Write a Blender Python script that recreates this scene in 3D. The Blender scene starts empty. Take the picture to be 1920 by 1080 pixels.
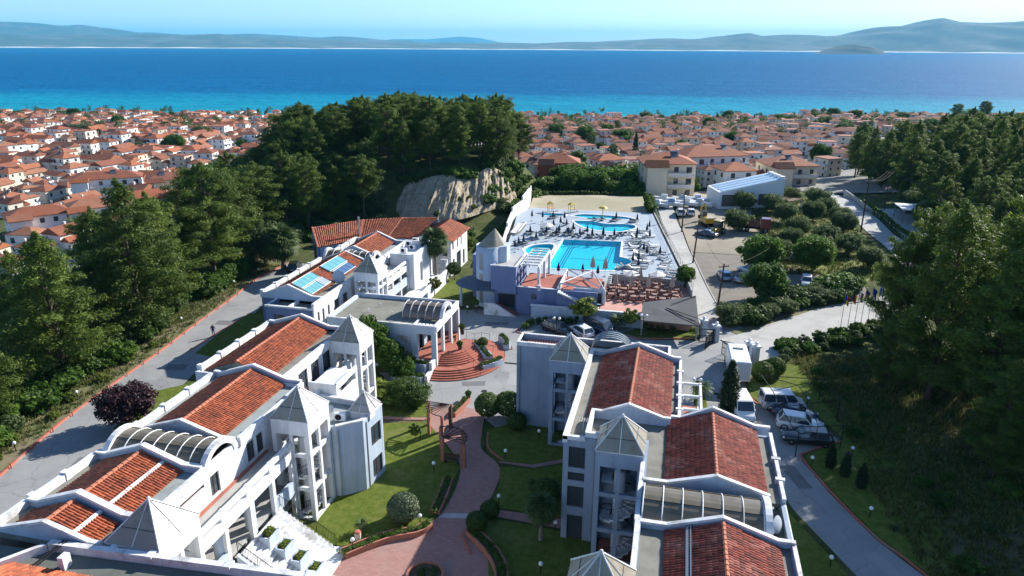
import bpy, bmesh, math, random
import numpy as np
from mathutils import Vector, Matrix, Quaternion
random.seed(7); RNG = np.random.default_rng(7)
SC = bpy.context.scene; COL = SC.collection
R_ = math.radians
# ------------------------------------------------------------------ camera
CAM_Z = 36.0
cd = bpy.data.cameras.new('camera'); cam = bpy.data.objects.new('camera', cd); COL.objects.link(cam)
cd.sensor_width = 36.0; cd.lens = 36.0*1346.0/1920.0; cd.clip_start = 0.5; cd.clip_end = 90000
cam.matrix_world = Matrix.Translation((0, 0, CAM_Z)) @ Matrix.Rotation(R_(13.0), 4, 'Z') @ Matrix.Rotation(R_(90-18.65), 4, 'X') @ Matrix.Rotation(R_(0.33), 4, 'Z')
SC.camera = cam
# ------------------------------------------------------------------ sky and sun
SUN_AZ, SUN_EL = math.atan2(10.2, 13.0), R_(28.5)      # azimuth from +Y towards +X
wd = bpy.data.worlds.new('World'); SC.world = wd; wd.use_nodes = True
nt = wd.node_tree; bg = nt.nodes['Background']
sky = nt.nodes.new('ShaderNodeTexSky'); sky.sky_type = 'NISHITA'; sky.sun_disc = False
sky.sun_elevation = SUN_EL; sky.sun_rotation = SUN_AZ; sky.altitude = 200; sky.air_density = 0.9; sky.dust_density = 0.28; sky.ozone_density = 5.0
nt.links.new(sky.outputs[0], bg.inputs['Color']); bg.inputs['Strength'].default_value = 0.10
sd = bpy.data.lights.new('sun', 'SUN'); sun = bpy.data.objects.new('sun', sd); COL.objects.link(sun)
sd.energy = 5.0; sd.angle = R_(0.53); sd.color = (1.0, 0.95, 0.87)
SDIR = Vector((math.sin(SUN_AZ)*math.cos(SUN_EL), math.cos(SUN_AZ)*math.cos(SUN_EL), math.sin(SUN_EL)))
sun.rotation_euler = SDIR.to_track_quat('Z', 'Y').to_euler(); sun.location = (60, 90, 80)
vs = SC.view_settings; vs.view_transform = 'Standard'; vs.look = 'None'; vs.exposure = 1.0; vs.gamma = 1.0; vs.use_curve_mapping = False
cy = SC.cycles; cy.use_denoising = True; cy.max_bounces = 6; cy.transparent_max_bounces = 12; cy.diffuse_bounces = 3; cy.glossy_bounces = 3; cy.volume_bounces = 0; cy.caustics_reflective = False; cy.caustics_refractive = False
# ------------------------------------------------------------------ helpers
def link(o, parent=None):
    COL.objects.link(o)
    if parent is not None: o.parent = parent
    return o
def tag(o, label=None, cat=None, group=None, kind=None):
    if label: o['label'] = label
    if cat: o['category'] = cat
    if group: o['group'] = group
    if kind: o['kind'] = kind
    return o
def thing(name, label, cat, loc=(0, 0, 0), rz=0.0, group=None):
    o = bpy.data.objects.new(name, None); o.empty_display_size = 0.3; link(o)
    o.location = loc; o.rotation_euler = (0, 0, rz)
    return tag(o, label, cat, group)
def copy_tree(o, parent=None):
    c = o.copy(); link(c, parent)
    for ch in KIDS.get(o.name, []): copy_tree(ch, c)
    return c
KIDS = {}
class MB:
    """collects faces; build() links them as one mesh object"""
    def __init__(s): s.v = []; s.f = []; s.m = []; s.mats = []; s.cur = 0; s.r = []; s.g = []
    def mat(s, m):
        if m not in s.mats: s.mats.append(m)
        s.cur = s.mats.index(m); return s
    def each(s, name, mat, parent):
        """one object for every piece added"""
        st = s.g+[(len(s.v), len(s.f))]; out = []
        for (v0, f0), (v1, f1) in zip(st, st[1:]):
            q = MB(); q.v = s.v[v0:v1]; q.f = [tuple(i-v0 for i in f) for f in s.f[f0:f1]]; q.m = [0]*(f1-f0); out.append(q.build(name, mat, parent))
        return out
    def add(s, vs, fs):
        n = len(s.v); s.g.append((n, len(s.f))); s.v.extend(vs); s.f.extend([tuple(i+n for i in f) for f in fs]); s.m.extend([s.cur]*len(fs)); return s
    def quad(s, *p): return s.add([tuple(q) for q in p], [tuple(range(len(p)))])
    def box(s, x0, x1, y0, y1, z0, z1):
        if x0 > x1: x0, x1 = x1, x0
        if y0 > y1: y0, y1 = y1, y0
        if z0 > z1: z0, z1 = z1, z0
        return s.add([(x0,y0,z0),(x1,y0,z0),(x1,y1,z0),(x0,y1,z0),(x0,y0,z1),(x1,y0,z1),(x1,y1,z1),(x0,y1,z1)],
                     [(0,3,2,1),(4,5,6,7),(0,1,5,4),(1,2,6,5),(2,3,7,6),(3,0,4,7)])
    def bbox(s, x0, x1, y0, y1, z0, z1, b=0.03):
        """box with a chamfered top edge"""
        return s.add([(x0,y0,z0),(x1,y0,z0),(x1,y1,z0),(x0,y1,z0),(x0,y0,z1-b),(x1,y0,z1-b),(x1,y1,z1-b),(x0,y1,z1-b),
                      (x0+b,y0+b,z1),(x1-b,y0+b,z1),(x1-b,y1-b,z1),(x0+b,y1-b,z1)],
                     [(0,3,2,1),(8,9,10,11),(0,1,5,4),(1,2,6,5),(2,3,7,6),(3,0,4,7),(4,5,9,8),(5,6,10,9),(6,7,11,10),(7,4,8,11)])
    def prism(s, poly, z0, z1, top=True, bottom=True):
        n = len(poly); a = sum(poly[i][0]*poly[(i+1)%n][1]-poly[(i+1)%n][0]*poly[i][1] for i in range(n))
        if a < 0: poly = poly[::-1]
        v = [(p[0],p[1],z0) for p in poly]+[(p[0],p[1],z1) for p in poly]
        f = [(i,(i+1)%n,(i+1)%n+n,i+n) for i in range(n)]
        if top: f.append(tuple(range(n,2*n)))
        if bottom: f.append(tuple(range(n-1,-1,-1)))
        return s.add(v, f)
    def tube(s, pts, r, n=6, cap=True, r1=None):
        pts = [Vector(p) for p in pts]; m = len(pts); vs = []; fs = []
        for i, p in enumerate(pts):
            t = (pts[min(i+1,m-1)]-pts[max(i-1,0)]).normalized()
            a = t.cross(Vector((0,0,1)))
            if a.length < 1e-3: a = Vector((1,0,0))
            a.normalize(); b = a.cross(t)
            rr = r if r1 is None else r+(r1-r)*i/max(1,m-1)
            for k in range(n):
                an = 2*math.pi*k/n; q = p+a*math.cos(an)*rr+b*math.sin(an)*rr; vs.append(tuple(q))
        for i in range(m-1):
            for k in range(n): fs.append((i*n+k, i*n+(k+1)%n, (i+1)*n+(k+1)%n, (i+1)*n+k))
        if cap: fs.append(tuple(range(n-1,-1,-1))); fs.append(tuple(range((m-1)*n, m*n)))
        return s.add(vs, fs)
    def lathe(s, c, prof, n=16, a0=0.0, a1=2*math.pi):
        full = abs(a1-a0-2*math.pi) < 1e-6; k = n if full else n+1; vs = []; fs = []
        for r, z in prof:
            for i in range(k):
                a = a0+(a1-a0)*i/n; vs.append((c[0]+r*math.cos(a), c[1]+r*math.sin(a), c[2]+z))
        for j in range(len(prof)-1):
            for i in range(n):
                i2 = (i+1)%k if full else i+1
                fs.append((j*k+i, j*k+i2, (j+1)*k+i2, (j+1)*k+i))
        return s.add(vs, fs)
    def ball(s, c, r, n=10, m=6, sz=1.0):
        prof = [(max(1e-3, r*math.sin(math.pi*j/m)), -r*sz*math.cos(math.pi*j/m)) for j in range(m+1)]
        return s.lathe(c, prof, n)
    def build(s, name, mat=None, parent=None, smooth=False, data_only=False):
        me = bpy.data.meshes.new(name); me.from_pydata(s.v, [], s.f)
        mats = s.mats if s.mats else [mat]
        for m in mats: me.materials.append(m)
        if len(mats) > 1: me.polygons.foreach_set('material_index', s.m)
        if smooth: me.shade_smooth()
        if s.r:
            at = me.attributes.new('rnd', 'FLOAT', 'FACE'); at.data.foreach_set('value', s.r)
        me.update()
        if data_only: return me
        return put(name, me, parent)
def put(name, me, parent=None, loc=None, rz=None):
    o = bpy.data.objects.new(name, me); link(o, parent)
    if loc is not None: o.location = loc
    if rz is not None: o.rotation_euler = (0, 0, rz)
    if parent is not None:
        KIDS.setdefault(parent.name, []).append(o)
        if parent.name in WBASE: o.matrix_parent_inverse = Matrix.Translation(-Vector(WBASE[parent.name]))
    return o
WBASE = {}
def thingw(name, label, cat, loc, group=None):
    """a thing whose parts are written in world coordinates; the Empty stands at its base"""
    o = thing(name, label, cat, loc, 0.0, group); WBASE[o.name] = tuple(loc); return o
def np_mesh(name, V, F, mat, rnd=None, smooth=False):
    """V (n,3), F (m,k) arrays -> mesh, fast"""
    V = np.asarray(V, np.float32); F = np.asarray(F, np.int32); k = F.shape[1]
    me = bpy.data.meshes.new(name); me.vertices.add(len(V)); me.vertices.foreach_set('co', V.ravel())
    me.loops.add(F.size); me.loops.foreach_set('vertex_index', F.ravel()); me.polygons.add(len(F))
    me.polygons.foreach_set('loop_start', np.arange(0, F.size, k, dtype=np.int32))
    if smooth: me.polygons.foreach_set('use_smooth', np.ones(len(F), bool))
    me.update(calc_edges=True); me.materials.append(mat)
    if rnd is not None:
        at = me.attributes.new('rnd', 'FLOAT', 'FACE'); at.data.foreach_set('value', np.asarray(rnd, np.float32))
    return me
def sstep(a, b, x):
    t = np.clip((x-a)/(b-a), 0, 1); return t*t*(3-2*t)
# ------------------------------------------------------------------ materials
MATS = {}
def nodes_of(name):
    m = bpy.data.materials.new(name); m.use_nodes = True; t = m.node_tree; return m, t, t.nodes['Principled BSDF']
def N(t, kind, **kw):
    n = t.nodes.new(kind)
    for k, v in kw.items(): setattr(n, k, v)
    return n
def mixrgb(t, a, b, fac, mode='MIX'):
    n = N(t, 'ShaderNodeMix', data_type='RGBA', blend_type=mode)
    for sock, v in ((n.inputs[6], a), (n.inputs[7], b), (n.inputs[0], fac)):
        if hasattr(v, 'is_output') or isinstance(v, bpy.types.NodeSocket): t.links.new(v, sock)
        else: sock.default_value = v if not isinstance(v, tuple) or len(v) == 4 else (*v, 1)
    return n.outputs[2]
def ramp(t, val, stops):
    n = N(t, 'ShaderNodeValToRGB'); cr = n.color_ramp
    while len(cr.elements) < len(stops): cr.elements.new(0.5)
    for e, (p, c) in zip(cr.elements, stops): e.position = p; e.color = (*c, 1) if len(c) == 3 else c
    t.links.new(val, n.inputs[0]); return n.outputs[0]
def noise(t, scale, detail=4, rough=0.55, coord='Object', sc=(1, 1, 1)):
    tc = N(t, 'ShaderNodeNewGeometry') if coord == 'World' else N(t, 'ShaderNodeTexCoord')
    mp = N(t, 'ShaderNodeMapping'); mp.inputs['Scale'].default_value = sc
    t.links.new(tc.outputs['Position' if coord == 'World' else coord], mp.inputs[0])
    n = N(t, 'ShaderNodeTexNoise'); n.inputs['Scale'].default_value = scale; n.inputs['Detail'].default_value = detail; n.inputs['Roughness'].default_value = rough
    t.links.new(mp.outputs[0], n.inputs['Vector']); return n.outputs[0]
def bump(t, b, val, strength=0.3, dist=0.05):
    n = N(t, 'ShaderNodeBump'); n.inputs['Strength'].default_value = strength; n.inputs['Distance'].default_value = dist
    t.links.new(val, n.inputs['Height']); t.links.new(n.outputs[0], b.inputs['Normal'])
def mat(name, c, rough=0.8, c2=None, scale=1.5, c3=None, scale2=0.2, bmp=0.0, bscale=20, metal=0.0, coord='World', spec=0.4, rnd=0.0, streak=False, crack=False):
    """surface with two octaves of colour wear"""
    if name in MATS: return MATS[name]
    m, t, b = nodes_of(name); MATS[name] = m
    b.inputs['Roughness'].default_value = rough; b.inputs['Metallic'].default_value = metal; b.inputs['Specular IOR Level'].default_value = spec
    col = None
    if c2 is not None:
        v = noise(t, scale, 5, 0.6, coord, (1.6, 1.6, 0.16) if streak else (1, 1, 1)); col = ramp(t, v, [(0.32, c), (0.72, c2)])
    if c3 is not None:
        v = noise(t, scale2, 6, 0.65, coord); f = ramp(t, v, [(0.5, (0, 0, 0)), (0.68, (1, 1, 1))])
        col = mixrgb(t, col if col else (*c, 1), (*c3, 1), f)
    if rnd:
        a = N(t, 'ShaderNodeAttribute', attribute_name='rnd')
        k = ramp(t, a.outputs['Fac'], [(0, (1-rnd,)*3), (1, (1+rnd*0.6,)*3)])
        col = mixrgb(t, col if col else (*c, 1), k, 1.0, 'MULTIPLY')
    if streak:
        v = noise(t, 1.0, 5, 0.7, coord, (1.5, 1.5, 0.10)); k = ramp(t, v, [(0.26, (0.80, 0.805, 0.80)), (0.46, (0.97, 0.97, 0.97)), (0.6, (1.02, 1.02, 1.02))]); col = mixrgb(t, col, k, 1.0, 'MULTIPLY')
    if crack:
        g_ = N(t, 'ShaderNodeNewGeometry'); vo = N(t, 'ShaderNodeTexVoronoi', feature='DISTANCE_TO_EDGE'); vo.inputs['Scale'].default_value = 0.24; wv = N(t, 'ShaderNodeVectorMath', operation='MULTIPLY_ADD'); nn = N(t, 'ShaderNodeTexNoise'); nn.inputs['Scale'].default_value = 0.7
        t.links.new(g_.outputs['Position'], nn.inputs['Vector']); t.links.new(nn.outputs['Color'], wv.inputs[0]); wv.inputs[1].default_value = (1.6, 1.6, 0); t.links.new(g_.outputs['Position'], wv.inputs[2]); t.links.new(wv.outputs[0], vo.inputs['Vector'])
        k = ramp(t, vo.outputs['Distance'], [(0.0, (0.80,)*3), (0.006, (0.84,)*3), (0.014, (1, 1, 1))]); col = mixrgb(t, col, k, 1.0, 'MULTIPLY')
    if col: t.links.new(col, b.inputs['Base Color'])
    else: b.inputs['Base Color'].default_value = (*c, 1)
    if bmp: bump(t, b, noise(t, bscale, 3, 0.6, coord), bmp, 0.02)
    return m
def leafmat(name, dark, light, trans=0.25, rough=0.6, tip=None):
    m, t, b = nodes_of(name); MATS[name] = m
    a = N(t, 'ShaderNodeAttribute', attribute_name='rnd')
    oi = N(t, 'ShaderNodeObjectInfo')
    ad = N(t, 'ShaderNodeMath', operation='MULTIPLY_ADD'); t.links.new(oi.outputs['Random'], ad.inputs[0]); ad.inputs[1].default_value = 0.34; t.links.new(a.outputs['Fac'], ad.inputs[2])
    st = [(0.0, dark), (0.85, light)]
    if tip: st.append((1.25, tip)) if False else st.append((1.0, tip))
    col = ramp(t, ad.outputs[0], st); t.links.new(col, b.inputs['Base Color'])
    b.inputs['Roughness'].default_value = rough; b.inputs['Specular IOR Level'].default_value = 0.25
    tr = N(t, 'ShaderNodeBsdfTranslucent'); t.links.new(col, tr.inputs[0])
    mx = N(t, 'ShaderNodeMixShader'); mx.inputs[0].default_value = trans
    t.links.new(b.outputs[0], mx.inputs[1]); t.links.new(tr.outputs[0], mx.inputs[2])
    t.links.new(mx.outputs[0], t.nodes['Material Output'].inputs[0]); return m
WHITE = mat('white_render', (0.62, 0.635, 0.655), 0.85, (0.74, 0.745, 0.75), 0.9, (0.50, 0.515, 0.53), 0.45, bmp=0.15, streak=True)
PALE = mat('pale_blue_render', (0.40, 0.48, 0.58), 0.85, (0.48, 0.55, 0.63), 0.6, (0.36, 0.42, 0.50), 0.3, bmp=0.15, streak=True)
BLUE = mat('lavender_blue_render', (0.14, 0.18, 0.32), 0.85, (0.17, 0.21, 0.35), 0.5, (0.125, 0.16, 0.285), 0.3, bmp=0.12, streak=True)
COPING = mat('white_coping', (0.72, 0.725, 0.73), 0.8, (0.60, 0.605, 0.61), 2.0, (0.36, 0.355, 0.34), 0.8, bmp=0.25)
FELT = mat('grey_roof_felt', (0.185, 0.18, 0.155), 0.95, (0.245, 0.235, 0.20), 0.8, (0.14, 0.135, 0.115), 0.45, bmp=0.3, bscale=60)
FELTD = mat('dark_roof_felt', (0.11, 0.12, 0.105), 0.95, (0.145, 0.155, 0.135), 0.6, (0.085, 0.092, 0.082), 0.4, bmp=0.3, bscale=60)
FELTB = mat('pale_roof_coating', (0.25, 0.285, 0.28), 0.9, (0.31, 0.34, 0.335), 0.7, (0.20, 0.225, 0.215), 0.5, bmp=0.2)
TILE = mat('terracotta_tile', (0.31, 0.072, 0.026), 0.75, (0.40, 0.105, 0.040), 1.3, (0.25, 0.062, 0.032), 0.6, rnd=0.46)
TILER = mat('weathered_red_tile', (0.215, 0.042, 0.026), 0.78, (0.28, 0.062, 0.038), 1.1, (0.37, 0.165, 0.125), 0.5, rnd=0.5)
TILET = mat('town_tile', (0.50, 0.15, 0.065), 0.8, (0.58, 0.20, 0.10), 0.35, (0.40, 0.12, 0.06), 0.12, bmp=0.5, bscale=5)
RIDGE = mat('ridge_tile', (0.45, 0.17, 0.095), 0.8, (0.36, 0.11, 0.06), 2.0, bmp=0.3, bscale=9)
POLY = mat('smoked_polycarbonate', (0.24, 0.215, 0.165), 0.35, (0.31, 0.285, 0.23), 0.8, (0.19, 0.165, 0.12), 0.5, spec=0.5)
POLYV = mat('aged_vault_polycarbonate', (0.13, 0.11, 0.075), 0.35, (0.18, 0.155, 0.11), 1.0, (0.09, 0.075, 0.05), 0.6, spec=0.5)
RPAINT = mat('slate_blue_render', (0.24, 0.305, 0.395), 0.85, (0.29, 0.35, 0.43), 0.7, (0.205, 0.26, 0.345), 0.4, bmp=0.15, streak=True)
POLYD = mat('brown_polycarbonate', (0.12, 0.09, 0.07), 0.25, (0.20, 0.16, 0.13), 1.2, spec=0.5)
DARK = mat('dark_interior', (0.02, 0.02, 0.024), 0.6)
GLASS = mat('window_glass', (0.03, 0.045, 0.06), 0.06, (0.06, 0.07, 0.08), 0.6, spec=0.8)
WOODD = mat('dark_wood', (0.055, 0.03, 0.02), 0.7, (0.09, 0.05, 0.035), 3.0)
IRON = mat('black_iron', (0.02, 0.02, 0.022), 0.75, spec=0.2)
STEEL = mat('grey_steel', (0.33, 0.34, 0.35), 0.4, metal=0.7)
REDF = mat('red_floor_tile', (0.33, 0.10, 0.064), 0.7, (0.40, 0.14, 0.09), 1.0, (0.28, 0.095, 0.068), 0.3, bmp=0.1)
KERB = mat('red_painted_kerb', (0.48, 0.13, 0.08), 0.85, (0.36, 0.12, 0.09), 2.5, (0.30, 0.22, 0.19), 0.6)
SOIL = mat('planter_soil', (0.06, 0.042, 0.03), 1.0, (0.10, 0.07, 0.05), 4.0, bmp=0.6)
CONC = mat('pale_concrete', (0.36, 0.355, 0.335), 0.9, (0.43, 0.425, 0.40), 0.25, (0.30, 0.295, 0.275), 0.12, bmp=0.2, crack=True)
ROAD = mat('grey_worn_asphalt', (0.235, 0.24, 0.24), 0.92, (0.30, 0.30, 0.29), 0.3, (0.19, 0.19, 0.19), 0.12, bmp=0.25, bscale=14, crack=True)
WHITEP = mat('white_plastic', (0.8, 0.8, 0.8), 0.5)
# ------------------------------------------------------------------ terrain
def coast_d(x, y): return y-0.22*x          # distance along the fall of the land
def TZ(x, y):
    x = np.asarray(x, float); y = np.asarray(y, float); d = coast_d(x, y)
    z = -9.0*sstep(165, 310, d)-12.5*sstep(290, 640, d)-6.0*sstep(625, 700, d)
    z = z-6.5*sstep(72, 130, -x)*(1-sstep(170, 300, d))
    # pine hill behind the hotel
    r = np.sqrt(((x+66)/50)**2+((y-173)/42)**2)
    z = z+11.0*(1-sstep(0.45, 1.0, r))*(1-sstep(-43, -34, x))
    # wooded slope on the right
    xr = 20.5+sstep(84, 108, y)*29
    z = z+10.0*sstep(0, 45, x-xr)*(1-0.75*sstep(170, 300, y))
    w = np.maximum(sstep(130, 150, y), np.maximum(sstep(48, 60, x), sstep(70, 84, -x)))*(1-sstep(300, 420, y))
    z = z+w*0.25*np.sin(x*0.31+1)*np.sin(y*0.27)
    return z
def tz(x, y): return float(TZ(x, y))
xs = np.unique(np.concatenate([np.arange(-2600, -300, 100), np.arange(-300, -140, 10), np.arange(-140, 120, 3.0), np.arange(120, 300, 10), np.arange(300, 2601, 100)]))
ys = np.unique(np.concatenate([np.arange(-300, 0, 30), np.arange(0, 260, 3.0), np.arange(260, 420, 10), np.arange(420, 1500, 30)]))
X, Y = np.meshgrid(xs, ys); Z = TZ(X, Y)
nx, ny = len(xs), len(ys)
I = np.arange(nx*ny).reshape(ny, nx)
F = np.stack([I[:-1, :-1], I[:-1, 1:], I[1:, 1:], I[1:, :-1]], -1).reshape(-1, 4)
GROUND, t, b = nodes_of('dry_grassy_ground'); b.inputs['Roughness'].default_value = 1.0; b.inputs['Specular IOR Level'].default_value = 0.1
g1 = ramp(t, noise(t, 0.5, 6, 0.65, 'World'), [(0.3, (0.035, 0.052, 0.016)), (0.5, (0.068, 0.085, 0.026)), (0.72, (0.125, 0.12, 0.05))])
g2 = ramp(t, noise(t, 0.06, 5, 0.6, 'World'), [(0.56, (0, 0, 0)), (0.70, (1, 1, 1))])
c = mixrgb(t, g1, (0.17, 0.135, 0.09, 1), g2); t.links.new(c, b.inputs['Base Color']); bump(t, b, noise(t, 3.0, 5, 0.7, 'World'), 0.6, 0.25)
tag(put('ground', np_mesh('ground', np.stack([X, Y, Z], -1).reshape(-1, 3), F, GROUND, smooth=True)), kind='structure')
# ------------------------------------------------------------------ sea
SEA, t, b = nodes_of('sea_water')
geo = N(t, 'ShaderNodeNewGeometry'); sx = N(t, 'ShaderNodeSeparateXYZ'); t.links.new(geo.outputs['Position'], sx.inputs[0])
dm = N(t, 'ShaderNodeMath', operation='MULTIPLY_ADD'); t.links.new(sx.outputs[0], dm.inputs[0]); dm.inputs[1].default_value = -0.22; t.links.new(sx.outputs[1], dm.inputs[2])
nz = noise(t, 0.006, 4, 0.6, 'World', (1, 3, 1)); nm = N(t, 'ShaderNodeMath', operation='MULTIPLY_ADD'); t.links.new(nz, nm.inputs[0]); nm.inputs[1].default_value = 150.0; t.links.new(dm.outputs[0], nm.inputs[2])
dr = N(t, 'ShaderNodeMapRange'); t.links.new(nm.outputs[0], dr.inputs[0]); dr.inputs[1].default_value = 660; dr.inputs[2].default_value = 2660
base = ramp(t, dr.outputs[0], [(0.0, (0.05, 0.42, 0.48)), (0.05, (0.012, 0.29, 0.38)), (0.14, (0.006, 0.24, 0.36)), (0.21, (0.002, 0.125, 0.27)), (0.6, (0.002, 0.11, 0.25)), (1.0, (0.002, 0.105, 0.24))])
pz = noise(t, 0.0011, 4, 0.6, 'World', (0.35, 1.6, 1)); base = mixrgb(t, base, mixrgb(t, base, (0.75, 0.9, 1.05, 1), 1.0, 'MULTIPLY'), pz)
wv_ = noise(t, 0.03, 5, 0.75, 'World', (1, 2.6, 1)); base = mixrgb(t, base, ramp(t, wv_, [(0.32, (0.74, 0.80, 0.86)), (0.68, (1.28, 1.18, 1.12))]), 1.0, 'MULTIPLY')
wv2 = noise(t, 0.004, 5, 0.7, 'World', (0.5, 3.0, 1)); base = mixrgb(t, base, ramp(t, wv2, [(0.35, (0.86, 0.90, 0.93)), (0.65, (1.12, 1.08, 1.06))]), 1.0, 'MULTIPLY')
t.links.new(base, b.inputs['Base Color']); b.inputs['Roughness'].default_value = 0.6; b.inputs['Specular IOR Level'].default_value = 0.05; b.inputs['IOR'].default_value = 1.33
w1 = noise(t, 0.05, 6, 0.7, 'World', (1, 2.2, 1)); bump(t, b, w1, 1.0, 6.0)
mb = MB(); xs2 = list(np.linspace(-36000, 36000, 25)); ys2 = [520, 1200, 3000, 8000, 20000, 36000]
for j in range(len(ys2)-1):
    for i in range(len(xs2)-1): mb.quad((xs2[i], ys2[j], -22), (xs2[i+1], ys2[j], -22), (xs2[i+1], ys2[j+1], -22), (xs2[i], ys2[j+1], -22))
mb.v = [(x, (y if y > 520 else 520+0.2*max(-1500, min(1500, x))), z) for x, y, z in mb.v]
tag(mb.build('sea', SEA), kind='structure')
# ------------------------------------------------------------------ far coast, mountains and island
def az_of(px): return math.atan2(px-960.0, 1419.0)-R_(13.0)      # azimuth from +Y of an image column on the horizon
HILLM = mat('far_scrub_hills', (0.040, 0.062, 0.040), 1.0, (0.085, 0.092, 0.065), 0.0035, (0.16, 0.145, 0.11), 0.0016)
ISLM = mat('dark_island_pines', (0.008, 0.016, 0.010), 1.0, (0.020, 0.032, 0.020), 0.006)
def ridge(name, prof, dist, depth, seed, rough=0.12, hm=None):
    """mountain range: prof = [(image column, height in metres)]; relief grows from the shore to the crest and falls behind it"""
    px = np.array([p[0] for p in prof], float); ph = np.array([p[1] for p in prof], float)
    col = np.linspace(px[0], px[-1], 420); h = np.interp(col, px, ph); az = np.array([az_of(c) for c in col])
    rows = np.linspace(0, 1.5, 26); rg = np.random.default_rng(seed)
    ph_ = rg.uniform(0, 6.28, (9, 2)); fr = rg.uniform(0.6, 5.0, (9, 2))
    V = []
    for r in rows:
        shape = math.sin(min(r, 1.0)*math.pi/2)**1.25 if r <= 1 else 1-0.8*(r-1)/0.5
        nn = sum(np.sin(az*fr[k, 0]*24+r*fr[k, 1]*5+ph_[k, 0])/(1+0.35*k) for k in range(9))/3.0
        D = dist*(1+0.004*np.sin(az*40+seed))+depth*r
        hh = h*(shape+rough*nn*(0.25+r if r < 1 else 1.25)*(0.0 if r == 0 else 1.0)*(1-0.75*(abs(r-1.0) < 0.031)))
        hh = np.maximum(hh, 0 if r < 1.3 else -40)*(1+ (D-dist)/dist*0.0)
        V.append(np.stack([np.sin(az)*D, np.cos(az)*D, -22+hh*0.94-(2.0 if r == 0 else 0)], -1))
    V = np.concatenate(V); n = len(col); I = np.arange(len(V)).reshape(len(rows), n)
    F = np.stack([I[:-1, :-1], I[:-1, 1:], I[1:, 1:], I[1:, :-1]], -1).reshape(-1, 4)
    tag(put(name, np_mesh(name, V, F, hm or HILLM, smooth=True)), kind='structure')
def mh(y, base, D): return (base-y)*D/1419.0
B0 = lambda x: 84.5+x*0.0058+2.0
ridge('mountains_across_the_bay', [(-150, mh(40, B0(0), 17000)), (0, mh(45, B0(0), 17000)), (60, mh(48, B0(60), 17000)), (145, mh(50, B0(145), 17000)), (200, mh(57, B0(200), 17000)), (280, mh(63, B0(280), 17000)), (420, mh(67, B0(420), 17000)), (480, mh(63, B0(470), 17000)), (560, mh(68, B0(560), 17000)), (700, mh(73, B0(700), 17000)), (760, mh(76, B0(760), 17000)), (800, mh(80, B0(800), 17000)), (860, 60)], 15500, 3500, 3)
ridge('coastal_hills', [(-150, 150), (0, mh(66, B0(0), 12500)), (180, mh(66, B0(180), 12500)), (300, mh(66, B0(300), 12500)), (412, mh(63, B0(412), 12500)), (450, mh(67, B0(450), 12500)), (640, mh(76, B0(640), 12500)), (760, mh(80, B0(760), 12500)), (1000, mh(79.5, B0(1000), 12500)), (1100, mh(77, B0(1100), 12500)), (1200, mh(72, B0(1200), 12500)), (1300, mh(70, B0(1300), 12500)), (1350, mh(67, B0(1350), 12500)), (1400, mh(60, B0(1400), 12500)), (1422, mh(64, B0(1422), 12500)), (1500, mh(66, B0(1500), 12500)), (1560, mh(64, B0(1560), 12500)), (1610, mh(57, B0(1610), 12500)), (1660, mh(49, B0(1660), 12500)), (1700, mh(43, B0(1700), 12500)), (1755, mh(37, B0(1755), 12500)), (1790, mh(43, B0(1790), 12500)), (1850, mh(44, B0(1850), 12500)), (1990, mh(43, B0(1990), 12500)), (2100, mh(50, B0(1990), 12500))], 11800, 2200, 5)
ridge('distant_peaks', [(640, 60), (730, mh(77, B0(730), 30000)), (800, mh(78, B0(800), 30000)), (860, mh(71, B0(860), 30000)), (900, mh(75, B0(900), 30000)), (960, 100)], 29000, 2500, 9)
ridge('island', [(1525, 0), (1545, mh(88, B0(1545), 8200)), (1575, mh(82, B0(1575), 8200)), (1600, mh(79, B0(1600), 8200)), (1630, mh(82, B0(1630), 8200)), (1650, mh(90, B0(1650), 8200)), (1663, 0)], 8000, 420, 11, 0.08, ISLM)

V = []; cols = np.linspace(-120, 2080, 160)
for c in cols:
    a = az_of(c); d0 = 11700*(1+0.004*math.sin(a*40+5)); h = 9+5*math.sin(c*0.05)*math.sin(c*0.013)
    for dd, zz in ((-60, -23.0), (90, -22+h)): V.append((math.sin(a)*(d0+dd), math.cos(a)*(d0+dd), zz))
tag(put('far_beach', np_mesh('far_beach', V, [(2*i, 2*i+2, 2*i+3, 2*i+1) for i in range(len(cols)-1)], mat('pale_sand', (0.62, 0.58, 0.48), 1.0, (0.78, 0.74, 0.64), 0.004))), kind='structure')
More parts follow.
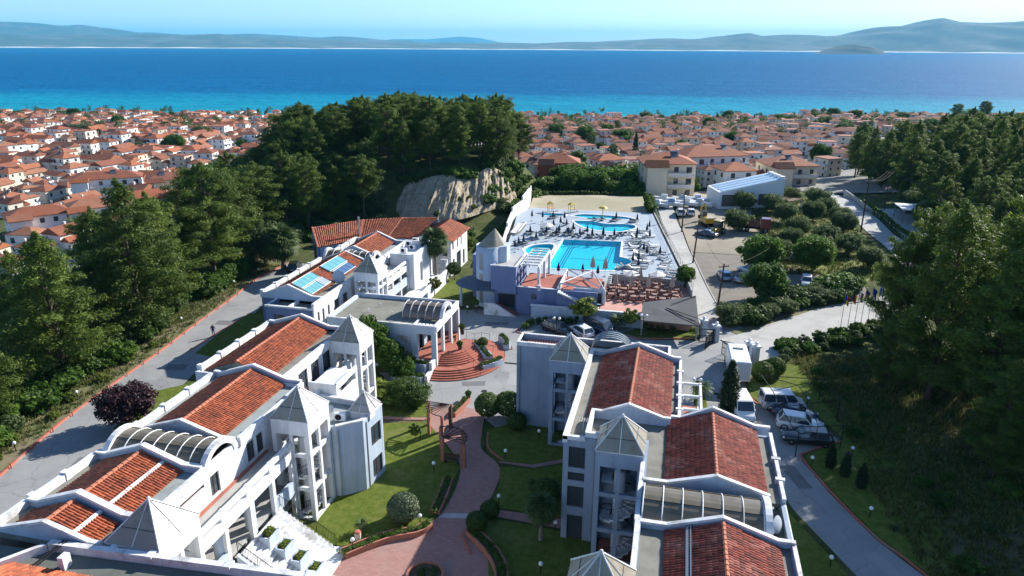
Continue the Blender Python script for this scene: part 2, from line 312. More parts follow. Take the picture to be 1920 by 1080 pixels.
# ------------------------------------------------------------------ building kit
def wallp(mb, A, B, z0, z1, th=0.25, ops=()):
    """wall along A->B (outside on the right hand) with rectangular openings (u0,u1,v0,v1), v measured from z0"""
    A = Vector((A[0], A[1])); B = Vector((B[0], B[1])); d = (B-A).normalized(); A = A+d*0.003; B = B-d*0.003; L = (B-A).length; n = Vector((-d.y, d.x))
    us = sorted({0.0, L, *[max(0, min(L, o[i])) for o in ops for i in (0, 1)]}); vs_ = sorted({0.0, z1-z0, *[max(0, min(z1-z0, o[i])) for o in ops for i in (2, 3)]})
    def solid(i, j):
        if i < 0 or j < 0 or i >= len(us)-1 or j >= len(vs_)-1: return False
        cu, cv = (us[i]+us[i+1])/2, (vs_[j]+vs_[j+1])/2
        return not any(o[0] < cu < o[1] and o[2] < cv < o[3] for o in ops)
    def pt(u, v, k): q = A+d*u+n*(th*k); return (q.x, q.y, z0+v)
    for i in range(len(us)-1):
        for j in range(len(vs_)-1):
            if not solid(i, j): continue
            a, b_, c, e = us[i], us[i+1], vs_[j], vs_[j+1]
            mb.quad(pt(a,c,0), pt(b_,c,0), pt(b_,e,0), pt(a,e,0)); mb.quad(pt(b_,c,1), pt(a,c,1), pt(a,e,1), pt(b_,e,1))
            if not solid(i-1, j): mb.quad(pt(a,c,1), pt(a,c,0), pt(a,e,0), pt(a,e,1))
            if not solid(i+1, j): mb.quad(pt(b_,c,0), pt(b_,c,1), pt(b_,e,1), pt(b_,e,0))
            if not solid(i, j-1): mb.quad(pt(a,c,1), pt(b_,c,1), pt(b_,c,0), pt(a,c,0))
            if not solid(i, j+1): mb.quad(pt(a,e,0), pt(b_,e,0), pt(b_,e,1), pt(a,e,1))
    return mb
def window(parent, A, B, z0, op, th=0.25, fm=None, gm=None, bars=1, name='window'):
    """frame set into an opening of wallp, with its pane as a sub-part"""
    A = Vector((A[0], A[1])); B = Vector((B[0], B[1])); d = (B-A).normalized(); n = Vector((-d.y, d.x)); u0, u1, v0, v1 = op; fm = fm or WOODD; gm = gm or GLASS
    def pt(u, v, k): q = A+d*u+n*k; return (q.x, q.y, z0+v)
    def bar(mb, a, b_, c, e):
        k0, k1 = th*0.45, th*0.45+0.07; p = [pt(a,c,k0), pt(b_,c,k0), pt(b_,e,k0), pt(a,e,k0), pt(a,c,k1), pt(b_,c,k1), pt(b_,e,k1), pt(a,e,k1)]
        mb.add(p, [(0,1,2,3),(7,6,5,4),(0,4,5,1),(1,5,6,2),(2,6,7,3),(3,7,4,0)])
    mb = MB(); f = 0.07
    bar(mb, u0, u1, v0, v0+f); bar(mb, u0, u1, v1-f, v1); bar(mb, u0, u0+f, v0+f, v1-f); bar(mb, u1-f, u1, v0+f, v1-f)
    for k in range(bars): m = u0+(u1-u0)*(k+1)/(bars+1); bar(mb, m-f/2, m+f/2, v0+f, v1-f)
    o = mb.build(name, fm, parent); g = MB(); kk = th*0.45+0.035
    g.quad(pt(u0+0.03, v0+0.03, kk), pt(u1-0.03, v0+0.03, kk), pt(u1-0.03, v1-0.03, kk), pt(u0+0.03, v1-0.03, kk)); g.build('pane', gm, o)
    return o
def tile_slope(e0, e1, r1, r0, mat_, pitch=0.215, course=0.34, seed=1):
    """barrel tiles on a slope: eave e0->e1, ridge r0->r1 ; every tile its own arched, lapped piece"""
    e0, e1, r0, r1 = (np.array(p, float) for p in (e0, e1, r0, r1))
    L = np.linalg.norm(e1-e0); S = np.linalg.norm(r0-e0); nu = max(2, int(round(L/pitch))); nv = max(2, int(round(S/course)))
    nrm = np.cross(e1-e0, r0-e0); nrm /= np.linalg.norm(nrm); nrm *= np.sign(nrm[2])
    prof = [(0.0, -0.01), (0.12, 0.035), (0.36, 0.075), (0.62, 0.06), (0.80, 0.0), (1.0, -0.012)]
    rg = np.random.default_rng(seed); V = []; Fc = []; Rn = []
    P0 = lambda u, v: (e0+(e1-e0)*u)*(1-v)+(r0+(r1-r0)*u)*v
    k = len(prof); pu = np.array([p[0] for p in prof]); ph = np.array([p[1] for p in prof])
    for j in range(nv):
        for i in range(nu):
            n = len(V)*1; base = len(V)
            jit = rg.normal(0, 0.013)
            for vv, lift in ((j/nv-0.012, 0.045+jit), ((j+1)/nv, 0.012)):
                for a, h in zip(pu, ph):
                    u = (i+a)/nu; p = (e0+(e1-e0)*u)*(1-vv)+(r0+(r1-r0)*u)*vv+nrm*(h+lift); V.append(p)
            for a, h in zip(pu, ph):
                u = (i+a)/nu; vv = j/nv-0.012; V.append((e0+(e1-e0)*u)*(1-vv)+(r0+(r1-r0)*u)*vv+nrm*(-0.03))
            for q in range(k-1):
                Fc.append((base+q, base+q+1, base+k+q+1, base+k+q)); Fc.append((base+2*k+q, base+2*k+q+1, base+q+1, base+q))
            r = rg.random(); Rn += [r]*(2*(k-1))
    F = np.array(Fc)
    V = np.array(V)
    a, b_, c = V[F[0, 0]], V[F[0, 1]], V[F[0, 2]]
    if np.dot(np.cross(b_-a, c-b_), nrm) < 0: F = F[:, ::-1]
    return np_mesh('roof_tiles', V, F, mat_, Rn)
def ridge_row(mb, a, b_, r=0.13, step=0.42):
    a, b_ = Vector(a), Vector(b_); n = max(2, int((b_-a).length/step))
    for i in range(n):
        p, q = a.lerp(b_, i/n), a.lerp(b_, (i+1.06)/n); mb.tube([p+Vector((0, 0, 0.02)), q], r*1.06, 7, True, r*0.92)
def coping(mb, pts, w, h, axis):
    """profile line pts [(s,z)] at fixed 'axis' = ('y',y) or ('x',x): a capped band of width w, height h"""
    k, c = axis
    for (s0, z0), (s1, z1) in zip(pts, pts[1:]):
        P_ = lambda s, z, o: (s, c+o, z) if k == 'y' else (c+o, s, z)
        v = [P_(s0,z0-h,-w/2), P_(s1,z1-h,-w/2), P_(s1,z1-h,w/2), P_(s0,z0-h,w/2), P_(s0,z0,-w/2), P_(s1,z1,-w/2), P_(s1,z1,w/2), P_(s0,z0,w/2)]
        f = [(0,3,2,1),(4,5,6,7),(0,1,5,4),(1,2,6,5),(2,3,7,6),(3,0,4,7)]
        if k == 'x': f = [q[::-1] for q in f]
        mb.add(v, f)
def gable_roof(parent, xa, xb, y0, y1, ze, zr, tmat, seed, strip=None):
    xm = (xa+xb)/2
    for n_, (e, r) in enumerate(((xa, xm), (xb, xm))):
        a, b_ = ((e, y0, ze), (e, y1, ze)); o = put('roof_tiles', tile_slope(a, b_, (r, y1, zr), (r, y0, zr), tmat, seed=seed+n_), parent); o['kind'] = 'stuff'
    mb = MB().add([(xa, y0, ze-0.03), (xb, y0, ze-0.03), (xm, y0, zr-0.03), (xa, y1, ze-0.03), (xb, y1, ze-0.03), (xm, y1, zr-0.03)], [(0, 2, 5, 3), (1, 4, 5, 2), (0, 1, 2), (3, 5, 4)])
    mb.build('roof_deck', FELT, parent)
    m = MB(); ridge_row(m, (xm, y0, zr+0.03), (xm, y1, zr+0.03)); m.build('ridge_tiles', RIDGE, parent)
    if strip is not None:      # white joint strips running up one slope
        m = MB(); s, side = strip; ye = s; e = xa if side < 0 else xb
def flat(parent, x0, x1, y0, y1, z, m=FELT, name='flat_roof', th=0.25):
    return MB().box(x0, x1, y0, y1, z-th, z).build(name, m, parent)
def vault(parent, x0, x1, yc, r, z, ribs, pm=POLY, rise=1.0, endarch=True, rm=None, n=14):
    """barrel skylight running along x"""
    P_ = lambda x, a, rr: (x, yc-rr*math.cos(a), z+rr*math.sin(a)*rise)
    rm = rm or COPING
    xs_ = np.linspace(x0, x1, ribs+1)
    for i in range(ribs):
        mb = MB()
        for k in range(n):
            a, b_ = math.pi*k/n, math.pi*(k+1)/n
            mb.quad(P_(xs_[i], a, r), P_(xs_[i+1], a, r), P_(xs_[i+1], b_, r), P_(xs_[i], b_, r))
            mb.quad(P_(xs_[i], b_, r-0.03), P_(xs_[i+1], b_, r-0.03), P_(xs_[i+1], a, r-0.03), P_(xs_[i], a, r-0.03))
        mb.build('vault_panel', pm, parent)
    for x in xs_:
        MB().tube([P_(x, math.pi*k/n, r+0.03) for k in range(n+1)], 0.045, 4).build('vault_rib', rm, parent)
    m = MB(); m.tube([P_(x0, math.pi*0.36, r+0.02), P_(x1, math.pi*0.36, r+0.02)], 0.025, 4); m.tube([P_(x0, math.pi*0.64, r+0.02), P_(x1, math.pi*0.64, r+0.02)], 0.025, 4); m.build('vault_purlin', IRON, parent)
    if endarch:
        for x in ((x0-0.15, x1+0.15) if endarch is True else endarch):
            m = MB(); ro, ri = r+0.28, r-0.22
            for k in range(n):
                a, b_ = math.pi*k/n, math.pi*(k+1)/n
                for rr0, rr1, flip in ((ro, ro, 0), (ri, ri, 1)):
                    q = [P_(x-0.2, a, rr0), P_(x+0.2, a, rr0), P_(x+0.2, b_, rr0), P_(x-0.2, b_, rr0)]
                    m.quad(*(q[::-1] if flip else q))
                m.quad(P_(x+0.2, a, ri), P_(x+0.2, b_, ri), P_(x+0.2, b_, ro), P_(x+0.2, a, ro)); m.quad(P_(x-0.2, a, ro), P_(x-0.2, b_, ro), P_(x-0.2, b_, ri), P_(x-0.2, a, ri))
            m.build('end_arch', COPING, parent)
def pyramid(parent, x0, x1, y0, y1, z, za, over=0.05, panels=2, pm=POLY, rm=None):
    """glazed pyramid: four facets, hip and rafter ribs and one purlin as sub-parts"""
    x0 -= over; x1 += over; y0 -= over; y1 += over; xm, ym = (x0+x1)/2, (y0+y1)/2; rm = rm or COPING
    root = MB().add([(x0, y0, z), (x1, y0, z), (x1, y1, z), (x0, y1, z), (x0, y0, z-0.08), (x1, y0, z-0.08), (x1, y1, z-0.08), (x0, y1, z-0.08)],
                    [(0,1,5,4)[::-1], (1,2,6,5)[::-1], (2,3,7,6)[::-1], (3,0,4,7)[::-1]]).build('pyramid_roof', COPING, parent)
    cs = [(x0, y0), (x1, y0), (x1, y1), (x0, y1)]
    for i in range(4):
        a, b_ = cs[i], cs[(i+1)%4]
        for k in range(panels):
            p = [a[j]+(b_[j]-a[j])*k/panels for j in (0, 1)]; q = [a[j]+(b_[j]-a[j])*(k+1)/panels for j in (0, 1)]
            m = MB(); m.add([(*p, z+0.01), (*q, z+0.01), (xm, ym, za), (*p, z-0.05), (*q, z-0.05), (xm, ym, za-0.08)], [(0, 1, 2), (5, 4, 3)]); m.build('glazing_panel', pm, root)
            if True: MB().tube([(*p, z+0.03), (xm, ym, za+0.03)], 0.055 if k == 0 else 0.035, 4).build('rib', rm, root)
        mid = lambda c: (c[0]+(xm-c[0])*0.36, c[1]+(ym-c[1])*0.36, z+(za-z)*0.36+0.02)
        MB().tube([mid(a), mid(b_)], 0.02, 4).build('purlin', IRON, root)
    MB().ball((xm, ym, za+0.04), 0.12, 6, 4).build('cap', COPING, root)
    return root
def wedge_step(r0, r1, ang, th):
    m = MB(); n = 3; v = []
    for z in (0, -th):
        for k in range(n+1):
            a = ang*k/n
            for r in (r0, r1): v.append((r*math.cos(a), r*math.sin(a), z))
    t = 2*(n+1); f = []
    for k in range(n):
        f += [(2*k, 2*k+1, 2*k+3, 2*k+2), (t+2*k+2, t+2*k+3, t+2*k+1, t+2*k), (2*k+1, t+2*k+1, t+2*k+3, 2*k+3), (2*k+2, t+2*k+2, t+2*k, 2*k)]
    f += [(0, t, t+1, 1), (2*n+1, t+2*n+1, t+2*n, 2*n)]
    return m.add(v, f).build('step', COPING, None, data_only=True)
STEP = wedge_step(0.42, 1.35, R_(24), 0.16)
def spiral(parent, cx, cy, zs, start, turn=1, m=None):
    """spiral stair: drum, wedge steps and a bar railing"""
    root = MB().lathe((cx, cy, zs[0]), [(0.42, 0), (0.42, zs[1]-zs[0]+1.0), (0.0, zs[1]-zs[0]+1.0)], 14).build('stair_drum', WHITE, parent, True)
    n = int((zs[1]-zs[0])/0.19); tp = []; bp = []
    for i in range(n):
        a = start+turn*i*R_(21); z = zs[0]+0.19*(i+1)
        o = bpy.data.objects.new('step', STEP); link(o, root); o.location = (cx, cy, z); o.rotation_euler = (0, 0, a)
        q = (cx+1.33*math.cos(a+0.2), cy+1.33*math.sin(a+0.2)); tp.append((*q, z+0.92)); bp.append((*q, z))
    rl = MB(); rl.tube(tp, 0.028, 4)
    for p, q in zip(bp, tp): rl.tube([p, q], 0.013, 3, False)
    for i in range(len(bp)-1):
        for f in (0.33, 0.66):
            p = Vector(bp[i]).lerp(Vector(bp[i+1]), f); rl.tube([p, p+Vector((0, 0, 0.92))], 0.013, 3, False)
    rl.build('railing', IRON, root)
    return root
def tower(parent, x0, x1, y0, y1, zt, za, back='y', stair=True, st=None, z0=0.0, pm=POLY, wm=WHITE, band=1.25):
    w = 0.36; m = MB(); xm, ym = (x0+x1)/2, (y0+y1)/2
    for x in (x0, x1-w):
        for y in (y0, y1-w): m.box(x, x+w, y, y+w, z0, zt-band)
    m.box(xm-0.13, xm+0.13, y0+0.03, y0+0.27, z0, zt-band); m.box(x1-0.27, x1-0.03, ym-0.13, ym+0.13, z0, zt-band)
    wallp(m, (x0, y0), (x1, y0), zt-band, zt, 0.3); wallp(m, (x1, y0+0.3), (x1, y1), zt-band, zt, 0.3)
    wallp(m, (x1-0.3, y1), (x0, y1), zt-band, zt, 0.3); wallp(m, (x0, y1-0.3), (x0, y0+0.3), zt-band, zt, 0.3)
    for z in (3.0, 6.0):
        if z < z0 or z > zt-band-0.5: continue
        m.box(x0+w, xm-0.13, y0+0.05, y0+0.3, z-0.32, z); m.box(xm+0.13, x1-w, y0+0.05, y0+0.3, z-0.32, z)
        m.box(x1-0.3, x1-0.05, y0+w, ym-0.13, z-0.32, z); m.box(x1-0.3, x1-0.05, ym+0.13, y1-w, z-0.32, z)
    m.box(x0+w, x1-w, y0+0.02, y0+0.32, z0-0.1, z0+0.22); m.box(x1-0.32, x1-0.02, y0+w, y1-w, z0-0.1, z0+0.22)
    root = m.build('stair_tower', wm, parent)
    mw = MB(); wallp(mw, (x1-w, y1-0.05), (x0+w, y1-0.05), z0, zt-band, 0.2, [(0.5, 1.3, 0.1, 2.2), (0.5, 1.3, 3.1, 5.2), (0.5, 1.3, 6.1, min(8.2, zt-band-z0-0.1))])
    mw.build('back_wall', WHITE if wm is WHITE else wm, root)
    mw = MB(); wallp(mw, (x0+0.03, y1-w), (x0+0.03, y0+w), z0, zt-band, 0.18, [(0.6, 2.2, 0.1, 2.5), (0.6, 2.2, 3.1, 5.6), (0.6, 2.2, 6.1, 7.6)]); mw.build('side_wall', wm, root)
    MB().box(x0+w, x1-w, y0+0.33, y1-0.4, z0-0.1, z0+0.05).build('tower_floor', REDF, root)
    for z in (3.0, 6.0):
        if z0 < z < zt-band: MB().box(x0+w, x0+1.1, ym, y1-0.3, z-0.18, z).build('landing', COPING, root)
    if stair:
        s = spiral(parent, xm+0.05, ym+0.05, (z0, min(6.0, zt-band)), st if st is not None else R_(200)); s.name = 'spiral_stair'
    pyramid(parent, x0, x1, y0, y1, zt, za, pm=pm)
    return root
# ------------------------------------------------------------------ right hotel wing
RW = thingw('hotel_wing', 'white hotel wing on the right with red tiled gables and three pyramid stair towers', 'building', (1, 48, 0))
ze, zr, zf, zp = 8.62, 9.72, 8.5, 9.0
zw = zp-0.07
m = MB()
wallp(m, (-6.7, 46.1), (-4.1, 46.1), 0, zw, 0.25, [(0.45, 1.65, 0.05, 2.2), (0.40, 1.65, 2.95, 4.75), (0.40, 1.65, 5.25, 5.95), (0.42, 1.65, 6.35, 8.1)])
wallp(m, (-4.1, 46.1), (-4.1, 47.3), 0, zw, 0.25); wallp(m, (-0.8, 46.9), (-0.8, 37.4), 0, zw, 0.25); wallp(m, (-6.7, 62.4), (-6.7, 46.1+0.25), 0, zw, 0.25)
wallp(m, (-13.9, 62.4), (-10.1, 62.4), 0, zw, 0.25); wallp(m, (0.6, 64.8), (-13.9, 64.8), 0, zw, 0.25); wallp(m, (-13.9, 64.8-0.25), (-13.9, 62.4+0.25), 0, zw, 0.25); wallp(m, (0.6, 62.66), (0.6, 64.8-0.25), 0, zw, 0.25)
m.box(-10.0, 0.3, 62.2, 62.38, 0, 8.4)
bal = [(1.0+3.2*i, 3.2+3.2*i, v, v+2.2) for i in range(3) for v in (0.2, 3.2, 6.0)]
wallp(m, (1.6, 50.2), (1.6, 62.4), 0, zp-0.5, 0.25, bal); wallp(m, (8.2, 28.0), (8.2, 50.2), 0, zp-0.4, 0.25, [(1.0+3.6*i, 3.4+3.6*i, v, v+2.2) for i in range(6) for v in (0.2, 3.2, 6.0)])
wallp(m, (8.2-0.25, 50.2), (1.6, 50.2), 0, zp-0.4, 0.25); wallp(m, (-0.8, 37.4), (-0.8, 32.6), 0, zw, 0.25); wallp(m, (-0.8, 29), (-0.8, 26), 0, zw, 0.25)
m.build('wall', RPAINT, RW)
for k, op in enumerate([(0.45, 1.65, 0.05, 2.2), (0.40, 1.65, 2.95, 4.75), (0.40, 1.65, 5.25, 5.95), (0.42, 1.65, 6.35, 8.1)]): window(RW, (-6.7, 46.1), (-4.1, 46.1), 0, op, bars=1 if k != 2 else 0)
for op in bal: window(RW, (1.6, 50.2), (1.6, 62.4), 0, op, bars=1)
# flat roofs, 3 mm apart where they meet
flat(RW, -6.45, 1.35, 46.35, 62.15, zf); flat(RW, -4.85, -0.55, 46.62, 49.8, zf+0.06); flat(RW, -0.54, 7.95, 41.6, 49.8, zf+0.06); flat(RW, -0.55, 7.95, 26.0, 37.3, zf+0.02); flat(RW, -0.55, 7.95, 37.3, 41.6, zf-0.35, FELTD)
flat(RW, -13.65, 0.35, 62.65, 64.55, zf-0.12, FELTD)
# parapet copings
m = MB()
coping(m, [(46.0, zp), (62.3, zp)], 0.36, 0.55, ('x', -6.58)); coping(m, [(-6.75, zp+0.003), (-5.1, zp+0.003)], 0.3, 0.3, ('y', 46.15))
coping(m, [(46.3, zp+0.35), (50.0, zp+0.35)], 0.28, 0.9, ('x', -5.0)); coping(m, [(-5.13, zp+0.347), (-4.05, zp+0.347)], 0.28, 0.6, ('y', 46.35))
coping(m, [(37.3, zp), (43.9, zp)], 0.28, 0.5, ('x', -0.82)); coping(m, [(26, zp+0.003), (37.3, zp+0.003)], 0.3, 0.5, ('x', -0.75))
coping(m, [(51.0, zp-0.2), (62.2, zp-0.2)], 0.24, 0.5, ('x', 1.55)); coping(m, [(41.7, zp-0.1), (50.2, zp-0.1)], 0.24, 0.5, ('x', 8.15)); coping(m, [(26, zp-0.103), (37.4, zp-0.103)], 0.24, 0.5, ('x', 8.15)); coping(m, [(37.4, zp-0.5), (41.7, zp-0.5)], 0.2, 0.4, ('x', 8.2))
for y in (52.6, 55.0, 57.4, 59.8): m.box(1.25, 1.85, y-0.14, y+0.14, zp-0.6, zp-0.17)
for y in (44.0, 46.6, 30, 33.5): m.box(7.85, 8.45, y-0.16, y+0.16, zp-0.7, zp-0.06)
coping(m, [(-13.9, zp), (0.6, zp)], 0.26, 0.4, ('y', 62.5)); coping(m, [(-13.9, zp+0.003), (0.6, zp+0.003)], 0.26, 0.5, ('y', 64.7)); coping(m, [(62.63, zp), (64.57, zp)], 0.26, 0.4, ('x', -13.78)); coping(m, [(62.63, zp), (64.57, zp)], 0.26, 0.4, ('x', 0.5))
m.each('parapet', COPING, RW)
def gable_par(parent, xl, xa, xm, xb, xr, y, zb, zc, w=0.3, body=True):
    m = MB(); coping(m, [(xl, zb), (xa, zb), (xm, zc), (xb, zb), (xr, zb)], w, 0.16, ('y', y)); m.build('gable_coping', COPING, parent)
    if body:
        m = MB(); q = w/2-0.05; pr = [(xl+0.02, zb-0.16), (xa, zb-0.16), (xm, zc-0.16), (xb, zb-0.16), (xr-0.02, zb-0.16)]; lo = zb-0.75
        v = [(x, y-q, z) for x, z in pr]+[(x, y-q, lo) for x, z in pr]+[(x, y+q, z) for x, z in pr]+[(x, y+q, lo) for x, z in pr]; f = []
        for i in range(4): f += [(5+i, 6+i, 1+i, i), (16+i, 15+i, 10+i, 11+i)]
        f += [(0, 10, 15, 5), (14, 4, 9, 19)]
        m.add(v, f); m.build('gable_wall', PALE, parent)
gable_roof(RW, -5.45, 0.85, 50.15, 61.95, ze, zr, TILER, 11); gable_roof(RW, 0.72, 7.18, 41.95, 50.75, ze+0.03, zr, TILER, 13); gable_roof(RW, 0.92, 7.35, 26.0, 37.15, ze, zr+0.03, TILER, 15)
gable_par(RW, -5.13, -4.3, -2.3, 0.35, 0.9, 50.0, 9.3, 10.15); gable_par(RW, -6.5, -5.3, -2.3, 0.9, 1.55, 62.25, 9.05, 10.15)
gable_par(RW, 0.9, 1.6, 3.95, 7.1, 8.2, 50.95, 9.0, 10.15); gable_par(RW, -0.7, 0.85, 3.95, 7.15, 7.3, 41.78, 9.05, 10.0); gable_par(RW, -0.7, 0.95, 4.1, 7.3, 8.25, 37.35, 9.0, 10.05)
m = MB(); m.box(2.05, 2.2, 26, 37.2, 9.18, 9.24); m.box(2.28, 2.36, 26, 37.2, 9.2, 9.25); m.v = [(x, y, z-(9.2-(ze+(x-0.92)/3.215*1.1))+0.12) for x, y, z in m.v]; m.build('roof_conduit', STEEL, RW)
vault(RW, -0.55, 6.6, 39.55, 1.85, zf-0.25, 6, POLYV, 0.75, (6.85,))
vault(RW, -4.6, -3.2+1.2, 63.6, 1.0, 8.6, 1, POLYD, 1.0, False) if False else None
# ribbed rooflight and corrugated sheet on the rear strip
sk = MB(); n_ = 12
for k in range(n_):
    a, b_ = math.pi*k/n_, math.pi*(k+1)/n_
    f_ = lambda y, an: (-4.9-1.85*math.cos(an)*1.0, y, 8.55+1.55*math.sin(an))
    sk.quad(f_(62.7, b_), f_(62.7, a), f_(64.5, a), f_(64.5, b_))
sk.build('barrel_rooflight', POLYD if False else mat('clear_polycarbonate', (0.25, 0.29, 0.31), 0.18, (0.33, 0.36, 0.37), 1.0, spec=0.7), RW)
for y in (62.7, 63.15, 63.6, 64.05, 64.5): MB().tube([(-4.9-1.88*math.cos(math.pi*k/12), y, 8.55+1.58*math.sin(math.pi*k/12)) for k in range(13)], 0.045, 4).build('vault_rib', STEEL, RW)
def corrugated(parent, x0, x1, y0, y1, z, m_, along='y', pitch=0.26, slope=0.0):
    n = int((x1-x0)/pitch)*4 if along == 'y' else int((y1-y0)/pitch)*4; V = []
    for i in range(n+1):
        h = 0.045*math.sin(i*math.pi/2)
        if along == 'y': x = x0+(x1-x0)*i/n; V += [(x, y0, z+h), (x, y1, z+h+slope)]
        else: y = y0+(y1-y0)*i/n; V += [(x0, y, z+h), (x1, y, z+h+slope)]
    F = [(2*i, 2*i+2, 2*i+3, 2*i+1) if along == 'y' else (2*i, 2*i+1, 2*i+3, 2*i+2) for i in range(n)]
    return put('roof_sheet', np_mesh('roof_sheet', V, F, m_), parent)
REDSHEET = mat('faded_red_sheet', (0.50, 0.17, 0.12), 0.7, (0.58, 0.24, 0.18), 0.8)
corrugated(RW, -13.1, -7.2, 62.75, 64.45, 8.5, REDSHEET); corrugated(RW, -2.7, 0.3, 62.75, 64.45, 8.5, REDSHEET)
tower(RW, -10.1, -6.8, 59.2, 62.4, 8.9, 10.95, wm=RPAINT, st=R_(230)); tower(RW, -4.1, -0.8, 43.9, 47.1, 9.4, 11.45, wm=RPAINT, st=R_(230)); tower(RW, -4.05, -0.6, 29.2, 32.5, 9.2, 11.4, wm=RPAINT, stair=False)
# balcony frames towards the drive
m = MB()
for i in range(4):
    y = 51.4+2.4*i; m.box(3.2, 3.4, y, y+0.2, 0, 8.3); m.box(1.85, 3.2, y, y+0.2, 8.05, 8.25)
m.box(3.203, 3.397, 51.6, 58.6, 8.0, 8.25); m.box(3.203, 3.397, 51.6, 58.6, 5.6, 6.2); m.box(3.203, 3.397, 51.6, 58.6, 2.6, 3.2)
m.each('balcony_frame', WHITE, RW)
for z in (2.9, 5.9): MB().box(1.9, 3.18, 51.3, 58.9, z-0.15, z).build('balcony_floor', REDF, RW)
for x, y in ((-4.32, 46.02), (-13.6, 62.32), (-10.4, 62.32)): MB().tube([(x, y, 0.1), (x, y, 8.5)], 0.05, 6).build('downpipe', STEEL, RW)
# ------------------------------------------------------------------ left hotel wing
LW = thingw('hotel_wing', 'white hotel wing on the left with orange tiled gables and open galleries', 'building', (-34, 45, 0))
m = MB()
wallp(m, (-38.2, 49.7), (-38.2, 27.9), 0, zp-0.3, 0.25); wallp(m, (-40.05, 62), (-40.05, 49.9), 0, zp-0.3, 0.25); wallp(m, (-40.05, 49.7), (-38.2, 49.7), 0, zp-0.3, 0.2)
op1 = [(4.0, 8.0, 7.55, 7.82), (8.6, 9.6, 6.3, 7.9), (13.0, 14.0, 6.3, 7.9), (14.3, 15.2, 6.3, 7.9), (18.9, 19.9, 6.3, 7.9)]+[(0.8+2.3*i, 2.2+2.3*i, 3.05, 5.1) for i in range(8)]+[(0.8+2.3*i, 2.2+2.3*i, 0.05, 2.1) for i in range(8)]
wallp(m, (-29.6, 28.0), (-29.6, 49.4), 0, zp-0.2, 0.25, op1)
op2 = [(0.8+2.3*i, 2.4+2.3*i, 6.05, 8.0) for i in range(4)]+[(0.8+2.3*i, 2.2+2.3*i, 3.05, 5.1) for i in range(4)]
wallp(m, (-31.7, 49.4), (-31.7, 61.8), 0, zp-0.2, 0.25, op2); wallp(m, (-29.85, 49.4), (-31.7, 49.4), 0, zp-0.2, 0.2)
wallp(m, (-31.95, 61.8), (-40.05, 61.8), 0, zp-0.3, 0.25)
m.build('wall', WHITE, LW)
for op in op1: window(LW, (-29.6, 28.0), (-29.6, 49.4), 0, op)
for op in op2: window(LW, (-31.7, 49.4), (-31.7, 61.8), 0, op)
flat(LW, -37.95, -29.85, 27.75, 36.2, zf+0.03, FELT); flat(LW, -37.95, -29.85, 39.9, 49.5, zf+0.02, FELTB); flat(LW, -37.95, -29.85, 36.2, 39.9, zf-0.4, FELTD); flat(LW, -39.8, -31.95, 49.8, 61.55, zf+0.01, FELT)
for (a, b_, c, e, dy) in ((-31.1, -29.75, 30.9, 36.0, 0), (-31.0, -29.75, 40.2, 49.4, 0)): MB().box(a+0.02, b_, c, e, zf+0.022, zf+0.05).build('roof_coating', FELTB, LW)
m = MB(); 
def curved_cop(m, x, ys_, zc):
    for a, b_ in zip(ys_, ys_[1:]):
        n = 5; pts = [(a+(b_-a)*k/n, zc-0.05*math.sin(math.pi*k/n)) for k in range(n+1)]; coping(m, pts, 0.4, 0.6, ('x', x)); m.box(x-0.26, x+0.26, a-0.22, a+0.22, zc-0.55, zc+0.09)
curved_cop(m, -38.1, [28.2, 30.4], zp); curved_cop(m, -38.1, [30.9, 33.5, 36.0], zp+0.003); curved_cop(m, -38.1, [40.2, 43.2, 46.2, 49.4], zp); curved_cop(m, -39.95, [50.4, 53.3, 56.2, 59, 61.6], zp)
coping(m, [(27.5, zp-0.003), (36.2, zp-0.003)], 0.3, 0.75, ('x', -29.58)); coping(m, [(40.2, zp-0.003), (43.4, zp-0.003)], 0.3, 0.75, ('x', -29.58)); coping(m, [(46.9, zp), (49.5, zp)], 0.3, 0.75, ('x', -29.58)); coping(m, [(49.6, zp), (58.4, zp)], 0.3, 0.7, ('x', -31.68))
m.each('parapet', COPING, LW)
gable_roof(LW, -37.15, -31.15, 28.1, 30.15, ze, zr, TILE, 21); gable_roof(LW, -37.15, -31.1, 31.05, 35.95, ze, zr, TILE, 23); gable_roof(LW, -37.2, -31.05, 40.35, 49.35, ze+0.04, zr, TILE, 25); gable_roof(LW, -39.4, -33.15, 50.35, 61.4, ze, zr, TILE, 27)
for y, ex in ((30.55, 0), (36.15, 0)): gable_par(LW, -38.0, -37.2, -34.1, -31.1, -29.7, y, 9.1, 10.2, 0.42)
gable_par(LW, -38.0, -37.2, -34.1, -31.0, -29.8, 40.05, 9.0, 10.0); gable_par(LW, -38.0, -37.2, -34.1, -31.0, -29.7, 49.6, 9.1, 10.15); gable_par(LW, -39.9, -39.3, -36.2, -33.2, -31.8, 61.65, 9.1, 10.1); gable_par(LW, -37.9, -37.15, -34.15, -31.2, -30.5, 28.0, 9.0, 9.9)
for ya, yb in ((28.15, 30.3), (31.1, 35.9)):
    MB().add([(-32.55, ya, 9.26), (-32.35, ya, 9.19), (-32.35, yb, 9.19), (-32.55, yb, 9.26), (-32.55, ya, 9.12), (-32.35, ya, 9.05), (-32.35, yb, 9.05), (-32.55, yb, 9.12)], [(0,1,2,3),(4,7,6,5),(0,4,5,1),(1,5,6,2),(2,6,7,3),(3,7,4,0)]).build('roof_conduit', COPING, LW)
vault(LW, -37.3, -29.9, 38.05, 1.7, zf-0.15, 7, POLYV, 0.8, True)
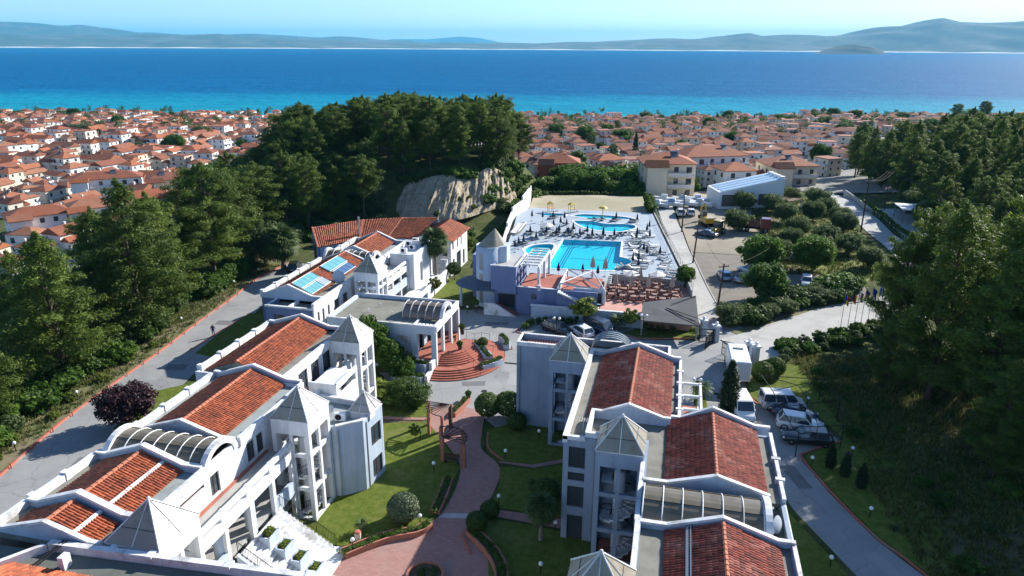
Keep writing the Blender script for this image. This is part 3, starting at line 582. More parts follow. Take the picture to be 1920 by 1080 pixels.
# galleries on the sunny side: slabs, columns and slotted parapet
def gallery(parent, x0, x1, y0, y1, step, slots=True, z2=6.0):
    MB().box(x0, x1-0.32, y0, y1, z2-0.28, z2-0.02).build('gallery_floor', CONC, parent); MB().box(x0, x1-0.32, y0, y1, 2.72, 2.98).build('gallery_floor', CONC, parent)
    MB().box(x0+0.005, x0+0.2, y0, y1, z2-0.019, z2+0.12).build('red_skirting', REDF, parent)
    n = max(1, int(round((y1-y0)/step))); s = (y1-y0)/n
    for i in range(n+1):
        y = min(y1-0.17, max(y0+0.17, y0+s*i)); MB().box(x1-0.31, x1+0.01, y-0.17, y+0.17, 0, z2+1.02).build('column', WHITE, parent)
    for i in range(n):
        a, b_ = y0+s*i, y0+s*(i+1)
        m = MB(); wallp(m, (x1, a), (x1, b_), z2-0.55, z2+1.0, 0.28, [(0.35, s-0.35, 0.82, 1.18)]); m.build('parapet_beam', WHITE, parent)
        m = MB(); wallp(m, (x1, a), (x1, b_), 2.55, 3.75, 0.24, [(0.4, s-0.4, 0.62, 0.95)] if False else []); 
        if i % 3 == 0 or not slots: m.build('parapet_wall', PALE, parent)
gallery(LW, -29.57, -27.35, 31.8, 43.4, 3.3); gallery(LW, -31.66, -29.4, 47.0, 58.4, 3.4, False)
tower(LW, -30.2, -26.7, 28.1, 31.6, 9.0, 11.0, stair=False); tower(LW, -29.0, -25.85, 43.45, 46.85, 8.9, 10.95, st=R_(250)); tower(LW, -31.7, -28.5, 58.5, 61.75, 8.9, 11.0, st=R_(250))
# annex with bevelled corner and small pyramid
an = [(-29.5, 47.0), (-25.45, 47.0), (-23.75, 48.4), (-23.35, 51.5), (-29.3, 51.9)]
m = MB(); aw = [[], [], [(1.15, 2.75, 0.4, 2.2), (1.15, 2.75, 3.5, 5.4)], []]
for i in range(4): wallp(m, an[i], an[i+1], 0, 6.6, 0.25, aw[i])
m.build('annex_wall', PALE, LW)
for op in aw[2]: window(LW, an[2], an[3], 0, op, bars=1)
MB().prism([(-29.4, 47.25), (-25.5, 47.25), (-24.0, 48.5), (-23.6, 51.3), (-29.2, 51.6)], 5.9, 6.2).build('annex_roof', FELTB, LW)
m = MB()
for i in range(1, 4):
    a, b_ = Vector(an[i]), Vector(an[i+1]); d = (b_-a).normalized(); n = Vector((-d.y, d.x)); q = [a-n*0.04, b_-n*0.04, b_+n*0.3, a+n*0.3]; m.prism([tuple(p) for p in q], 6.604, 6.72+0.004*i)
m.build('annex_coping', COPING, LW)
pyramid(LW, -25.35, -23.45, 49.3, 51.3, 6.9, 8.35, pm=mat('grey_polycarbonate', (0.30, 0.28, 0.27), 0.3, (0.38, 0.36, 0.35), 1.0, spec=0.5))
MB().box(-25.3, -23.5, 49.35, 51.25, 6.2, 6.82).build('pyramid_curb', WHITE, LW)
m = MB(); wallp(m, (-30.6, 52.2), (-27.9, 52.2), 5.6, 7.6, 0.2); wallp(m, (-27.9, 52.2), (-27.9, 56.5), 4.4, 7.6, 0.2, [(0.4, 3.9, 2.0, 2.7)]); m.box(-30.6, -28.1, 52.4, 56.5, 6.9, 7.1); m.build('roof_terrace', WHITE, LW)
for c in ((-27.0, 38.2), (-27.0, 34.6)): MB().lathe((c[0]-1.0, c[1], 0), [(0.40, 0), (0.40, 5.68)], 18).build('round_column', PALE, LW, True)
for x, y in ((-25.3, 46.93), (-23.66, 48.9)): MB().tube([(x, y, 0.1), (x, y, 6.3)], 0.05, 6).build('downpipe', STEEL, LW)
# garden stair with stepped planters
GS = thingw('garden_stair', 'white stair with four stepped planters leading from the left gallery to the lawn', 'stair', (-26.0, 38.5, 0))
nst = 15; x0s, x1s = -27.3, -22.9
for i in range(nst):
    z = 3.0*(1-(i+1)/(nst+1)); x = x0s+(x1s-x0s)*i/nst; MB().bbox(x, x+(x1s-x0s)/nst-0.004, 35.6, 40.9, max(0, z-0.45), z, 0.02).build('step', COPING, GS)
m = MB(); wallp(m, (-27.35, 35.32), (-22.9, 35.32), 0, 0.35, 0.25); m.add([(-27.35, 35.3, 0), (-22.9, 35.3, 0), (-27.35, 35.3, 2.9), (-27.35, 35.59, 0), (-22.9, 35.59, 0), (-27.35, 35.59, 2.9)], [(0, 1, 2), (5, 4, 3), (1, 4, 5, 2), (0, 2, 5, 3)]); m.build('side_wall', PALE, GS)
MB().bbox(-22.9, -21.9, 35.4, 41.0, -0.1, 0.16).build('landing', COPING, GS)
for i in range(4):
    x = -26.9+i*1.12; z = 3.0-(x-x0s)/(x1s-x0s)*3.0
    m = MB(); wallp(m, (x, 37.3), (x+0.85, 37.3), z-1.2, z+0.25, 0.1); wallp(m, (x+0.85, 37.3), (x+0.85, 38.6), z-1.2, z+0.25, 0.1); wallp(m, (x+0.85, 38.6), (x, 38.6), z-1.2, z+0.25, 0.1); wallp(m, (x, 38.6), (x, 37.3), z-1.2, z+0.25, 0.1)
    o = m.build('planter', PALE, GS); MB().box(x+0.1, x+0.75, 37.4, 38.5, z-1.0, z+0.12).build('soil', SOIL, o)
for y in (35.45, 40.95):
    m = MB(); p0, p1 = Vector((-27.3, y, 3.0)), Vector((-22.9, y, 0.15)); m.tube([p0+Vector((0, 0, 0.95)), p1+Vector((0, 0, 0.95))], 0.03, 4); m.tube([p0+Vector((0, 0, 0.15)), p1+Vector((0, 0, 0.15))], 0.02, 4)
    for k in range(38): q = p0.lerp(p1, k/37); m.tube([q, q+Vector((0, 0, 0.95))], 0.014 if k % 12 else 0.03, 3, False)
    m.build('railing', IRON, GS)
# near roof at the bottom left corner
NB = thingw('hotel_building', 'nearest hotel building with dark felt roof and orange tile roof at the bottom left corner', 'building', (-28, 20, 0))
a_ = R_(3.4); rot = lambda x, y: (-26.8+(x+26.8)*math.cos(a_)-(y-28.0)*math.sin(a_), 28.0+(x+26.8)*math.sin(a_)+(y-28.0)*math.cos(a_))
def rbox(m, x0, x1, y0, y1, z0, z1): return m.prism([rot(x0, y0), rot(x1, y0), rot(x1, y1), rot(x0, y1)], z0, z1)
rbox(MB(), -48, -13.5, 8, 27.6, 0, 8.35).build('wall', WHITE, NB); rbox(MB(), -47.8, -13.6, 8.2, 27.55, 8.36, 8.5).build('flat_roof', FELTD, NB)
m = MB(); x = -33.4
while x < -14: rbox(m, x, min(x+2.38, -13.4), 27.6, 27.98, 8.3, 9.0+0.01*random.random()); x += 2.4
for x in (-27.0, -22.3, -17.6): rbox(m, x-0.2, x+0.2, 27.5, 28.08, 8.9, 9.09)
m.each('parapet', COPING, NB)
MB().prism([rot(-33.75, 27.55), rot(-33.4, 27.55), rot(-37.4, 22.5), rot(-37.8, 22.5)], 8.3, 8.98).build('dividing_wall', COPING, NB)
p = [(*rot(-36.2, 21.4), 8.75), (*rot(-21.0, 21.4), 8.75)]; q = [(*rot(-36.2, 25.0), 8.75), (*rot(-21.0, 25.0), 8.75)]
p = [(*rot(-34.6, 26.15), 8.62), (*rot(-20.5, 25.6), 8.62)]; q = [(*rot(-37.2, 20.5), 10.2), (*rot(-20.5, 20.5), 10.2)]
o = put('roof_tiles', tile_slope(p[0], p[1], q[1], q[0], TILE, seed=31), NB); o['kind'] = 'stuff'
MB().add([p[0], p[1], q[1], q[0], (*p[0][:2], 8.4), (*p[1][:2], 8.4), (*q[1][:2], 8.4), (*q[0][:2], 8.4)], [(0,1,2,3),(0,4,5,1),(1,5,6,2),(3,7,4,0)]).build('roof_deck', FELTD, NB)
m = MB(); rbox(m, -31.6, -31.25, 26.3, 26.85, 8.5, 9.3); m.build('vent_block', COPING, NB)
m = MB(); m.tube([(*rot(-32.6, 28), 9.05), (*rot(-33.2, 26.4), 8.6), (*rot(-34, 25), 8.7), (*rot(-35.2, 23.6), 9.1)], 0.06, 6); m.tube([(*rot(-32.4, 28), 9.05), (*rot(-33.0, 26.2), 8.6), (*rot(-33.9, 24.8), 8.72), (*rot(-35.1, 23.4), 9.12)], 0.05, 6); m.build('cable', IRON, NB)
# ------------------------------------------------------------------ roads, paving and lawns
def flatpatch(name, poly, z, m, kind='structure', low=None, parent=None):
    bm = bmesh.new(); vs = [bm.verts.new((p[0], p[1], z)) for p in poly]; f = bm.faces.new(vs); bmesh.ops.recalc_face_normals(bm, faces=[f])
    if f.normal.z < 0: f.normal_flip()
    if low is not None:
        r = bmesh.ops.extrude_face_region(bm, geom=[f]); vv = [g for g in r['geom'] if isinstance(g, bmesh.types.BMVert)]
        for v in vv: v.co.z = low
        bmesh.ops.recalc_face_normals(bm, faces=bm.faces[:])
    bmesh.ops.triangulate(bm, faces=[f for f in bm.faces if len(f.verts) > 4])
    me = bpy.data.meshes.new(name); bm.to_mesh(me); bm.free(); me.materials.append(m); o = put(name, me, parent)
    if parent is None: tag(o, kind=kind)
    return o
def ribbon(name, L, Rr, off, m, kind='structure', sub=6):
    def dens(p):
        out = []
        for a, b_ in zip(p, p[1:]):
            for k in range(sub): out.append((a[0]+(b_[0]-a[0])*k/sub, a[1]+(b_[1]-a[1])*k/sub))
        return out+[p[-1]]
    L, Rr = dens(L), dens(Rr); mb = MB(); V = []; W = 5
    for a, b_ in zip(L, Rr):
        for k in range(W+1): x, y = a[0]+(b_[0]-a[0])*k/W, a[1]+(b_[1]-a[1])*k/W; V.append((x, y, tz(x, y)+off))
    F = [(i*(W+1)+k, i*(W+1)+k+1, (i+1)*(W+1)+k+1, (i+1)*(W+1)+k) for i in range(len(L)-1) for k in range(W)]
    return tag(put(name, np_mesh(name, V, F, m, smooth=True)), kind=kind)
def smooth_line(p, n=4):
    """Catmull-Rom through the points"""
    q = [Vector((*a, 0)) if len(a) == 2 else Vector(a) for a in p]; out = []
    for i in range(len(q)-1):
        a, b_, c, d = q[max(i-1, 0)], q[i], q[i+1], q[min(i+2, len(q)-1)]
        for k in range(n):
            t_ = k/n; out.append(0.5*((2*b_)+(c-a)*t_+(2*a-5*b_+4*c-d)*t_*t_+(3*b_-a-3*c+d)*t_**3))
    return [tuple(v) for v in out+[q[-1]]]
LAWN, t, b = nodes_of('mown_lawn'); b.inputs['Roughness'].default_value = 1.0; b.inputs['Specular IOR Level'].default_value = 0.1
g = ramp(t, noise(t, 1.6, 8, 0.72, 'World'), [(0.28, (0.060, 0.095, 0.015)), (0.5, (0.110, 0.145, 0.024)), (0.72, (0.185, 0.195, 0.055))])
g = mixrgb(t, g, (0.20, 0.19, 0.07, 1), ramp(t, noise(t, 0.25, 5, 0.6, 'World'), [(0.55, (0, 0, 0)), (0.72, (0.7, 0.7, 0.7))]))
t.links.new(g, b.inputs['Base Color']); bump(t, b, noise(t, 22, 3, 0.7, 'World'), 0.9, 0.06)
PAVE, t, b = nodes_of('red_paver_path'); b.inputs['Roughness'].default_value = 0.9
geo = N(t, 'ShaderNodeNewGeometry'); bk = N(t, 'ShaderNodeTexBrick'); t.links.new(geo.outputs['Position'], bk.inputs['Vector']); bk.inputs['Scale'].default_value = 1.0
bk.inputs['Brick Width'].default_value = 0.4; bk.inputs['Row Height'].default_value = 0.22; bk.inputs['Mortar Size'].default_value = 0.012
bk.inputs['Color1'].default_value = (0.31, 0.155, 0.128, 1); bk.inputs['Color2'].default_value = (0.37, 0.195, 0.165, 1); bk.inputs['Mortar'].default_value = (0.22, 0.145, 0.13, 1)
pc = mixrgb(t, bk.outputs[0], (0.29, 0.21, 0.19, 1), ramp(t, noise(t, 0.3, 5, 0.6, 'World'), [(0.5, (0, 0, 0)), (0.7, (0.6, 0.6, 0.6))])); t.links.new(pc, b.inputs['Base Color'])
DIRT = mat('bare_dirt', (0.26, 0.22, 0.165), 1.0, (0.36, 0.32, 0.25), 0.12, (0.17, 0.15, 0.12), 0.06, bmp=0.6, bscale=3)
GRAVEL = mat('grey_brown_gravel', (0.17, 0.155, 0.13), 1.0, (0.23, 0.205, 0.17), 0.3, (0.13, 0.12, 0.10), 0.08, bmp=0.7, bscale=9)
VERGE = mat('dry_verge', (0.16, 0.13, 0.075), 1.0, (0.10, 0.13, 0.035), 0.35, (0.22, 0.18, 0.12), 0.15, bmp=0.6, bscale=6)
kerbL = [(-52.5, 30), (-54.6, 38), (-55.8, 42.8), (-56.6, 45.7), (-58.2, 52.2), (-59.4, 60), (-60.5, 69.4), (-62.1, 79.0), (-63.3, 88), (-65.0, 98.7), (-64.5, 108)]
roadR = [(-44, 30), (-46, 38), (-47.5, 42.8), (-48.5, 45.7), (-50, 52.2), (-51.4, 60), (-53.5, 69.4), (-55.5, 79.0), (-57.5, 88), (-58.4, 98.7), (-56.5, 108)]
ribbon('road', kerbL, roadR, 0.03, ROAD)
ribbon('verge', [(x-3.2-0.5*math.sin(y), y) for x, y in kerbL], kerbL, 0.015, VERGE)
flatpatch('forecourt', [(-33, 64), (-24, 63.6), (-18.2, 63.6), (-14.4, 60), (-14.2, 64.9), (0.8, 65), (2, 60), (5.2, 60), (8.8, 68), (10.2, 80), (12.5, 92), (7.2, 99), (4.7, 97), (4.4, 89), (-3.5, 87.5), (-4.2, 91.4), (-18, 91.4), (-19, 96), (-30, 92), (-27, 84), (-26, 72), (-33, 70)], 0.012, ROAD)
flatpatch('drive', [(3.5, 76), (3.6, 62), (9.2, 61.5), (10.2, 58), (11.4, 53.9), (14.7, 46.9), (21, 34), (26.5, 34), (19.4, 48), (17, 51.6), (14.8, 56.8), (13.1, 62.0), (13.4, 63.6), (17.2, 66.2), (14.8, 74.2), (10.4, 72.3), (9.2, 74.6), (9.3, 80.2)], 0.02, ROAD)
ribbon('road', smooth_line([(7, 90), (12, 94.9), (21.8, 105.4), (30.6, 112), (37, 123), (39.5, 135), (39, 154), (38, 184), (36.6, 207), (33, 270)], 3), smooth_line([(10.8, 83.6), (16.6, 88.6), (22.2, 95.5), (30, 101), (40, 110), (45.5, 128), (44, 154), (43, 186), (40.8, 212), (37.5, 270)], 3), 0.12, CONC, sub=3)
ribbon('service_lane', smooth_line([(4.7, 92), (3.6, 104), (2.9, 110.7), (0.2, 132.4), (-3.2, 161), (-5, 178)], 3), smooth_line([(7.4, 92), (7.1, 101.7), (5.6, 112), (3.2, 132), (0.2, 161), (-1.2, 178)], 3), 0.14, CONC, sub=3)
ribbon('parking_ground', [(6.2, 100.5), (5.2, 112), (3.2, 132)], [(20, 99.5), (30, 114), (31, 134)], 0.05, GRAVEL)
ribbon('dirt_yard', [(3.4, 132), (1.6, 150), (0, 172), (-2, 200)], [(24, 132), (19, 150), (17, 168), (30, 200)], 0.10, DIRT)
ribbon('grove_grass', [(17.5, 127), (18.5, 140), (19.5, 155), (19, 172), (24, 190)], [(31, 120), (36.5, 134), (37.3, 155), (36.6, 172), (34.8, 195)], 0.16, mat('sunny_grove_grass', (0.10, 0.125, 0.022), 1.0, (0.20, 0.20, 0.05), 0.35, (0.20, 0.165, 0.09), 0.12, bmp=0.8, bscale=5))
ribbon('grass_bank', [(8.5, 93.2), (14, 99.0), (22.5, 107.4), (31, 114.5)], [(9.3, 92.3), (14.4, 97.0), (22.6, 106), (31.3, 112.8)], 0.06, VERGE)
lawns = {'L1': [(-27.4, 59.2), (-22.6, 60.6), (-20.0, 57.5), (-17.1, 53.6), (-16.6, 47.2), (-17.8, 45.2), (-19.5, 43.6), (-21.5, 41.2), (-29.5, 41.2), (-29.5, 60)],
         'L2': [(-31.5, 68.4), (-27.5, 66.5), (-24.2, 64.6), (-23.0, 62.4), (-23.4, 61.2), (-31.5, 60.2)],
         'R1': [(-16.4, 60.6), (-15.6, 57.2), (-13.7, 55.3), (-10.8, 55.6), (-6.9, 58.2), (-6.9, 62.5), (-14.3, 62.5)],
         'R2': [(-13.6, 54.5), (-13.0, 52.0), (-12.8, 48.6), (-6.9, 48.5), (-6.9, 57.0), (-10.6, 54.8)],
         'R3': [(-12.6, 47.1), (-13.1, 44.9), (-11.6, 42.9), (-10.3, 38), (-8.8, 30), (-4.2, 30), (-4.2, 46.0), (-6.9, 46.8)],
         'G': [(-5.6, 89.3), (-3.6, 91.2), (4.1, 91.2), (4.0, 89.8), (-3.2, 88.0)],
         'P': [(-36.5, 95), (-35.5, 106), (-31, 104), (-29.5, 95), (-32, 92.5)],
         'D': [(-56.0, 70.0), (-57.0, 76), (-57.2, 84), (-50.5, 84), (-50.5, 69)],
         'D2': [(-52.2, 52), (-53.9, 60), (-50, 64), (-41, 62), (-41, 50)],
         'B': [(9.3, 80.2), (9.35, 74.8), (10.4, 72.7), (14.6, 74.6), (17.6, 67), (13.7, 63.2), (13.5, 62), (15.2, 56.8), (17.3, 51.8), (20, 48), (27, 34), (24, 60), (20.5, 72), (16.5, 84.5), (10.6, 82.8)],
         'C': [(8.5, 60), (9.6, 57.5), (10.9, 53.5), (14.2, 46.6), (20.5, 34), (8.5, 34)],
         'X': [(3.5, 75.5), (3.6, 66.5), (5.2, 67.5), (4.7, 73.2)]}
for k, p in lawns.items(): flatpatch('lawn', p, 0.06, LAWN, low=-0.05)
pl = [(-26, 34), (-23.4, 38.4), (-21.5, 40.6), (-19.5, 43.2), (-17.8, 44.8), (-16.5, 47), (-16.9, 53.2), (-19.6, 57.2), (-22.4, 60.4), (-23.0, 62.5), (-22.6, 65.0)]
pr = [(-9.2, 34), (-9.6, 38), (-11.0, 42.6), (-13.1, 44.6), (-13.8, 46.3), (-13.4, 47.8), (-13.2, 52.5), (-13.9, 54.9), (-16.0, 57.0), (-16.8, 60.0), (-17.6, 64.2)]
flatpatch('paved_path', [p[:2] for p in smooth_line(pl, 4)]+[p[:2] for p in smooth_line(pr, 4)][::-1], 0.03, PAVE, low=-0.05)
for p in ([(-13.9, 55.1), (-10.6, 55.0), (-6.9, 57.2), (-6.9, 58.0), (-10.8, 55.5), (-13.9, 55.3)], [(-12.9, 48.3), (-12.9, 47.4), (-6.9, 47.1), (-6.9, 48.3)], [(-23.2, 60.9), (-22.6, 61.5), (-31, 60.0), (-31, 59.3)]): flatpatch('paved_path', p, 0.068, PAVE)
LIGHTP = mat('pale_paver_band', (0.40, 0.36, 0.36), 0.9, (0.48, 0.44, 0.44), 2.0)
flatpatch('paver_band', [(-16.3, 46.9), (-13.7, 47.4), (-13.9, 46.7), (-16.7, 46.2)], 0.036, LIGHTP)
PATCH = mat('dark_asphalt_patch', (0.13, 0.132, 0.135), 0.92, (0.17, 0.17, 0.17), 0.8, bmp=0.2); PATCHL = mat('pale_repair', (0.33, 0.33, 0.32), 0.92, (0.28, 0.28, 0.27), 0.9)
for cx, cy, w, h, a, pm_ in ((-20.5, 70.2, 2.6, 1.1, 0.3, PATCH), (-16.5, 72.5, 1.2, 3.4, 0.1, PATCHL), (-22.5, 88.6, 3.2, 1.0, 0.2, PATCH), (6.4, 78.2, 1.4, 2.6, 0.1, PATCHL), (12.2, 59.2, 1.3, 3.6, 0.35, PATCH), (17.0, 48.5, 1.1, 3.0, 0.5, PATCHL), (7.0, 66.5, 1.2, 2.2, 0.0, PATCH)): flatpatch('asphalt_patch', [(cx+math.cos(a)*u-math.sin(a)*v, cy+math.sin(a)*u+math.cos(a)*v) for u, v in ((-w/2, -h/2), (w/2*0.9, -h/2*1.05), (w/2, h/2*0.95), (-w/2*1.05, h/2))], 0.026, pm_)
for cx, cy in ((-18.9, 68.6), (-12.0, 83.2), (6.0, 74.0)): flatpatch('manhole_cover', [(cx+0.34*math.cos(k*0.524), cy+0.34*math.sin(k*0.524)) for k in range(12)], 0.03, IRON)
for cx, cy, a, w in ((-52.0, 56.5, 0.2, 3.2), (-55.6, 66, 0.2, 2.4), (-58.4, 80, 0.15, 2.8), (-50.2, 46.5, 0.25, 2.2)): flatpatch('asphalt_patch', [(cx+math.cos(a)*u-math.sin(a)*v, cy+math.sin(a)*u+math.cos(a)*v) for u, v in ((-w/2, -0.8), (w/2, -0.9), (w/2*0.95, 0.8), (-w/2, 0.75))], 0.04, PATCH)
# kerbs
def kerb(pts, w=0.16, h=0.13, m=KERB, name='kerb', label='low red painted kerb', z=None, top=True):
    mb = MB(); P_ = [Vector((p[0], p[1], 0)) for p in pts]; v = []; n = len(P_)
    for i, p in enumerate(P_):
        d = (P_[min(i+1, n-1)]-P_[max(i-1, 0)]).normalized(); s = Vector((-d.y, d.x, 0))*w/2; zz = tz(p.x, p.y) if z is None else z
        for q, hh in ((p-s, -0.05), (p-s*0.9, h), (p+s*0.9, h), (p+s, -0.05)): v.append((q.x, q.y, zz+hh))
    f = [(4*i+k+1, 4*i+k, 4*(i+1)+k, 4*(i+1)+k+1) for i in range(n-1) for k in range(3)]+[(0, 1, 2, 3), (4*n-1, 4*n-2, 4*n-3, 4*n-4)]
    o = mb.add(v, f).build(name, m)
    if top: tag(o, kind='structure')
    return o
kerb([p[:2] for p in smooth_line(kerbL, 4)], 0.22, 0.2)
for p in ([(9.3, 80.2), (9.2, 76), (9.35, 74.8), (9.8, 73.2), (10.4, 72.6), (12.2, 73.3), (14.6, 74.5)], [(17.4, 66.6), (13.5, 63.4), (13.3, 62.0), (15.0, 56.8), (17.2, 51.6), (19.6, 48), (26.7, 34)], [(-16.2, 60), (-15.4, 57.2), (-13.5, 55.5)], [(-31.3, 68.5), (-27.5, 66.7), (-24.2, 64.8)], [(-12.9, 42.6), (-14.2, 44.6)], [(-5.9, 89.0), (-3.2, 87.9), (4.0, 89.7)], [(-19.3, 86.3), (-18.4, 90.8)], [(-19.2, 86.2), (-14, 84.4), (-9, 85.0)], [(-57.1, 70), (-57.3, 76), (-57.2, 84)]):
    kerb([q[:2] for q in smooth_line(p, 4)])
ribbon('kerb', [(12.3, 95.5), (21.9, 105.9), (30.5, 112.5)], [(12.4, 95.2), (22.0, 105.6), (30.7, 112.2)], 0.14, CONC)
for p in ([(3.4, 104), (2.6, 112), (0.05, 132.4), (-3.4, 161)], [(7.4, 101.7), (5.9, 112), (3.5, 132)]): kerb(p, 0.2, 0.12, CONC)
# ------------------------------------------------------------------ reception
RB = thingw('reception_building', 'pale blue reception block with flat grey roof and brown barrel skylight over the porch', 'building', (-32, 76, 0))
m = MB(); fop = [(8.7, 10.4, 1.9, 4.2), (11.2, 12.9, 1.2, 4.6)]
wallp(m, (-39, 72), (-25.6, 72), 0, 5.6, 0.3, fop); wallp(m, (-28.4, 72.3), (-28.4, 80.7), 1.2, 5.3, 0.25, [(2, 3.6, 0.1, 2.4), (5, 6.6, 0.1, 2.4)]); wallp(m, (-25.6, 81), (-39, 81), 0, 5.6, 0.3); wallp(m, (-39, 80.7), (-39, 72.3), 0, 5.6, 0.3)
m.build('wall', PALE, RB)
m = MB(); gx = np.linspace(-30.3, -28.6, 12); gz = np.linspace(1.9, 4.2, 12)
for x in gx: m.box(x-0.03, x+0.03, 72.05, 72.14, 1.9, 4.2)
for z in gz: m.box(-30.3, -28.6, 72.02, 72.05, z-0.03, z+0.03)
o = m.build('lattice', COPING, RB); MB().quad((-30.3, 72.2, 1.9), (-28.6, 72.2, 1.9), (-28.6, 72.2, 4.2), (-30.3, 72.2, 4.2)).build('pane', GLASS, o)
flat(RB, -38.7, -25.65, 72.3, 80.75, 5.25, mat('reception_roof', (0.185, 0.182, 0.15), 0.95, (0.235, 0.23, 0.19), 0.4, (0.145, 0.14, 0.115), 0.3, bmp=0.3, bscale=40), th=0.3)
m = MB()
coping(m, [(-39.05, 5.7), (-25.5, 5.7)], 0.26, 0.16, ('y', 72.1)); coping(m, [(-39.05, 5.7), (-25.5, 5.7)], 0.26, 0.16, ('y', 80.9)); coping(m, [(72.24, 5.7), (80.76, 5.7)], 0.26, 0.5, ('x', -38.9))
coping(m, [(72.24, 5.703), (80.76, 5.703)], 0.36, 0.85, ('x', -25.65)); coping(m, [(72.24, 5.5), (74.4, 5.5)], 0.24, 0.3, ('x', -28.35)); m.each('parapet', COPING, RB)
for y in (72.0, 74.6, 77.6, 80.6): MB().box(-25.82, -25.48, y+0.01, y+0.4, 0, 4.86).build('column', WHITE, RB)
for i in range(5): m = MB().bbox(-27.9+0.45*i, -27.6+0.45*i, 72.7, 73.0, 5.3, 5.55).build('roof_light', WHITEP, RB)
MB().box(-28.1, -25.9, 73.0, 74.3, 5.252, 5.30).build('roof_recess', FELTD, RB)
vault(RB, -30.6, -25.9, 76.5, 1.75, 5.3, 5, POLYD, 0.85, (-25.7,))
for p in ((-34.6, 77.8), (-35.2, 75.6), (-32.2, 75.5)):
    MB().tube([(*p, 5.25), (*p, 5.65), (p[0]-0.12, p[1], 5.72)], 0.05, 6).build('roof_vent', WHITEP, RB)
# ------------------------------------------------------------------ round entrance steps
ES = thingw('entrance_steps', 'semicircular red tiled steps in front of the reception porch', 'steps', (-25.4, 76.6, 0))
def sector(m, c, r0, r1, a0, a1, z0, z1, n=28):
    v = []; 
    for z in (z1, z0):
        for k in range(n+1):
            a = a0+(a1-a0)*k/n
            for r in (r0, r1): v.append((c[0]+r*math.cos(a), c[1]+r*math.sin(a), z))
    t_ = 2*(n+1); f = []
    for k in range(n): f += [(2*k, 2*k+1, 2*k+3, 2*k+2), (2*k+1, t_+2*k+1, t_+2*k+3, 2*k+3), (2*k+2, t_+2*k+2, t_+2*k, 2*k)]
    f += [(0, t_, t_+1, 1), (2*n+1, t_+2*n+1, t_+2*n, 2*n)]
    return m.add(v, f)
cc = (-25.55, 76.6)
rad = [6.9, 6.55, 6.2, 5.85, 5.5, 4.3, 4.0, 3.7, 3.4, 3.1, 2.8]
for i, r in enumerate(rad):
    rn = rad[i+1]-0.02 if i+1 < len(rad) else 0.01
    sector(MB(), cc, rn, r, R_(-92), R_(62), 0 if i < 5 else 0.4, 0.14*(i+1)).build('step', REDF, ES)
MB().box(-28.3, -25.56, 72.31, 80.7, 0, 1.56).build('porch_floor', REDF, ES)
m = MB(); m.box(-25.98, -25.6, 69.0, 72.0, 0, 0.85); m.box(-25.97, -25.61, 70.6, 72.0, 0.85, 1.75); m.build('stair_wall', COPING, ES)
for a in (R_(-40), R_(10), R_(58)):
    m = MB(); p = [(cc[0]+r*math.cos(a), cc[1]+r*math.sin(a), z) for r, z in ((6.8, 0.14), (5.4, 0.7), (4.3, 0.84), (2.9, 1.54))]
    m.tube([(x, y, z+0.9) for x, y, z in p], 0.025, 5); [m.tube([q, (q[0], q[1], q[2]+0.9)], 0.02, 4, False) for q in p]; m.build('handrail', IRON, ES)
# ------------------------------------------------------------------ middle wing with solar roof
EW = thingw('hotel_wing', 'blue and white hotel wing behind the reception with solar panels on its tiled roof', 'building', (-44, 86, 0))
m = MB(); eo = [(1.2, 2.4, 0.3, 2.4), (2.9, 4.6, 3.1, 5.2), (1.0, 2.4, 3.1, 5.2)]
wallp(m, (-47.2, 72.4), (-41.0, 72.4), 0, 6.2, 0.3, eo); wallp(m, (-49.4, 75.2), (-47.2, 75.2), 0, 6.6, 0.3); wallp(m, (-47.2, 75.2), (-47.2, 72.7), 0, 6.2, 0.3); m.build('front_wall', BLUE, EW)
for op in eo: window(EW, (-47.2, 72.4), (-41.0, 72.4), 0, op, 0.3)
m = MB(); so = [(0.8, 1.3, 4.0, 5.6), (2.0, 2.5, 4.0, 5.6), (3.4, 3.9, 4.0, 5.6), (5.2, 6.6, 3.2, 5.6), (7.6, 9.0, 3.2, 5.6), (20, 20.6, 3.8, 5.6), (22, 22.6, 3.8, 5.6), (24.2, 24.8, 3.8, 5.6)]
wallp(m, (-40.8, 72.4), (-40.8, 102.2), 0, 6.9, 0.3, so); wallp(m, (-49.4, 103), (-49.4, 75.2), 0, 6.6, 0.3); wallp(m, (-41.1, 103), (-49.4, 103), 0, 6.6, 0.3); m.build('side_wall', WHITE, EW)
for op in so: window(EW, (-40.8, 72.4), (-40.8, 102.2), 0, op, 0.3, bars=0 if op[1]-op[0] < 1 else 1)
flat(EW, -47.0, -41.1, 72.65, 75.3, 5.75, FELT); flat(EW, -49.15, -41.1, 75.3, 91.2, 6.3, FELT); flat(EW, -49.15, -41.1, 93.9, 102.8, 6.32, FELTB); flat(EW, -49.15, -41.1, 91.2, 93.9, 6.0, FELTD)
gable_roof(EW, -48.6, -42.6, 75.4, 91.0, 6.6, 7.9, TILE, 41); gable_roof(EW, -48.4, -42.7, 94.2, 102.4, 6.6, 7.9, TILE, 43)
m = MB(); curved_cop(m, -49.3, [75.4, 78.4, 81.4, 84.4, 87.4, 90.6], 7.0); curved_cop(m, -49.3, [94, 97, 100, 102.6], 7.0); coping(m, [(72.3, 6.95), (82.4, 6.95)], 0.3, 0.3, ('x', -40.85)); coping(m, [(85.9, 6.95), (91.2, 6.95)], 0.3, 0.3, ('x', -40.85)); coping(m, [(94.0, 6.95), (102.4, 6.95)], 0.3, 0.3, ('x', -40.85))
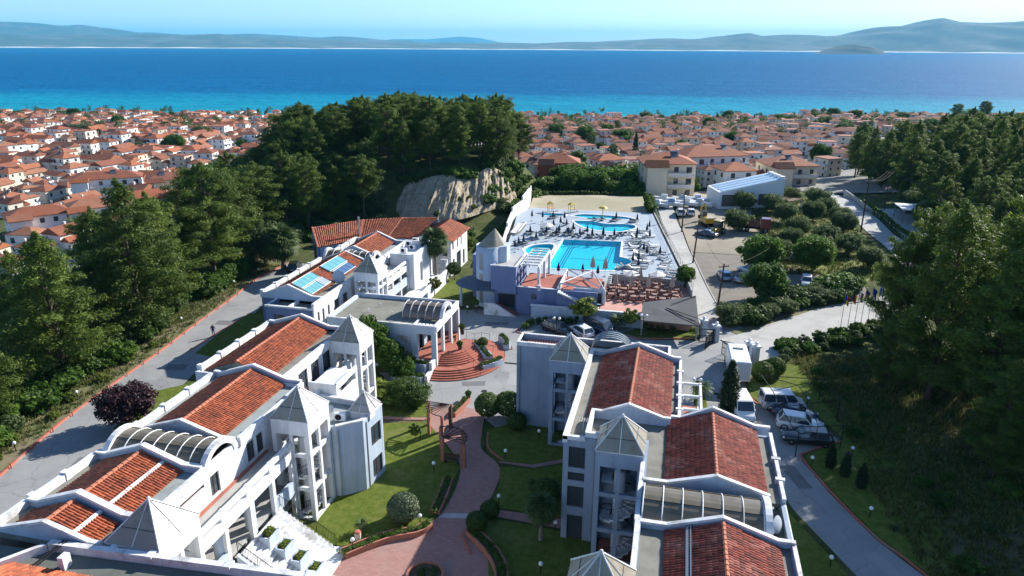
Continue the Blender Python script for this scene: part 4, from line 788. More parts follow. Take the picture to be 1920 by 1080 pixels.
coping(m, [(-47.3, 6.3), (-41, 6.3)], 0.3, 0.2, ('y', 72.5)); coping(m, [(72.65, 6.303), (75.0, 6.303)], 0.26, 0.3, ('x', -47.1)); coping(m, [(72.65, 6.305), (75.0, 6.305)], 0.26, 0.5, ('x', -44.2)); m.each('parapet', COPING, EW)
def gp(par, *a): gable_par(par, *a)
gp(EW, -49.5, -48.7, -45.6, -42.4, -41.0, 75.2, 6.9, 8.15); gp(EW, -49.3, -48.7, -45.6, -42.4, -41.0, 91.15, 6.9, 8.1); gp(EW, -49.3, -48.6, -45.6, -42.4, -41.0, 94.0, 6.9, 8.1); gp(EW, -49.3, -48.6, -45.6, -42.4, -40.9, 102.6, 6.9, 8.2)
vault(EW, -48.8, -41.7, 92.5, 1.35, 6.3, 7, POLYV, 1.0, True)
tower(EW, -40.25, -36.9, 82.4, 85.6, 7.95, 9.9, stair=True, st=R_(250))
gallery(EW, -40.75, -37.6, 86.0, 95.0, 3.0, False, 5.2)
m = MB(); wallp(m, (-40.5, 95.2), (-36.8, 95.2), 0, 6.9, 0.3); wallp(m, (-36.8, 95.2), (-36.8, 103.2), 0, 6.9, 0.3, [(2.6, 3.6, 2.0, 5.0)]); wallp(m, (-36.8, 103.2), (-41.1, 103.2), 0, 6.9, 0.3); m.box(-40.5, -37.1, 95.5, 102.9, 6.2, 6.4); m.build('end_block', WHITE, EW)
m = MB(); wallp(m, (-34.6, 90), (-34.6, 104), 0, 2.2, 0.3); m.box(-37.4, -34.9, 88, 104, 1.2, 1.5); m.build('ramp_wall', WHITE, EW)
# ------------------------------------------------------------------ restaurant building under the cliff
GB = thingw('restaurant_building', 'white two-storey building with curved red tiled roof under the clay cliff', 'building', (-40, 110, 0))
m = MB(); go = [(0.8, 1.6, 4.2, 5.5), (3.4, 4.0, 4.0, 5.6), (5.4, 6.0, 4.0, 5.6), (0.9, 1.9, 0.2, 2.6), (3.0, 5.4, 0.4, 3.2), (6.6, 7.6, 0.2, 2.8)]
wallp(m, (-40, 107.3), (-35.0, 107.3), 0, 6.0, 0.3, [(3.6, 4.4, 3.4, 5.4)]); wallp(m, (-35.0, 107.3), (-35.0, 116.6), 0, 6.0, 0.3, go); wallp(m, (-35.3, 116.6), (-42, 116.6), 0, 6.0, 0.3); m.build('wall', WHITE, GB)
for op in go: window(GB, (-35.0, 107.3), (-35.0, 116.6), 0, op, 0.3)
for s_, (e, r) in enumerate(((-34.5, -38.2), (-41.9, -38.2))):
    o = put('roof_tiles', tile_slope((e, 106.9, 5.95), (e, 117.0, 5.95), (r, 117.0, 7.3), (r, 106.9, 7.3), TILE, 0.3, 0.45, seed=51+s_), GB); o['kind'] = 'stuff'
MB().add([(-41.9, 107, 5.9), (-34.5, 107, 5.9), (-38.2, 107, 7.25), (-41.9, 117, 5.9), (-34.5, 117, 5.9), (-38.2, 117, 7.25)], [(0, 1, 2), (5, 4, 3)]).build('gable_wall', WHITE, GB)
up = [(-40.0, 116.2, 7.6), (-46, 114.6, 7.6), (-52, 111.4, 7.6), (-58.2, 105.0, 7.4)]; lo = [(-41.8, 108.6, 5.8), (-46, 107.6, 5.8), (-50, 105.4, 5.8), (-54.5, 99.6, 5.7)]
for i in range(3):
    o = put('roof_tiles', tile_slope(lo[i+1], lo[i], up[i], up[i+1], TILE, 0.3, 0.45, seed=61+i), GB); o['kind'] = 'stuff'
    m = MB(); wallp(m, lo[i+1][:2], lo[i][:2], 0, 5.6, 0.3); wallp(m, up[i][:2], up[i+1][:2], 0, 7.4, 0.3); m.build('wall', PALE, GB)
    m = MB(); ridge_row(m, up[i+1], lo[i+1], 0.12); m.build('hip_tiles', RIDGE, GB)
m = MB(); wallp(m, up[3][:2], lo[3][:2], 0, 5.6, 0.3, [(0.5, 5.6, 2.6, 5.0)]); m.build('end_wall', BLUE, GB); window(GB, up[3][:2], lo[3][:2], 0, (0.5, 5.6, 2.6, 5.0), 0.3, bars=3)
for i in range(12):
    x = -36.6+0.0*i; y = 105.9-0.28*i; MB().box(-36.4, -35.1, y-0.28, y, 0, max(0.1, 3.3-0.27*i)).build('step', COPING, GB)
MB().tube([(-50.5, 106.5, 6.0), (-50.5, 106.5, 9.3)], 0.22, 8).build('flue', STEEL, GB)
# ------------------------------------------------------------------ pool building with round tower
PB = thingw('pool_building', 'blue pool building with round tower, fan canopy and red roof terraces', 'building', (-20, 96, 0))
m = MB(); po = [(2.2, 2.9, 2.3, 3.1), (6.1, 6.6, 1.7, 2.9), (7.2, 7.8, 1.6, 2.8), (9.9, 10.5, 1.5, 2.6)]
wallp(m, (-20.9, 93.2), (-9.5, 93.2), 0, 3.95, 0.3, po); wallp(m, (-24.5, 92.9), (-20.9, 92.9), 3.2, 6.9, 0.3); wallp(m, (-20.9, 92.9), (-20.9, 100.2), 3.2, 6.9, 0.3, [(0.6, 1.6, 0.4, 2.6), (2.6, 3.6, 0.4, 2.6), (4.6, 5.6, 0.4, 2.6)]); wallp(m, (-24.5, 94.8), (-21.2, 94.8), 0, 3.2, 0.3, [(0.6, 3.0, 0.2, 2.7)]); m.box(-24.48, -20.92, 92.92, 94.8, 3.0, 3.19)
wallp(m, (-24.5, 100.2), (-24.5, 92.9), 3.2, 6.9, 0.3); wallp(m, (-28.8, 98.6), (-26.4, 98.6), 0, 6.6, 0.3, [(0.6, 1.5, 3.6, 5.0)]); wallp(m, (-28.8, 102), (-28.8, 98.9), 0, 6.6, 0.3); m.box(-28.7, -24.6, 98.9, 102, 6.3, 6.5)
m.build('wall', BLUE, PB)
for op in po: window(PB, (-20.9, 93.2), (-9.5, 93.2), 0, op, 0.3, bars=0)
window(PB, (-28.8, 98.6), (-26.4, 98.6), 0, (0.6, 1.5, 3.6, 5.0), 0.3); window(PB, (-24.5, 94.8), (-21.2, 94.8), 0, (0.6, 3.0, 0.2, 2.7), 0.3, bars=3)
TW = MB().lathe((-25.6, 96.4, 0), [(1.95, 0), (1.95, 8.9), (1.8, 8.9), (1.8, 8.6)], 26, R_(120), R_(330)).build('round_tower', PALE, PB, True)
m = MB(); p0 = (-25.6+1.95*math.cos(R_(330)), 96.4+1.95*math.sin(R_(330))); p1 = (-25.6+1.95*math.cos(R_(120)), 96.4+1.95*math.sin(R_(120))); m.prism([p0, (-23.0, 96.2), (-23.0, 98.4), p1], 0, 8.9); m.build('tower_block', PALE, PB)
for a, zz in ((R_(245), (0.6, 3.0)), (R_(245), (4.0, 5.0)), (R_(245), (5.6, 8.0))):
    m = MB(); q = (-25.6+1.97*math.cos(a), 96.4+1.97*math.sin(a)); d = Vector((-math.sin(a), math.cos(a))); n = Vector((math.cos(a), math.sin(a)))
    pts = [Vector(q)-d*0.28-n*0.12, Vector(q)+d*0.28-n*0.12, Vector(q)+d*0.28+n*0.03, Vector(q)-d*0.28+n*0.03]; m.prism([tuple(p) for p in pts], *zz); m.build('window', mat('obscure_pane', (0.22, 0.23, 0.24), 0.2, spec=0.6), TW)
m = MB(); rim = [(-25.6+1.75*math.cos(a), 96.4+1.75*math.sin(a), 8.75) for a in np.linspace(R_(120), R_(330), 20)]+[(-23.4, 96.5, 8.75), (-23.4, 98.0, 8.75)]; ap = (-24.9, 96.8, 11.3)
for i in range(len(rim)): m.add([rim[i], rim[(i+1) % len(rim)], ap], [(0, 1, 2)])
m.build('tower_cone', POLY, PB)
MB().box(-24.3, -21.1, 93.2, 100.0, 6.3, 6.55).build('flat_roof', CONC, PB)
m = MB(); coping(m, [(-24.6, 7.0), (-20.8, 7.0)], 0.28, 0.12, ('y', 93.0)); coping(m, [(93.15, 7.0), (100.2, 7.0)], 0.28, 0.12, ('x', -21.0)); m.each('parapet', COPING, PB)
MB().box(-20.6, -15.1, 93.5, 101.2, 3.4, 3.62).build('roof_terrace', REDF, PB); MB().box(-15.0, -9.6, 95.2, 101.2, 3.3, 3.5).build('roof_terrace', REDF, PB)
m = MB(); coping(m, [(-20.9, 4.05), (-17.9, 4.05)], 0.3, 0.1, ('y', 93.3)); coping(m, [(-17.4, 4.05), (-15.1, 4.05)], 0.3, 0.1, ('y', 93.3)); coping(m, [(93.47, 4.3), (101.2, 4.3)], 0.22, 0.8, ('x', -15.05)); m.box(-17.9, -17.42, 93.18, 93.5, 3.6, 4.4); m.each('parapet', COPING, PB)
# curved fan canopy with standing seams
FANM = mat('dark_standing_seam', (0.075, 0.09, 0.13), 0.5, (0.10, 0.115, 0.155), 0.8, spec=0.5)
m = MB(); A0, A1, nn = R_(128), R_(300), 20
for k in range(nn):
    a, b_ = A0+(A1-A0)*k/nn, A0+(A1-A0)*(k+1)/nn; c = (-25.6, 96.4)
    rr = lambda a: 5.0-0.9*abs(math.sin((a-R_(200))*0.8))
    m.add([(c[0]+1.97*math.cos(a), c[1]+1.97*math.sin(a), 4.0), (c[0]+1.97*math.cos(b_), c[1]+1.97*math.sin(b_), 4.0), (c[0]+rr(b_)*math.cos(b_), c[1]+rr(b_)*math.sin(b_), 3.25), (c[0]+rr(a)*math.cos(a), c[1]+rr(a)*math.sin(a), 3.25)], [(0, 3, 2, 1)])
    MB().tube([(c[0]+1.97*math.cos(a), c[1]+1.97*math.sin(a), 4.03), (c[0]+rr(a)*math.cos(a), c[1]+rr(a)*math.sin(a), 3.28)], 0.035, 4).build('seam', STEEL, PB)
m.build('fan_canopy', FANM, PB)
MB().tube([(-29.4, 94.4, 0), (-29.4, 94.4, 3.4)], 0.2, 10).build('canopy_post', PALE, PB); MB().prism([(-24.2, 92.95), (-24.2, 94.8), (-20.4, 92.95)], 2.85, 3.0).build('porch_canopy', FANM, PB)
# blue block's front stair and ramp wall
for i in range(9): MB().box(-23.6+0.34*i, -23.26+0.34*i-0.003, 91.9, 92.85, 0, 1.5-0.16*i).build('step', REDF, PB)
m = MB(); m.add([(-25.2, 91.6, 0), (-20.6, 91.6, 0), (-23.6, 91.6, 1.75), (-25.2, 91.6, 1.75), (-25.2, 91.85, 0), (-20.6, 91.85, 0), (-23.6, 91.85, 1.75), (-25.2, 91.85, 1.75)], [(0, 1, 2, 3), (7, 6, 5, 4), (1, 5, 6, 2), (2, 6, 7, 3), (3, 7, 4, 0)]); m.build('stair_wall', COPING, PB)
# white stair down along the front
for i in range(16):
    x = -14.9+0.36*i; z = 3.95-0.13*i; MB().box(x, x+0.34, 92.2, 93.18, z-0.25, z).build('step', COPING, PB)
m = MB(); m.add([(-15, 92.25, 0), (-9, 92.25, 0), (-9, 92.25, 1.6), (-15, 92.25, 3.65), (-15, 93.15, 0), (-9, 93.15, 0), (-9, 93.15, 1.6), (-15, 93.15, 3.65)], [(0, 1, 2, 3), (2, 6, 7, 3), (1, 5, 6, 2), (0, 3, 7, 4)]); m.build('stair_body', BLUE, PB)
# pergola beams over the terrace and cross-braced frame
for x in (-20.7, -19.4, -18.1): MB().box(x-0.1, x+0.1, 95.0, 104.0, 6.35, 6.6).build('pergola_beam', COPING, PB)
for y in np.linspace(95.2, 103.8, 7): MB().box(-20.6, -18.2, y-0.08, y+0.08, 6.6, 6.78).build('pergola_rafter', COPING, PB)
for x, y in ((-18.1, 95.2), (-18.1, 99.5), (-18.1, 103.6)): MB().box(x-0.18, x+0.18, y-0.18, y+0.18, 3.0, 6.35).build('pergola_post', COPING, PB)
fr = [(-14.9, 94.2, 4.6), (-8.6, 94.2, 4.1), (-11.2, 101.2, 4.6), (-14.9, 101.2, 4.6)]
for a, b_ in ((0, 1), (1, 2), (2, 3), (3, 0), (0, 2), (1, 3)): MB().tube([fr[a], fr[b_]], 0.11, 4).build('brace_beam', COPING, PB)
for p in fr: MB().box(p[0]-0.14, p[0]+0.14, p[1]-0.14, p[1]+0.14, 0.5, p[2]-0.05).build('pergola_post', COPING, PB)
m = MB(); wallp(m, (-13.0, 94.4), (-8.7, 94.4), 1.8, 4.05, 0.2, [(2.0, 4.0, 0.1, 1.75)]); m.build('screen_wall', PALE, PB)
# ------------------------------------------------------------------ pool deck and pools
def holed(name, outer, holes, z, m, parent=None):
    bm = bmesh.new(); ed = []
    for lp in [outer]+holes:
        vs = [bm.verts.new((p[0], p[1], z)) for p in lp]; ed += [bm.edges.new((vs[i], vs[(i+1) % len(vs)])) for i in range(len(vs))]
    bmesh.ops.triangle_fill(bm, use_beauty=True, use_dissolve=False, edges=ed, normal=(0, 0, 1))
    for f in bm.faces:
        if f.normal.z < 0: f.normal_flip()
    me = bpy.data.meshes.new(name); bm.to_mesh(me); bm.free(); me.materials.append(m); return put(name, me, parent)
DZ = 3.0
DECK = mat('pale_blue_grey_deck', (0.31, 0.365, 0.42), 0.85, (0.36, 0.415, 0.465), 0.5, (0.27, 0.32, 0.375), 0.12, bmp=0.15, bscale=5)
POOLT, t, b = nodes_of('turquoise_pool_tile'); b.inputs['Roughness'].default_value = 0.5
pcx = ramp(t, noise(t, 0.8, 4, 0.6, 'World'), [(0.3, (0.02, 0.66, 0.80)), (0.7, (0.04, 0.74, 0.86))]); t.links.new(pcx, b.inputs['Base Color'])
POOLL = mat('pool_lane_line', (0.01, 0.16, 0.34), 0.5)
WATER, t, b = nodes_of('pool_water'); out = t.nodes['Material Output']
tr = N(t, 'ShaderNodeBsdfTransparent'); tr.inputs[0].default_value = (0.72, 0.98, 1.0, 1); gl = N(t, 'ShaderNodeBsdfGlossy'); gl.inputs['Roughness'].default_value = 0.05
lw = N(t, 'ShaderNodeFresnel'); lw.inputs['IOR'].default_value = 1.33; bn = N(t, 'ShaderNodeBump'); bn.inputs['Strength'].default_value = 0.25; bn.inputs['Distance'].default_value = 0.05
t.links.new(noise(t, 2.2, 3, 0.6, 'World'), bn.inputs['Height']); t.links.new(bn.outputs[0], gl.inputs['Normal']); t.links.new(bn.outputs[0], lw.inputs['Normal'])
fm_ = N(t, 'ShaderNodeMath', operation='MULTIPLY'); t.links.new(lw.outputs[0], fm_.inputs[0]); fm_.inputs[1].default_value = 0.35
mx = N(t, 'ShaderNodeMixShader'); t.links.new(fm_.outputs[0], mx.inputs[0]); t.links.new(tr.outputs[0], mx.inputs[1]); t.links.new(gl.outputs[0], mx.inputs[2]); t.links.new(mx.outputs[0], out.inputs[0])
def loop(pts, n=5): 
    p = smooth_line(pts+[pts[0]], n)[:-1]; return [(a[0], a[1]) for a in p]
pool1 = [(-19.0, 105.9), (-8.7, 107.2)]+[(-8.55+1.9*math.cos(a)*1.25, 112.6+2.6*math.sin(a)) for a in np.linspace(R_(-85), R_(85), 10)]+[(-8.9, 125.2), (-19.2, 124.2)]
pool2 = loop([(-19.7, 139.2), (-18.4, 136.4), (-15.8, 133.2), (-12.5, 132.0), (-9.6, 132.6), (-7.4, 135.6), (-7.4, 138.0), (-9.2, 138.9), (-13, 138.2), (-16.0, 139.6)])
pool3 = loop([(-28.0, 142.6), (-25.8, 144.6), (-22.8, 144.7), (-21.8, 143.2), (-24.5, 142.0)])
pool4 = loop([(-20.6, 143.2), (-19.0, 145.2), (-14.5, 145.6), (-9.5, 144.9), (-8.2, 143.2), (-12, 142.6), (-17, 142.0)])
pool5 = loop([(-23.0, 112.4), (-24.6, 116.0), (-23.4, 119.2), (-20.4, 120.2), (-19.9, 116), (-20.0, 112.8)])
deck = [(-20.8, 101.4), (-15.0, 101.4), (-9.4, 101.6), (-9.0, 105.6), (-2, 105.2), (2.1, 104.8), (0.2, 118), (-2.4, 135), (-4.6, 149.8), (-30.2, 149.0), (-31.6, 141), (-30.0, 131), (-28.4, 120), (-28.4, 112), (-24.6, 104)]
PD = thingw('pool_deck', 'x', 'deck', (-15, 125, 0)); del PD['label']; del PD['category']; PD['kind'] = 'structure'
holed('deck_surface', deck, [pool1, pool2, pool3, pool4, pool5], DZ, DECK, PD)
m = MB(); n = len(deck)
for i in range(n): a, b_ = deck[i], deck[(i+1) % n]; m.quad((*a, -1), (*b_, -1), (*b_, DZ), (*a, DZ))
m.build('deck_edge', CONC, PD)
def basin(pl, depth, name, label, lines=False):
    root = thingw(name, label, 'pool', (sum(p[0] for p in pl)/len(pl), sum(p[1] for p in pl)/len(pl), DZ-depth)); n = len(pl); m = MB()
    for i in range(n): a, b_ = pl[i], pl[(i+1) % n]; m.quad((*b_, DZ-depth), (*a, DZ-depth), (*a, DZ), (*b_, DZ))
    m.add([(*p, DZ-depth) for p in pl], [tuple(range(n))]); me = m.build('basin', POOLT, root)
    bm = bmesh.new(); bm.from_mesh(me.data); bmesh.ops.recalc_face_normals(bm, faces=bm.faces[:]); bmesh.ops.reverse_faces(bm, faces=bm.faces[:]); bmesh.ops.triangulate(bm, faces=[f for f in bm.faces if len(f.verts) > 4]); bm.to_mesh(me.data); bm.free()
    flatpatch('water', pl, DZ-0.12, WATER, parent=root)
    c = Vector((sum(p[0] for p in pl)/n, sum(p[1] for p in pl)/n)); v = []; w = 0.42
    for i, p in enumerate(pl):
        d = (Vector(pl[(i+1) % n])-Vector(pl[i-1])).normalized(); q = Vector((d.y, -d.x)); q = q if q.dot(Vector(p)-c) > 0 else -q
        o = Vector(p)+q*w; i_ = Vector(p)-q*0.06; v += [(i_.x, i_.y, DZ-0.1), (i_.x, i_.y, DZ+0.05), (o.x, o.y, DZ+0.05), (o.x, o.y, DZ-0.02)]
    f = [(4*i+k, 4*((i+1) % n)+k, 4*((i+1) % n)+k+1, 4*i+k+1) for i in range(n) for k in range(3)]
    o = MB().add(v, f).build('pool_rim', COPING, root); bm = bmesh.new(); bm.from_mesh(o.data); bmesh.ops.recalc_face_normals(bm, faces=bm.faces[:]); bm.to_mesh(o.data); bm.free()
    if lines:
        for x0, x1 in ((-17.9, -17.75), (-17.5, -17.35), (-17.1, -16.95), (-10.6, -10.45), (-10.2, -10.05)): MB().box(x0, x1, 107.5, 123.6, DZ-depth+0.004, DZ-depth+0.02).build('lane_line', POOLL, root)
        MB().box(-16.6, -10.9, 115.0, 115.15, DZ-depth+0.004, DZ-depth+0.02).build('lane_line', POOLL, root)
    return root
basin(pool1, 0.75, 'swimming_pool', 'large rectangular turquoise swimming pool with round bay on its right side', True)
basin(pool2, 0.45, 'swimming_pool', 'kidney-shaped turquoise pool behind the large rectangular pool')
basin(pool3, 0.28, 'paddling_pool', 'small left paddling pool beside the yellow play frames'); basin(pool4, 0.28, 'paddling_pool', 'long shallow children pool at the far edge of the deck'); basin(pool5, 0.45, 'swimming_pool', 'half-round pool partly hidden behind the terrace pergola')
# right boundary wall and fence, left white wall
BW = thingw('boundary_wall', 'low wall with metal fence along the lane side of the pool deck', 'wall', (0, 125, 0))
bl = [(3.3, 100.0), (2.7, 104.8), (0.7, 118), (-1.9, 135), (-4.1, 149.8), (-6.4, 164)]
for a, b_ in zip(bl, bl[1:]): m = MB(); wallp(m, a, b_, -1.0, 3.15, 0.2); m.build('wall', CONC, BW)
for a, b_ in zip(bl, bl[1:]):
    n = int((Vector(b_)-Vector(a)).length/1.6); m = MB()
    for k in range(n+1): q = Vector(a).lerp(Vector(b_), k/n); m.tube([(q.x, q.y, 3.1), (q.x, q.y, 4.2)], 0.03, 4)
    for z in (3.4, 3.8, 4.15): m.tube([(*a, z), (*b_, z)], 0.02, 4)
    m.build('fence_panel', STEEL, BW)
WW = thingw('retaining_wall', 'white stepped wall climbing between the pool deck and the planted bank', 'wall', (-32, 138, 0))
wl = [(-28.8, 118), (-30.4, 128), (-31.8, 138), (-31.4, 146), (-32.0, 156), (-34.5, 170)]
for i, (a, b_) in enumerate(zip(wl, wl[1:])): m = MB(); wallp(m, a, b_, -1, 3.8+0.7*i*(i < 4), 0.3); m.build('wall', COPING, WW)
ribbon('ball_court', [(-31.2, 150.4), (-34.0, 171)], [(-5.0, 150.4), (-8.0, 175)], 1.7, mat('sandy_court', (0.34, 0.30, 0.21), 1.0, (0.28, 0.265, 0.16), 0.15, (0.42, 0.37, 0.28), 0.1, bmp=0.3))
# lower dining terrace with front wall and sloping grey roof
flatpatch('dining_terrace', [(-9.0, 94.6), (-8.2, 105.5), (2.5, 104.7), (3.2, 99.5), (3.4, 92.2), (-9.0, 92.0)], 2.0, mat('pink_terrace_paving', (0.50, 0.25, 0.20), 0.85, (0.57, 0.32, 0.26), 0.6, (0.44, 0.21, 0.17), 0.2, bmp=0.1), low=-0.5)
FW = thingw('terrace_wall', 'long grey-blue wall under the dining terrace behind the parked cars', 'wall', (-10, 91.6, 0)); m = MB(); wo = [(6.2+2.3*i, 6.7+2.3*i, 0.5, 1.0) for i in range(5)]
wallp(m, (-18.4, 91.5), (-2.6, 91.5), 0, 2.0, 0.3, wo); m.build('wall', PALE, FW); MB().box(-18.5, -2.5, 91.42, 91.88, 2.003, 2.12).build('coping', COPING, FW)
for op in wo: window(FW, (-18.4, 91.5), (-2.6, 91.5), 0, op, 0.3, bars=0, name='vent')
CN = thingw('lean_to_roof', 'sloping grey sheet roof at the corner of the terrace above the hedge', 'roof', (0.5, 92, 0))
p = [(-3.3, 88.9), (4.1, 88.7), (3.7, 97.2), (-3.3, 93.4)]; zz = [2.2, 2.2, 3.3, 3.1]
MB().add([(*a, z) for a, z in zip(p, zz)]+[(*a, z-0.12) for a, z in zip(p, zz)], [(0,1,2,3),(7,6,5,4),(0,4,5,1),(1,5,6,2),(2,6,7,3),(3,7,4,0)]).build('roof_sheet', mat('grey_sheet_roof', (0.075, 0.08, 0.085), 0.85, (0.10, 0.105, 0.11), 0.5), CN)
for a, b_ in (((4.0, 90.2, 2.6), (-0.2, 92.6, 2.85)), ((-0.2, 92.6, 2.87), (4.05, 88.9, 2.33)), ((3.6, 97, 3.36), (0.5, 93.8, 3.0))): MB().tube([a, b_], 0.05, 4).build('cable', IRON, CN)
for q in ((-3.1, 89.1), (3.9, 89.0)): MB().box(q[0]-0.1, q[0]+0.1, q[1]-0.1, q[1]+0.1, 0, 2.1).build('post', STEEL, CN)
for i in range(5): MB().box(-10.3+0.0*i, -8.6, 103.4+0.34*i, 103.74+0.34*i-0.004, 1.5, 2.18+0.18*i).build('step', COPING, FW)
# ------------------------------------------------------------------ umbrellas, loungers, tables
CLOTHB = mat('navy_canvas', (0.018, 0.022, 0.04), 0.9); BEIGE = mat('beige_canvas', (0.42, 0.33, 0.26), 0.9, (0.48, 0.39, 0.31), 2.0); CREAM = mat('cream_canvas', (0.75, 0.70, 0.62), 0.9); SLING = mat('grey_sling', (0.10, 0.12, 0.14), 0.8, (0.14, 0.16, 0.18), 3.0); RATTAN = mat('brown_rattan', (0.20, 0.095, 0.07), 0.8, (0.30, 0.16, 0.12), 6.0); WOODL = mat('light_wood', (0.45, 0.30, 0.18), 0.7)
def closed_umbrella(h, r, cm, name):
    root = thing(name, 'x', 'umbrella'); m = MB(); n = 12; v = []
    for j, (f, rr) in enumerate(((1.0, 0.02), (0.82, 0.5), (0.62, 0.85), (0.47, 1.0), (0.42, 0.7))):
        for k in range(n): a = 2*math.pi*k/n; q = r*rr*(1.0 if k % 2 else 0.62); v.append((q*math.cos(a), q*math.sin(a), h*f))
    f = [(j*n+(k+1) % n, j*n+k, (j+1)*n+k, (j+1)*n+(k+1) % n)[::-1] for j in range(4) for k in range(n)]
    m.add(v, f).build('canopy', cm, root); MB().tube([(0, 0, 0), (0, 0, h+0.08)], 0.03, 5).build('pole', STEEL, root); MB().lathe((0, 0, 0), [(0.26, 0), (0.26, 0.09), (0.05, 0.12)], 8).build('base', CONC, root); return root
def open_umbrella(h, r, cm, name):
    root = thing(name, 'x', 'umbrella'); m = MB(); n = 8
    for k in range(n):
        a, b_ = 2*math.pi*k/n, 2*math.pi*(k+1)/n; m.add([(0, 0, h), (r*math.cos(a), r*math.sin(a), h-0.5), (r*math.cos(b_), r*math.sin(b_), h-0.5), (r*math.cos(a), r*math.sin(a), h-0.68), (r*math.cos(b_), r*math.sin(b_), h-0.68)], [(0, 1, 2), (1, 3, 4, 2)])
    m.build('canopy', cm, root); MB().tube([(0, 0, 0), (0, 0, h+0.08)], 0.03, 5).build('pole', STEEL, root); MB().lathe((0, 0, 0), [(0.3, 0), (0.3, 0.09), (0.05, 0.12)], 8).build('base', CONC, root); return root
def lounger(cm, fm):
    root = thing('sun_lounger', 'x', 'lounger'); m = MB(); m.box(-0.31, 0.31, -0.95, 0.35, 0.30, 0.36); m.build('seat', cm, root)
    MB().add([(-0.31, 0.36, 0.30), (0.31, 0.36, 0.30), (0.31, 0.92, 0.78), (-0.31, 0.92, 0.78), (-0.31, 0.33, 0.36), (0.31, 0.33, 0.36), (0.31, 0.88, 0.83), (-0.31, 0.88, 0.83)], [(3,2,1,0),(4,5,6,7),(0,1,5,4),(1,2,6,5),(2,3,7,6),(3,0,4,7)]).build('backrest', cm, root)
    m = MB(); m.box(-0.36, -0.312, -0.98, 0.9, 0.26, 0.33); m.box(0.312, 0.36, -0.98, 0.9, 0.26, 0.33); m.build('frame', fm, root)
    for x in (-0.33, 0.33):
        for y in (-0.8, 0.7): MB().box(x-0.03, x+0.03, y-0.03, y+0.03, 0, 0.26).build('leg', fm, root)
    return root
UM = closed_umbrella(2.35, 0.24, CLOTHB, 'closed_umbrella'); UB = closed_umbrella(3.1, 0.42, BEIGE, 'closed_umbrella'); UO = open_umbrella(2.5, 1.3, CREAM, 'open_umbrella'); LG = lounger(SLING, STEEL); LWt = lounger(WHITEP, WOODL)
first = set()
def inst(proto, loc, rz, label, cat, group):
    if proto.name not in first: first.add(proto.name); o = proto
    else: o = copy_tree(proto)
    o.location = loc; o.rotation_euler = (0, 0, rz); return tag(o, label, cat, group)
UDARK = [(-27.6, 136.8), (-25.4, 136.6), (-23.4, 137.1), (-21.1, 136.9), (-21.2, 132.8), (-19.8, 131.3), (-22.1, 130.3), (-18.1, 128.4), (-20.4, 126.3), (-18.5, 124.4), (-15.3, 126.9), (-14.2, 124.1), (-12.3, 126.3), (-12.3, 123.9), (-10.3, 124.8), (-16.4, 124.2), (-20.5, 123.9), (-22.4, 124.4), (-25.3, 124.0), (-23.5, 120.4), (-25.1, 117.4), (-25.6, 115.7), (-25.8, 113.8), (-11.2, 138.2), (-7.7, 138.3), (-4.5, 133.7), (-4.8, 131.0), (-6.4, 127.8), (-6.3, 124.8), (-4.1, 126.7), (-4.6, 117.1), (-4.0, 115.2), (-5.1, 111.6), (-5.9, 110.1), (-1.9, 115.5), (-4.9, 107.8), (-12.8, 102.4), (-10.5, 102.2), (-16.4, 102.0)]
def zone(x, y):
    if y < 104: return 'on the near edge of the large pool'
    if x < -24.6: return 'on the left side of the pool deck'
    if y > 131: return 'beyond the kidney-shaped pool'
    if x > -7.3: return 'on the right side of the pool deck'
    return 'between the two large pools'
from mathutils.geometry import intersect_point_tri_2d
def inpoly(p, poly):
    c = False; n = len(poly)
    for i in range(n):
        (x0, y0), (x1, y1) = poly[i], poly[(i+1) % n]
        if (y0 > p[1]) != (y1 > p[1]) and p[0] < (x1-x0)*(p[1]-y0)/(y1-y0)+x0: c = not c
    return c
POOLS = [pool1, pool2, pool3, pool4, pool5]
def clear(x, y, r=0.9): return not any(inpoly((x+dx, y+dy), pl) for pl in POOLS for dx in (-r, 0, r) for dy in (-r, 0, r))
def off_pool(x, y, r):
    for k in range(40):
        for a in range(8):
            q = (x+0.12*k*math.cos(a*math.pi/4), y+0.12*k*math.sin(a*math.pi/4))
            if clear(*q, r): return q
    return (x, y)
for x, y in UDARK: x, y = off_pool(x, y, 0.5); inst(UM, (x, y, DZ), random.random(), 'closed navy parasol '+zone(x, y), 'umbrella', 'closed navy parasols '+zone(x, y))
for (x, y), w in zip([(-11.5, 104.0), (-9.6, 103.9), (-7.6, 99.6), (-4.3, 103.6), (-2.9, 100.0), (0.4, 100.4), (-5.3, 99.6)], ('at the near right corner of the large pool', 'at the top of the terrace steps', 'furthest left among the terrace tables', 'between two open cream parasols', 'in the middle right of the terrace tables', 'at the right end of the dining terrace', 'in the middle of the terrace tables')):
    inst(UB, (x, y, DZ if y > 103.7 and x < -9 else 2.0), random.random(), 'tall closed beige parasol '+w, 'umbrella', 'tall beige parasols')
for (x, y), w in zip([(-5.6, 103.2), (-1.9, 103.8), (-22.6, 125.8)], ('left of the tall beige parasol at the terrace edge', 'right of the tall beige parasol at the terrace edge', 'left of the pools on the deck')):
    inst(UO, (x, y, DZ if y > 105 else 2.0), random.random(), 'open cream parasol '+w, 'umbrella', 'open cream parasols')
